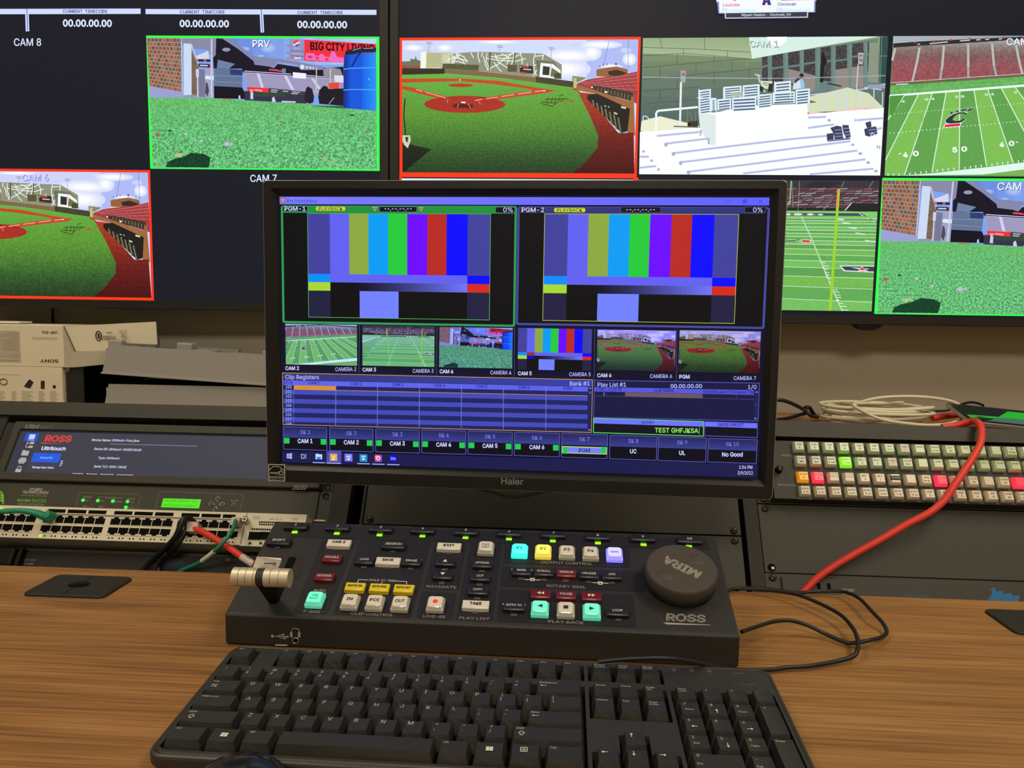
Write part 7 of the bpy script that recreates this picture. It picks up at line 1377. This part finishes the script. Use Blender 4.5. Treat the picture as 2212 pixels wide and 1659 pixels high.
def key(x, b, w, leg, hgt=1.0):
    """x left edge, b top edge, w width, hgt rows"""
    gp = .5; x0, x1 = x*U+gp, (x+w)*U-gp; y1, y0 = ky(b)-gp, ky(b-hgt)+gp; zb0 = zw+.3; zt = 0.0
    tx0, tx1, ty0, ty1 = x0+2.6, x1-2.6, y0+3.7, y1-1.3; N = 6; mb = MB(); V = []
    V += [(x0, y0, zb0), (x1, y0, zb0), (x1, y1, zb0), (x0, y1, zb0)]
    dish = .55 if w < 3 else -.4
    top = []
    for yy, e in ((ty0, 0), (ty1, .1)):
        for i in range(N+1): t = -1+2*i/N; top.append((tx0+(tx1-tx0)*i/N, yy-(dish*.9*(1-t*t)*.0), zt-dish*(1-t*t)+e))
    V += top; n = N+1
    F = [tuple(range(4+i, 4+i+1))+() for i in range(0)]
    F += [(0, 1)+tuple(4+i for i in range(N, -1, -1))]
    F += [(2, 3)+tuple(4+n+i for i in range(n))]
    F += [(1, 2, 4+n+N, 4+N), (3, 0, 4, 4+n)]
    F += [(4+i, 4+i+1, 4+n+i+1, 4+n+i) for i in range(N)]
    mb.add(V, F, 'key_black')
    L = leg if isinstance(leg, list) else [leg]; xl = tx0+1.9; zz = zt+.02; lm = 'legend_white'
    hY = ty1-ty0
    for it in L:
        if it == '': continue
        kind, s = (it.split(':', 1)+[''])[:2] if it[:2] in ('C:', 'T:', 'B:', 'S:', 'G:') else ('C', it)
        if kind == 'C': mb.text(s, (xl, ty1-4.6, zz), X, Y, 3.7, lm, shear=.0, bold=.012)
        elif kind == 'T': mb.text(s, (xl+.4, ty1-3.4, zz), X, Y, 2.5, lm, bold=.015)
        elif kind == 'B': mb.text(s, (xl, ty1-8.4, zz), X, Y, 2.9, lm, bold=.015)
        elif kind == 'S':
            for k, q in enumerate(s.split('|')): mb.text(q, (xl-.6, ty1-3.1-k*2.7, zz), X, Y, 1.95, lm, bold=.012)
        elif kind == 'G':
            cx_, cy_ = (tx0+tx1)/2, (ty0+ty1)/2
            if s == 'win':
                for i in (0, 1):
                    for j in (0, 1): mb.poly([(cx_-2.4+i*2.5, cy_-2+j*2.1, zz), (cx_-.1+i*2.5, cy_-2-.0+j*2.1, zz), (cx_-.1+i*2.5, cy_-.1+j*2.1, zz), (cx_-2.4+i*2.5, cy_-.1+j*2.1, zz)], lm)
            elif s == 'menu':
                for q in ((-2.4, -2.4, 2.4, -1.9), (-2.4, 1.9, 2.4, 2.4), (-2.4, -2.4, -1.9, 2.4), (1.9, -2.4, 2.4, 2.4), (-1.2, -1.2, 1.2, -.8), (-1.2, -.2, 1.2, .2), (-1.2, .8, 1.2, 1.2)): mb.poly([(cx_-1+q[0], cy_+1+q[1], zz), (cx_-1+q[2], cy_+1+q[1], zz), (cx_-1+q[2], cy_+1+q[3], zz), (cx_-1+q[0], cy_+1+q[3], zz)], lm)
            elif s in ('shift',):
                q = [(0, 2.4), (-2.2, 0), (-1, 0), (-1, -2), (1, -2), (1, 0), (2.2, 0), (0, 2.4)]; px_, py_ = xl+3.4, ty1-7.4
                for (a0, b0), (a1, b1) in zip(q, q[1:]):
                    d = Vector((a1-a0, b1-b0)).normalized(); nn = Vector((-d.y, d.x))*.2; mb.poly([(px_+a0+nn.x, py_+b0+nn.y, zz), (px_+a1+nn.x, py_+b1+nn.y, zz), (px_+a1-nn.x, py_+b1-nn.y, zz), (px_+a0-nn.x, py_+b0-nn.y, zz)], lm)
            elif s in ('left', 'right', 'up', 'down') or s[:1] == 'a':
                small = s[0] == 'a' and s[1:] in ('left', 'right', 'up', 'down'); s2 = s[1:] if small else s
                px_, py_ = (xl+4.2, ty1-9.2) if small else (xl+2.2, ty1-3.6); dv = {'left': (-1, 0), 'right': (1, 0), 'up': (0, 1), 'down': (0, -1)}[s2]; d = Vector(dv); nn = Vector((-d.y, d.x)); c = Vector((px_, py_))
                for P4 in ([c-d*2.2+nn*.25, c+d*1+nn*.25, c+d*1-nn*.25, c-d*2.2-nn*.25], [c+d*.6+nn*1.2, c+d*2.3, c+d*.6-nn*1.2]): mb.poly([(p.x, p.y, zz) for p in P4], lm)
            elif s in ('longleft', 'tab'):
                px_, py_ = xl, ty1-(6.0 if s == 'longleft' else 6.4); 
                mb.poly([(px_+.8, py_-.2, zz), (px_+5, py_-.2, zz), (px_+5, py_+.2, zz), (px_+.8, py_+.2, zz)], lm); mb.poly([(px_, py_, zz), (px_+1.5, py_-.9, zz), (px_+1.5, py_+.9, zz)], lm)
                if s == 'tab': py_ -= 2.2; mb.poly([(px_, py_-.2, zz), (px_+4.2, py_-.2, zz), (px_+4.2, py_+.2, zz), (px_, py_+.2, zz)], lm); mb.poly([(px_+5, py_, zz), (px_+3.5, py_-.9, zz), (px_+3.5, py_+.9, zz)], lm)
    return mb.build('key', kb)
key(0, .5, 1, 'S:Esc')
for i in range(12): key((2, 3, 4, 5, 6.5, 7.5, 8.5, 9.5, 11, 12, 13, 14)[i], .5, 1, 'S:F%d' % (i+1))
for i, t in enumerate(('S:PrtScn|SysRq', 'S:Scroll|Lock', 'S:Pause|Break')): key(15.25+i, .5, 1, t)
for i, (t, b) in enumerate((('~', '`'), ('!', '1'), ('@', '2'), ('#', '3'), ('$', '4'), ('%', '5'), ('^', '6'), ('&', '7'), ('*', '8'), ('(', '9'), (')', '0'), ('_', '-'), ('+', '='))): key(i, -1, 1, ['T:'+t, 'B:'+b])
key(13, -1, 2, ['S:Backspace', 'G:longleft']); key(0, -2, 1.5, ['S:Tab', 'G:tab'])
for i, c in enumerate('QWERTYUIOP'): key(1.5+i, -2, 1, c)
key(11.5, -2, 1, ['T:{', 'B:[']); key(12.5, -2, 1, ['T:}', 'B:]']); key(13.5, -2, 1.5, ['T:|', 'B:\\'])
key(0, -3, 1.75, 'S:Caps Lock')
for i, c in enumerate('ASDFGHJKL'): key(1.75+i, -3, 1, c)
key(10.75, -3, 1, ['T::', 'B:;']); key(11.75, -3, 1, ['T:"', "B:'"]); key(12.75, -3, 2.25, ['S:Enter', 'G:longleft'])
key(0, -4, 2.25, ['S:Shift', 'G:shift'])
for i, c in enumerate('ZXCVBNM'): key(2.25+i, -4, 1, c)
key(9.25, -4, 1, ['T:<', 'B:,']); key(10.25, -4, 1, ['T:>', 'B:.']); key(11.25, -4, 1, ['T:?', 'B:/']); key(12.25, -4, 2.75, ['S:Shift', 'G:shift'])
key(0, -5, 1.5, 'S:Ctrl'); key(1.5, -5, 1.25, 'G:win'); key(2.75, -5, 1.25, 'S:Alt'); key(4, -5, 5.75, ''); key(9.75, -5, 1.25, 'S:Alt'); key(11, -5, 1.25, 'G:win'); key(12.25, -5, 1.25, 'G:menu'); key(13.5, -5, 1.5, 'S:Ctrl')
for i, t in enumerate(('S:Insert', 'S:Home', 'S:Page|Up')): key(15.25+i, -1, 1, t)
for i, t in enumerate(('S:Delete', 'S:End', 'S:Page|Down')): key(15.25+i, -2, 1, t)
key(16.25, -4, 1, 'G:up')
for i, t in enumerate(('left', 'down', 'right')): key(15.25+i, -5, 1, 'G:'+t)
for i, t in enumerate((['S:Num|Lock'], ['T:/'], ['T:*'], ['T:-'])): key(18.5+i, -1, 1, t)
for r_, row in enumerate(((('7', 'S7'), ('8', 'up'), ('9', 'S9')), (('4', 'left'), ('5', ''), ('6', 'right')), (('1', 'S1'), ('2', 'down'), ('3', 'S3')))):
    for i, (n_, s_) in enumerate(row):
        L = ['T:'+n_]
        if s_ in ('up', 'down', 'left', 'right'): L.append('G:a'+s_)
        o = key(18.5+i, -2-r_, 1, L)
        if s_[:1] == 'S':
            w_ = {'7': 'Home', '9': 'PgUp', '1': 'End', '3': 'PgDn'}[n_]; m_ = MB(); xx = (18.5+i)*U+5.6; yy = ky(-2-r_)-11.2; m_.text(w_, (xx, yy, .04), X, Y, 1.7, 'legend_white', bold=.012)
            me = o.data; bmx = bmesh.new(); bmx.from_mesh(me)
            for f in m_.F: bmx.faces.new([bmx.verts.new(m_.V[k]*.001) for k in f]).material_index = 1
            bmx.to_mesh(me); bmx.free()
key(21.5, -2, 1, ['T:+'], 2); key(21.5, -4, 1, ['S:Enter'], 2); key(18.5, -5, 2, ['T:0', 'S:|||Ins']); key(20.5, -5, 1, ['T:.', 'S:|||Del'])

# ---------------------------------------------------------------- cables
mat('cable_sag', (96, 94, 84), .5)
def wcab(name, lab, pts, r, m, n=10, sub=8, cat='cable', group=None, rr=None):
    o = np.array(pts[0]); mb = MB(off=(-o[0], -o[1], -o[2])); mb.tube([tuple(p) for p in pts], r, m, n, sub, rr=rr); ob = mb.build(name, loc=o)
    return tag(ob, lab, cat, group)
yq = lambda u, v, y: tuple(on_y(u, v, y))
dz = lambda u, v, z: tuple(on_z(u, v, z))
# keyboard lead: out of the keyboard's back edge, looping right over the desk
kp = [dz(1292, 1429, 36), dz(1340, 1424, 38), dz(1400, 1421.5, 40), dz(1460, 1424, 37), dz(1510, 1433, 28), dz(1545, 1441, 18), dz(1600, 1447, 8), dz(1660, 1447, 4), dz(1700, 1442, 4), dz(1750, 1438.5, 4), dz(1800, 1430, 4), dz(1838, 1420, 6), dz(1851, 1408, 9), dz(1853, 1385, 12), dz(1843, 1358, 12), dz(1818, 1330, 12), dz(1780, 1308, 12), dz(1730, 1287, 12), dz(1690, 1278, 10), dz(1640, 1273.5, 7), dz(1590, 1271, 6), (184, 822, 5), (120, 808, 5), (80, 822, 5), (72, 838, 6), (70, 852, -2), (70, 862, -80)]
wcab('keyboard_cable', 'thin black cable looping from the back of the keyboard across the desk', kp, 1.95, 'cable_black')
cpts = [dz(1602, 1365, 20), dz(1640, 1352, 18), dz(1675, 1342, 17), dz(1710, 1341, 16), dz(1745, 1351, 12), dz(1785, 1370, 6), dz(1822, 1386, 4), dz(1845, 1389, 5), dz(1878, 1383, 8), dz(1903, 1377, 6), dz(1915, 1366, 5), dz(1908, 1347, 8), dz(1885, 1322, 12), dz(1860, 1296, 12), dz(1838, 1283, 10), dz(1815, 1277.5, 8), dz(1780, 1277, 6), dz(1745, 1279, 5), dz(1720, 1280, 3), (207, 850, -3), (200, 864, -70)]
wcab('console_cable', 'thin black cable from the right side of the replay console to the desk edge', cpts, 1.9, 'cable_black')
# red cable over the turret lip on the right
rp = [yq(2014, 903.5, 1150), yq(2040, 899, 1155), yq(2068, 895.5, 1160), yq(2095, 892.5, 1165), yq(2118, 893, 1175)]
wcab('network_cable', 'thick red cable lying behind the white coil on the turret top', rp, 4.6, 'cable_red', 14)
rp = [yq(2035, 922.5, 1060), yq(2060, 919.5, 1059), yq(2082, 914, 1056), yq(2102, 910, 1048), pr(2114, 914, 17), pr(2120.5, 930, 25), pr(2118.5, 955, 32), pr(2108, 978, 34), pr(2095, 999, 34), pr(2062, 1048, 34), pr(2040, 1080, 32), pr(2008, 1107, 30), pr(1960, 1132, 26), pr(1905, 1164, 22), pr(1845, 1197, 18), pr(1800, 1224, 15), pr(1765, 1249, 12), pr(1736, 1278, 10), pr(1722, 1296, 9), pr(1710, 1330, 9)]
wcab('network_cable', 'thick red cable hanging over the turret lip down across the blank panel', rp, 4.5, 'cable_red', 14)
# white coil
cc = on_y(1896, 893, 1138); pts = []; rng = random.Random(4)
for lp in range(7):
    rx = 72+rng.uniform(-12, 8); ry = 50+rng.uniform(-8, 5); ox = rng.uniform(-7, 7); oy = rng.uniform(-5, 5); hz = 152.6+lp*3.8
    for k in range(8):
        t = 2*math.pi*k/8+.4; pts.append((cc[0]+ox+rx*math.cos(t)-6, 1138+oy+ry*math.sin(t), hz+4.3*k/8+(2.5*math.sin(t+lp))*.6))
end = [yq(1825, 890, 1180), yq(1842, 877, 1150), yq(1862, 868, 1130), yq(1900, 859.5, 1130), yq(1955, 856.5, 1135), yq(2010, 859, 1140), yq(2060, 868.5, 1145), yq(2079, 883, 1140), yq(2082, 897, 1120), yq(2070, 909, 1104), yq(2045, 916.5, 1092), yq(2000, 918.5, 1084), yq(1950, 914, 1080), yq(1900, 905, 1078), yq(1865, 889, 1078), yq(1845, 876, 1080), yq(1856, 871.5, 1100), yq(1905, 872, 1130), yq(1950, 869.5, 1150)]
wcab('network_cable', 'cream white cable gathered in a loose coil on the turret top', pts+end, 2.35, 'cable_white', 10, 5)
wcab('video_cable', 'black cable lying on the turret top just right of the monitor', [yq(1640, 868, 1120), yq(1680, 864, 1120), yq(1702, 868, 1125), yq(1728, 880, 1130), yq(1742, 889, 1130), yq(1752, 898, 1130), dz(1766, 901, 154)], 2.8, 'cable_black')
wcab('video_cable', 'second black cable on the turret top, the lower one beside the monitor', [dz(1640, 915, 153.5), dz(1672, 908, 154), dz(1700, 904, 154), dz(1728, 896, 156), dz(1742, 891, 158), dz(1738, 882, 168), dz(1748, 880, 170), dz(1756, 892, 160), dz(1762, 900, 154)], 2.8, 'cable_black')
wcab('charging_cable', 'thin black cable curving over to the tablet behind the white coil', [yq(2005, 888, 1215), yq(2022, 888, 1215), yq(2045, 886.5, 1215), yq(2065, 880, 1215), yq(2080, 872.5, 1212), yq(2098, 869, 1205), yq(2115, 872, 1195), yq(2124, 876, 1185)], 1.9, 'cable_black')
# left cables
tp_ = [pr(-60, 1110, 56), pr(-20, 1107, 56), pr(10, 1104.5, 55), pr(40, 1103, 54), pr(62, 1105, 52), pr(80, 1109, 48), pr(93, 1114, 44), pr(104, 1118.5, 39), pr(110, 1121, 35)]
t = thing('network_cable', 'teal green cable running from the left into a switch port', 'cable', tp_[0]); mb = MB(off=tuple(-v for v in tp_[0])); mb.tube(tp_, 3.4, 'cable_green', 12, 8, rr=[3.3, 3.3, 3.3, 3.3, 3.6, 4.6, 5.2, 5.6, 4.8]); mb.build('jacket', t)
a = rk(106, 1115, 38); mb = MB(off=tuple(-v for v in tp_[0])); hx8 = [(-3, -5), (1, -6), (6, -4), (7, 2), (4, 6.5), (0, 5.5), (-3, 2)]; V0 = [rw(a[0]+dx*k, a[1]+ds*k, o_) for o_, k in ((46, .8), (33.5, 1)) for dx, ds in hx8]; mb.add(V0, [tuple(range(7)), tuple(range(13, 6, -1))]+[(i, i+7, (i+1) % 7+7, (i+1) % 7) for i in range(7)], 'cable_green'); mb.build('boot', t)
mb = MB(off=tuple(-v for v in tp_[0])); V0 = [rw(a[0]+dx, a[1]+ds, o_) for o_ in (31.3, 33.5) for dx, ds in ((-2.6, -6.5), (6, -6.5), (6, 2), (-2.6, 2))]; mb.add(V0, [(0, 1, 2, 3), (7, 6, 5, 4), (0, 4, 5, 1), (1, 5, 6, 2), (2, 6, 7, 3), (3, 7, 4, 0)], 'sleeve_clear'); mb.build('connector', t)
wcab('network_cable', 'black cable hanging from a switch port down to the desk edge', [pr(415, 1125, 36), pr(409, 1120.5, 44), pr(401, 1120, 50), pr(394, 1126, 52), pr(388, 1142, 50), pr(378, 1162, 44), pr(358, 1184, 34), pr(338, 1203, 22), pr(318, 1222, 12), pr(306, 1238, 9), pr(300, 1260, 9)], 3.9, 'cable_black', 12)
wcab('network_cable', 'second black cable hanging behind the first, its lower end bending right', [pr(405, 1138, 38), pr(401, 1146, 41), pr(394, 1160, 40), pr(382, 1178, 37), pr(366, 1197, 26), pr(354, 1210, 16), pr(345, 1224, 9), pr(341, 1245, 8)], 3.2, 'cable_black', 10)
rp = [pr(420, 1142, 40), pr(440, 1150, 46), pr(470, 1167, 52), pr(500, 1187, 58), pr(530, 1208, 64), pr(552, 1222, 68), pr(580, 1240, 70), pr(620, 1262, 66)]
t = thing('network_cable', 'thick red cable from the switch passing behind the T-bar of the console', 'cable', rp[0]); mb = MB(off=tuple(-v for v in rp[0])); mb.tube(rp, 4.1, 'cable_red', 14, 8); mb.build('jacket', t)
mb = MB(off=tuple(-v for v in rp[0])); mb.tube([pr(523, 1203.3, 63), pr(538, 1213, 65.5), pr(556, 1224.5, 68.3)], 4.45, 'sleeve_clear', 14, 4); q0 = Vector(pr(531, 1204, 68)); q1 = Vector(pr(551, 1217, 71)); mb.text('BERK-TEK', q0, (q1-q0).normalized(), Vector(RUP), 2.2, 'ink_black', width=(q1-q0).length); mb.build('cable_label', t)
a = rk(421, 1140, 36); mb = MB(off=tuple(-v for v in rp[0])); V0 = [rw(a[0]+dx, a[1]+ds, o_) for o_ in (31.5, 44) for dx, ds in ((-6, -7), (6.5, -7), (8, -2), (6, 5), (-5, 5.5), (-6.5, 0))]; mb.add(V0, [tuple(range(6)), tuple(range(11, 5, -1))]+[(i, i+6, (i+1) % 6+6, (i+1) % 6) for i in range(6)], 'sleeve_clear'); mb.build('plug', t)
gp = [pr(509, 1125, 46), pr(508, 1129, 54), pr(503, 1143, 62), pr(492, 1160, 66), pr(478, 1176, 65), pr(464, 1190, 58), pr(450, 1202, 46), pr(430, 1216, 28), pr(404, 1227, 14), pr(388, 1235, 9), pr(372, 1250, 8)]
t = thing('network_cable', 'slim green cable with a white label, crossing the red cable from the switch', 'cable', gp[0]); mb = MB(off=tuple(-v for v in gp[0])); mb.tube(gp, 2.5, 'cable_green', 12, 8); mb.build('jacket', t)
mb = MB(off=tuple(-v for v in gp[0])); mb.tube([pr(463.5, 1190.5, 57.7), pr(452, 1200.5, 47.5), pr(437, 1211.5, 34)], 3.0, 'paper', 12, 4); q0 = Vector(pr(440, 1207.5, 42)); q1 = Vector(pr(460, 1190.5, 61)); mb.text('43 - 48 NET', q0, (q1-q0).normalized(), Vector(RUP), 1.5, 'ink_black', width=(q1-q0).length); mb.build('cable_label', t)
a = rk(513, 1130, 34); mb = MB(off=tuple(-v for v in gp[0])); V0 = [rw(a[0]+dx, a[1]+ds, o_) for o_ in (31.5, 43) for dx, ds in ((-5, -5), (5.5, -5), (5.5, 5), (-5, 5))]; mb.add(V0, [(0, 1, 2, 3), (7, 6, 5, 4), (0, 4, 5, 1), (1, 5, 6, 2), (2, 6, 7, 3), (3, 7, 4, 0)], 'sleeve_clear'); mb.build('plug', t)
wcab('power_cable', 'thin grey-black cable sagging just below the monitor in front of the blank panel', [yq(985, 1035, 905), yq(1030, 1053.5, 900), yq(1062, 1061, 895), yq(1090, 1069.5, 893), yq(1112, 1072.5, 893), yq(1140, 1069, 893), yq(1172, 1061, 897), yq(1205, 1057, 905), yq(1240, 1040, 915)], 2.6, 'cable_sag', 10)
wcab('power_cable', 'thin black cable hanging on the wall below the left display', [yq(112, 640, 1250), yq(113, 668, 1250), yq(114, 690, 1252), yq(115, 705, 1254), yq(117, 760, 1254)], 2.2, 'cable_black')

# ---------------------------------------------------------------- tablet on the turret, right
A = np.array(on_y(2094, 909, 1068)); B = np.array(on_y(2236, 924, 1064)); C_ = np.array(on_y(2101.5, 875.5, A[1]+74)); ux = (B-A)/np.linalg.norm(B-A); uy = C_-A; uy = uy-ux*(uy @ ux); dl = np.linalg.norm(uy); uy /= dl; un = np.cross(ux, uy)
mt = Matrix([[ux[0], uy[0], un[0]], [ux[1], uy[1], un[1]], [ux[2], uy[2], un[2]]]).to_4x4()
tbt = thing('tablet', 'tablet with a silver rim and a green picture, propped up at the right edge', 'tablet', A, mt.to_euler()); Wt, Ht = 165, dl
mb = MB(); mb.box(0, Wt, 0, Ht, -5.5, -.2, 'silver_frame', 1.4); mb.build('housing', tbt)
P = Pic(0.02)
class _T: pass
mb = MB(); mb.box(1.5, Wt-1.5, 1.5, Ht-1.5, -.4, .05, 'glossy_black'); mb.build('glass', tbt)
V = []; P.k = 2; sx_, sy_ = Wt, Ht
def tp(L, c, g=0): P.poly([(x*sx_, y*sy_) for x, y in L], c, g)
tp([(.03, .06), (.97, .06), (.97, .95), (.03, .95)], (14, 22, 22)); tp([(.05, .36), (.32, .42), (.40, .62), (.48, .82), (.97, .86), (.97, .45), (.6, .42), (.2, .28), (.05, .2)], (26, 172, 40)); tp([(.12, .08), (.97, .08), (.97, .48), (.62, .44), (.30, .38), (.2, .16)], (64, 100, 92), 1.0); tp([(.12, .25), (.2, .28), (.16, .33), (.1, .3)], (10, 60, 30)); tp([(.03, .06), (.97, .06), (.97, .12), (.03, .1)], (8, 10, 12))
me = bpy.data.meshes.new('screen'); me.from_pydata([(x*.001, z*.001, (-y+.1)*.001) for x, y, z in P.V], [], P.F); me.materials.append(MATS['screen_desk']); ca = me.color_attributes.new('pic', 'FLOAT_COLOR', 'CORNER'); ca.data.foreach_set('color', [v for q in P.C for c in q for v in c]); so_ = bpy.data.objects.new('screen', me); COL.objects.link(so_); so_.parent = tbt
mb = MB(); mb.box(40, 120, Ht-24, Ht-6, -18, -5.7, 'black_dark', 1); mb.build('stand', tbt)

# ---------------------------------------------------------------- cable grommets in the worktop
def dense(Q):
    out = []
    for i, p in enumerate(Q):
        q = Q[(i+1) % len(Q)]; n = 9 if math.hypot(q[0]-p[0], q[1]-p[1]) > 15 else 1
        for k in range(n): out.append((p[0]+(q[0]-p[0])*k/n, p[1]+(q[1]-p[1])*k/n))
    return out
def grommet(lab, x0, y0, w, d, hx, hy):
    o = (x0, y0, .25); t = thing('cable_grommet', lab, 'cable grommet', o); mb = MB(); L = []
    for e, z in ((0, 0), (0, 1.8), (1.0, 2.8), (2.6, 3.1)): L.append([(x, y, z) for x, y in dense(rrect(e, e, w-e, d-e, 7, 6))])
    K = len(L[0])
    for j in range(3): mb.add(L[j]+L[j+1], [(i, (i+1) % K, K+(i+1) % K, K+i) for i in range(K)], 'rack_dark', True)
    # top with a round hole: bridge the rim to a circle with as many points
    an = [math.atan2(p[1]-hy, p[0]-hx) for p in L[-1]]; cir = [(hx+11.5*math.cos(a), hy+9.5*math.sin(a), 3.1) for a in an]; low_ = [(x, y, .4) for x, y, z in cir]
    mb.add(L[-1]+cir, [(i, (i+1) % K, K+(i+1) % K, K+i) for i in range(K)], 'rack_dark'); mb.add(cir+low_, [(i, (i+1) % K, K+(i+1) % K, K+i) for i in range(K)], 'rack_dark', True); mb.add(low_, [tuple(range(K))], 'hole_black')
    mb.build('plate', t); mb = MB(); mb.box(hx-.3, hx+.3, 2, hy-10.5, 3.05, 3.2, 'hole_black'); mb.box(hx-.3, hx+.3, hy+10.5, d-2, 3.05, 3.2, 'hole_black'); mb.build('seam', t)
A = on_z(52, 1283, 2); B = on_z(222, 1288, 2); C_ = on_z(263, 1252, 2)
grommet('black rounded cable grommet with a round hole, left of the replay console', A[0]-2, A[1]-1.5, 89, 60, 44, 30)
A = on_z(2133, 1322, 2); grommet('black rounded cable grommet cut off by the right edge', on_z(2133, 1322, 2)[0]-1, on_z(2200, 1366, 2)[1]-2, 89, 60, 60, 30)

# ---------------------------------------------------------------- headset cup under the front edge of the keyboard
hc_ = on_z(527, 1700, 20); t = thing('intercom_headset_cup', 'glossy dark rounded device with white lettering and a blue swoosh below the keyboard', 'headset', (hc_[0], hc_[1], 0))
ap = on_y(524, 1641.5, 432); zt_ = ap[2]; hx_ = ap[0]; o = Vector((hc_[0], hc_[1], 0)); mb = MB(off=-o); cy_ = 424.0
prof = [(29, .3), (31, zt_*.25), (31, zt_*.5), (28, zt_*.76), (22, zt_*.91), (13, zt_*.98), (4, zt_), (.4, zt_+.05)]
mb.lathe((hx_, cy_, 0), (0, 0, 1), prof, 'glossy_black', 48); mb.build('shell', t)
def surf(x, y):
    r = math.hypot(x-hx_, y-cy_); q = prof[::-1]
    for (r0, z0), (r1, z1) in zip(q, q[1:]):
        if r0 <= r <= r1: return z0+(z1-z0)*(r-r0)/(r1-r0)+.25
    return zt_*.8
V, F, bb = glyph('CoachComm', .03); k = 3.4/CAPH; kx = 27/(bb[1]-bb[0]); mb = MB(off=-o); W_p = []
for x, y in V: gx = hx_+12-(x-bb[0])*kx; gy = cy_-13-.18*(hx_+12-gx)-y*k; W_p.append((gx, gy, surf(gx, gy)))
mb.add(W_p, F, 'legend_white')
sw = [(12.5, -12), (17, -9.5), (20.5, -10.5), (21, -14), (18, -18), (15.5, -18.5), (18.2, -14.5), (17, -12.2), (14.5, -12.2)]
mb.add([(hx_+x, cy_+y, surf(hx_+x, cy_+y)+.1) for x, y in sw], [tuple(range(len(sw)))], 'swoosh_blue'); mb.build('logo', t)
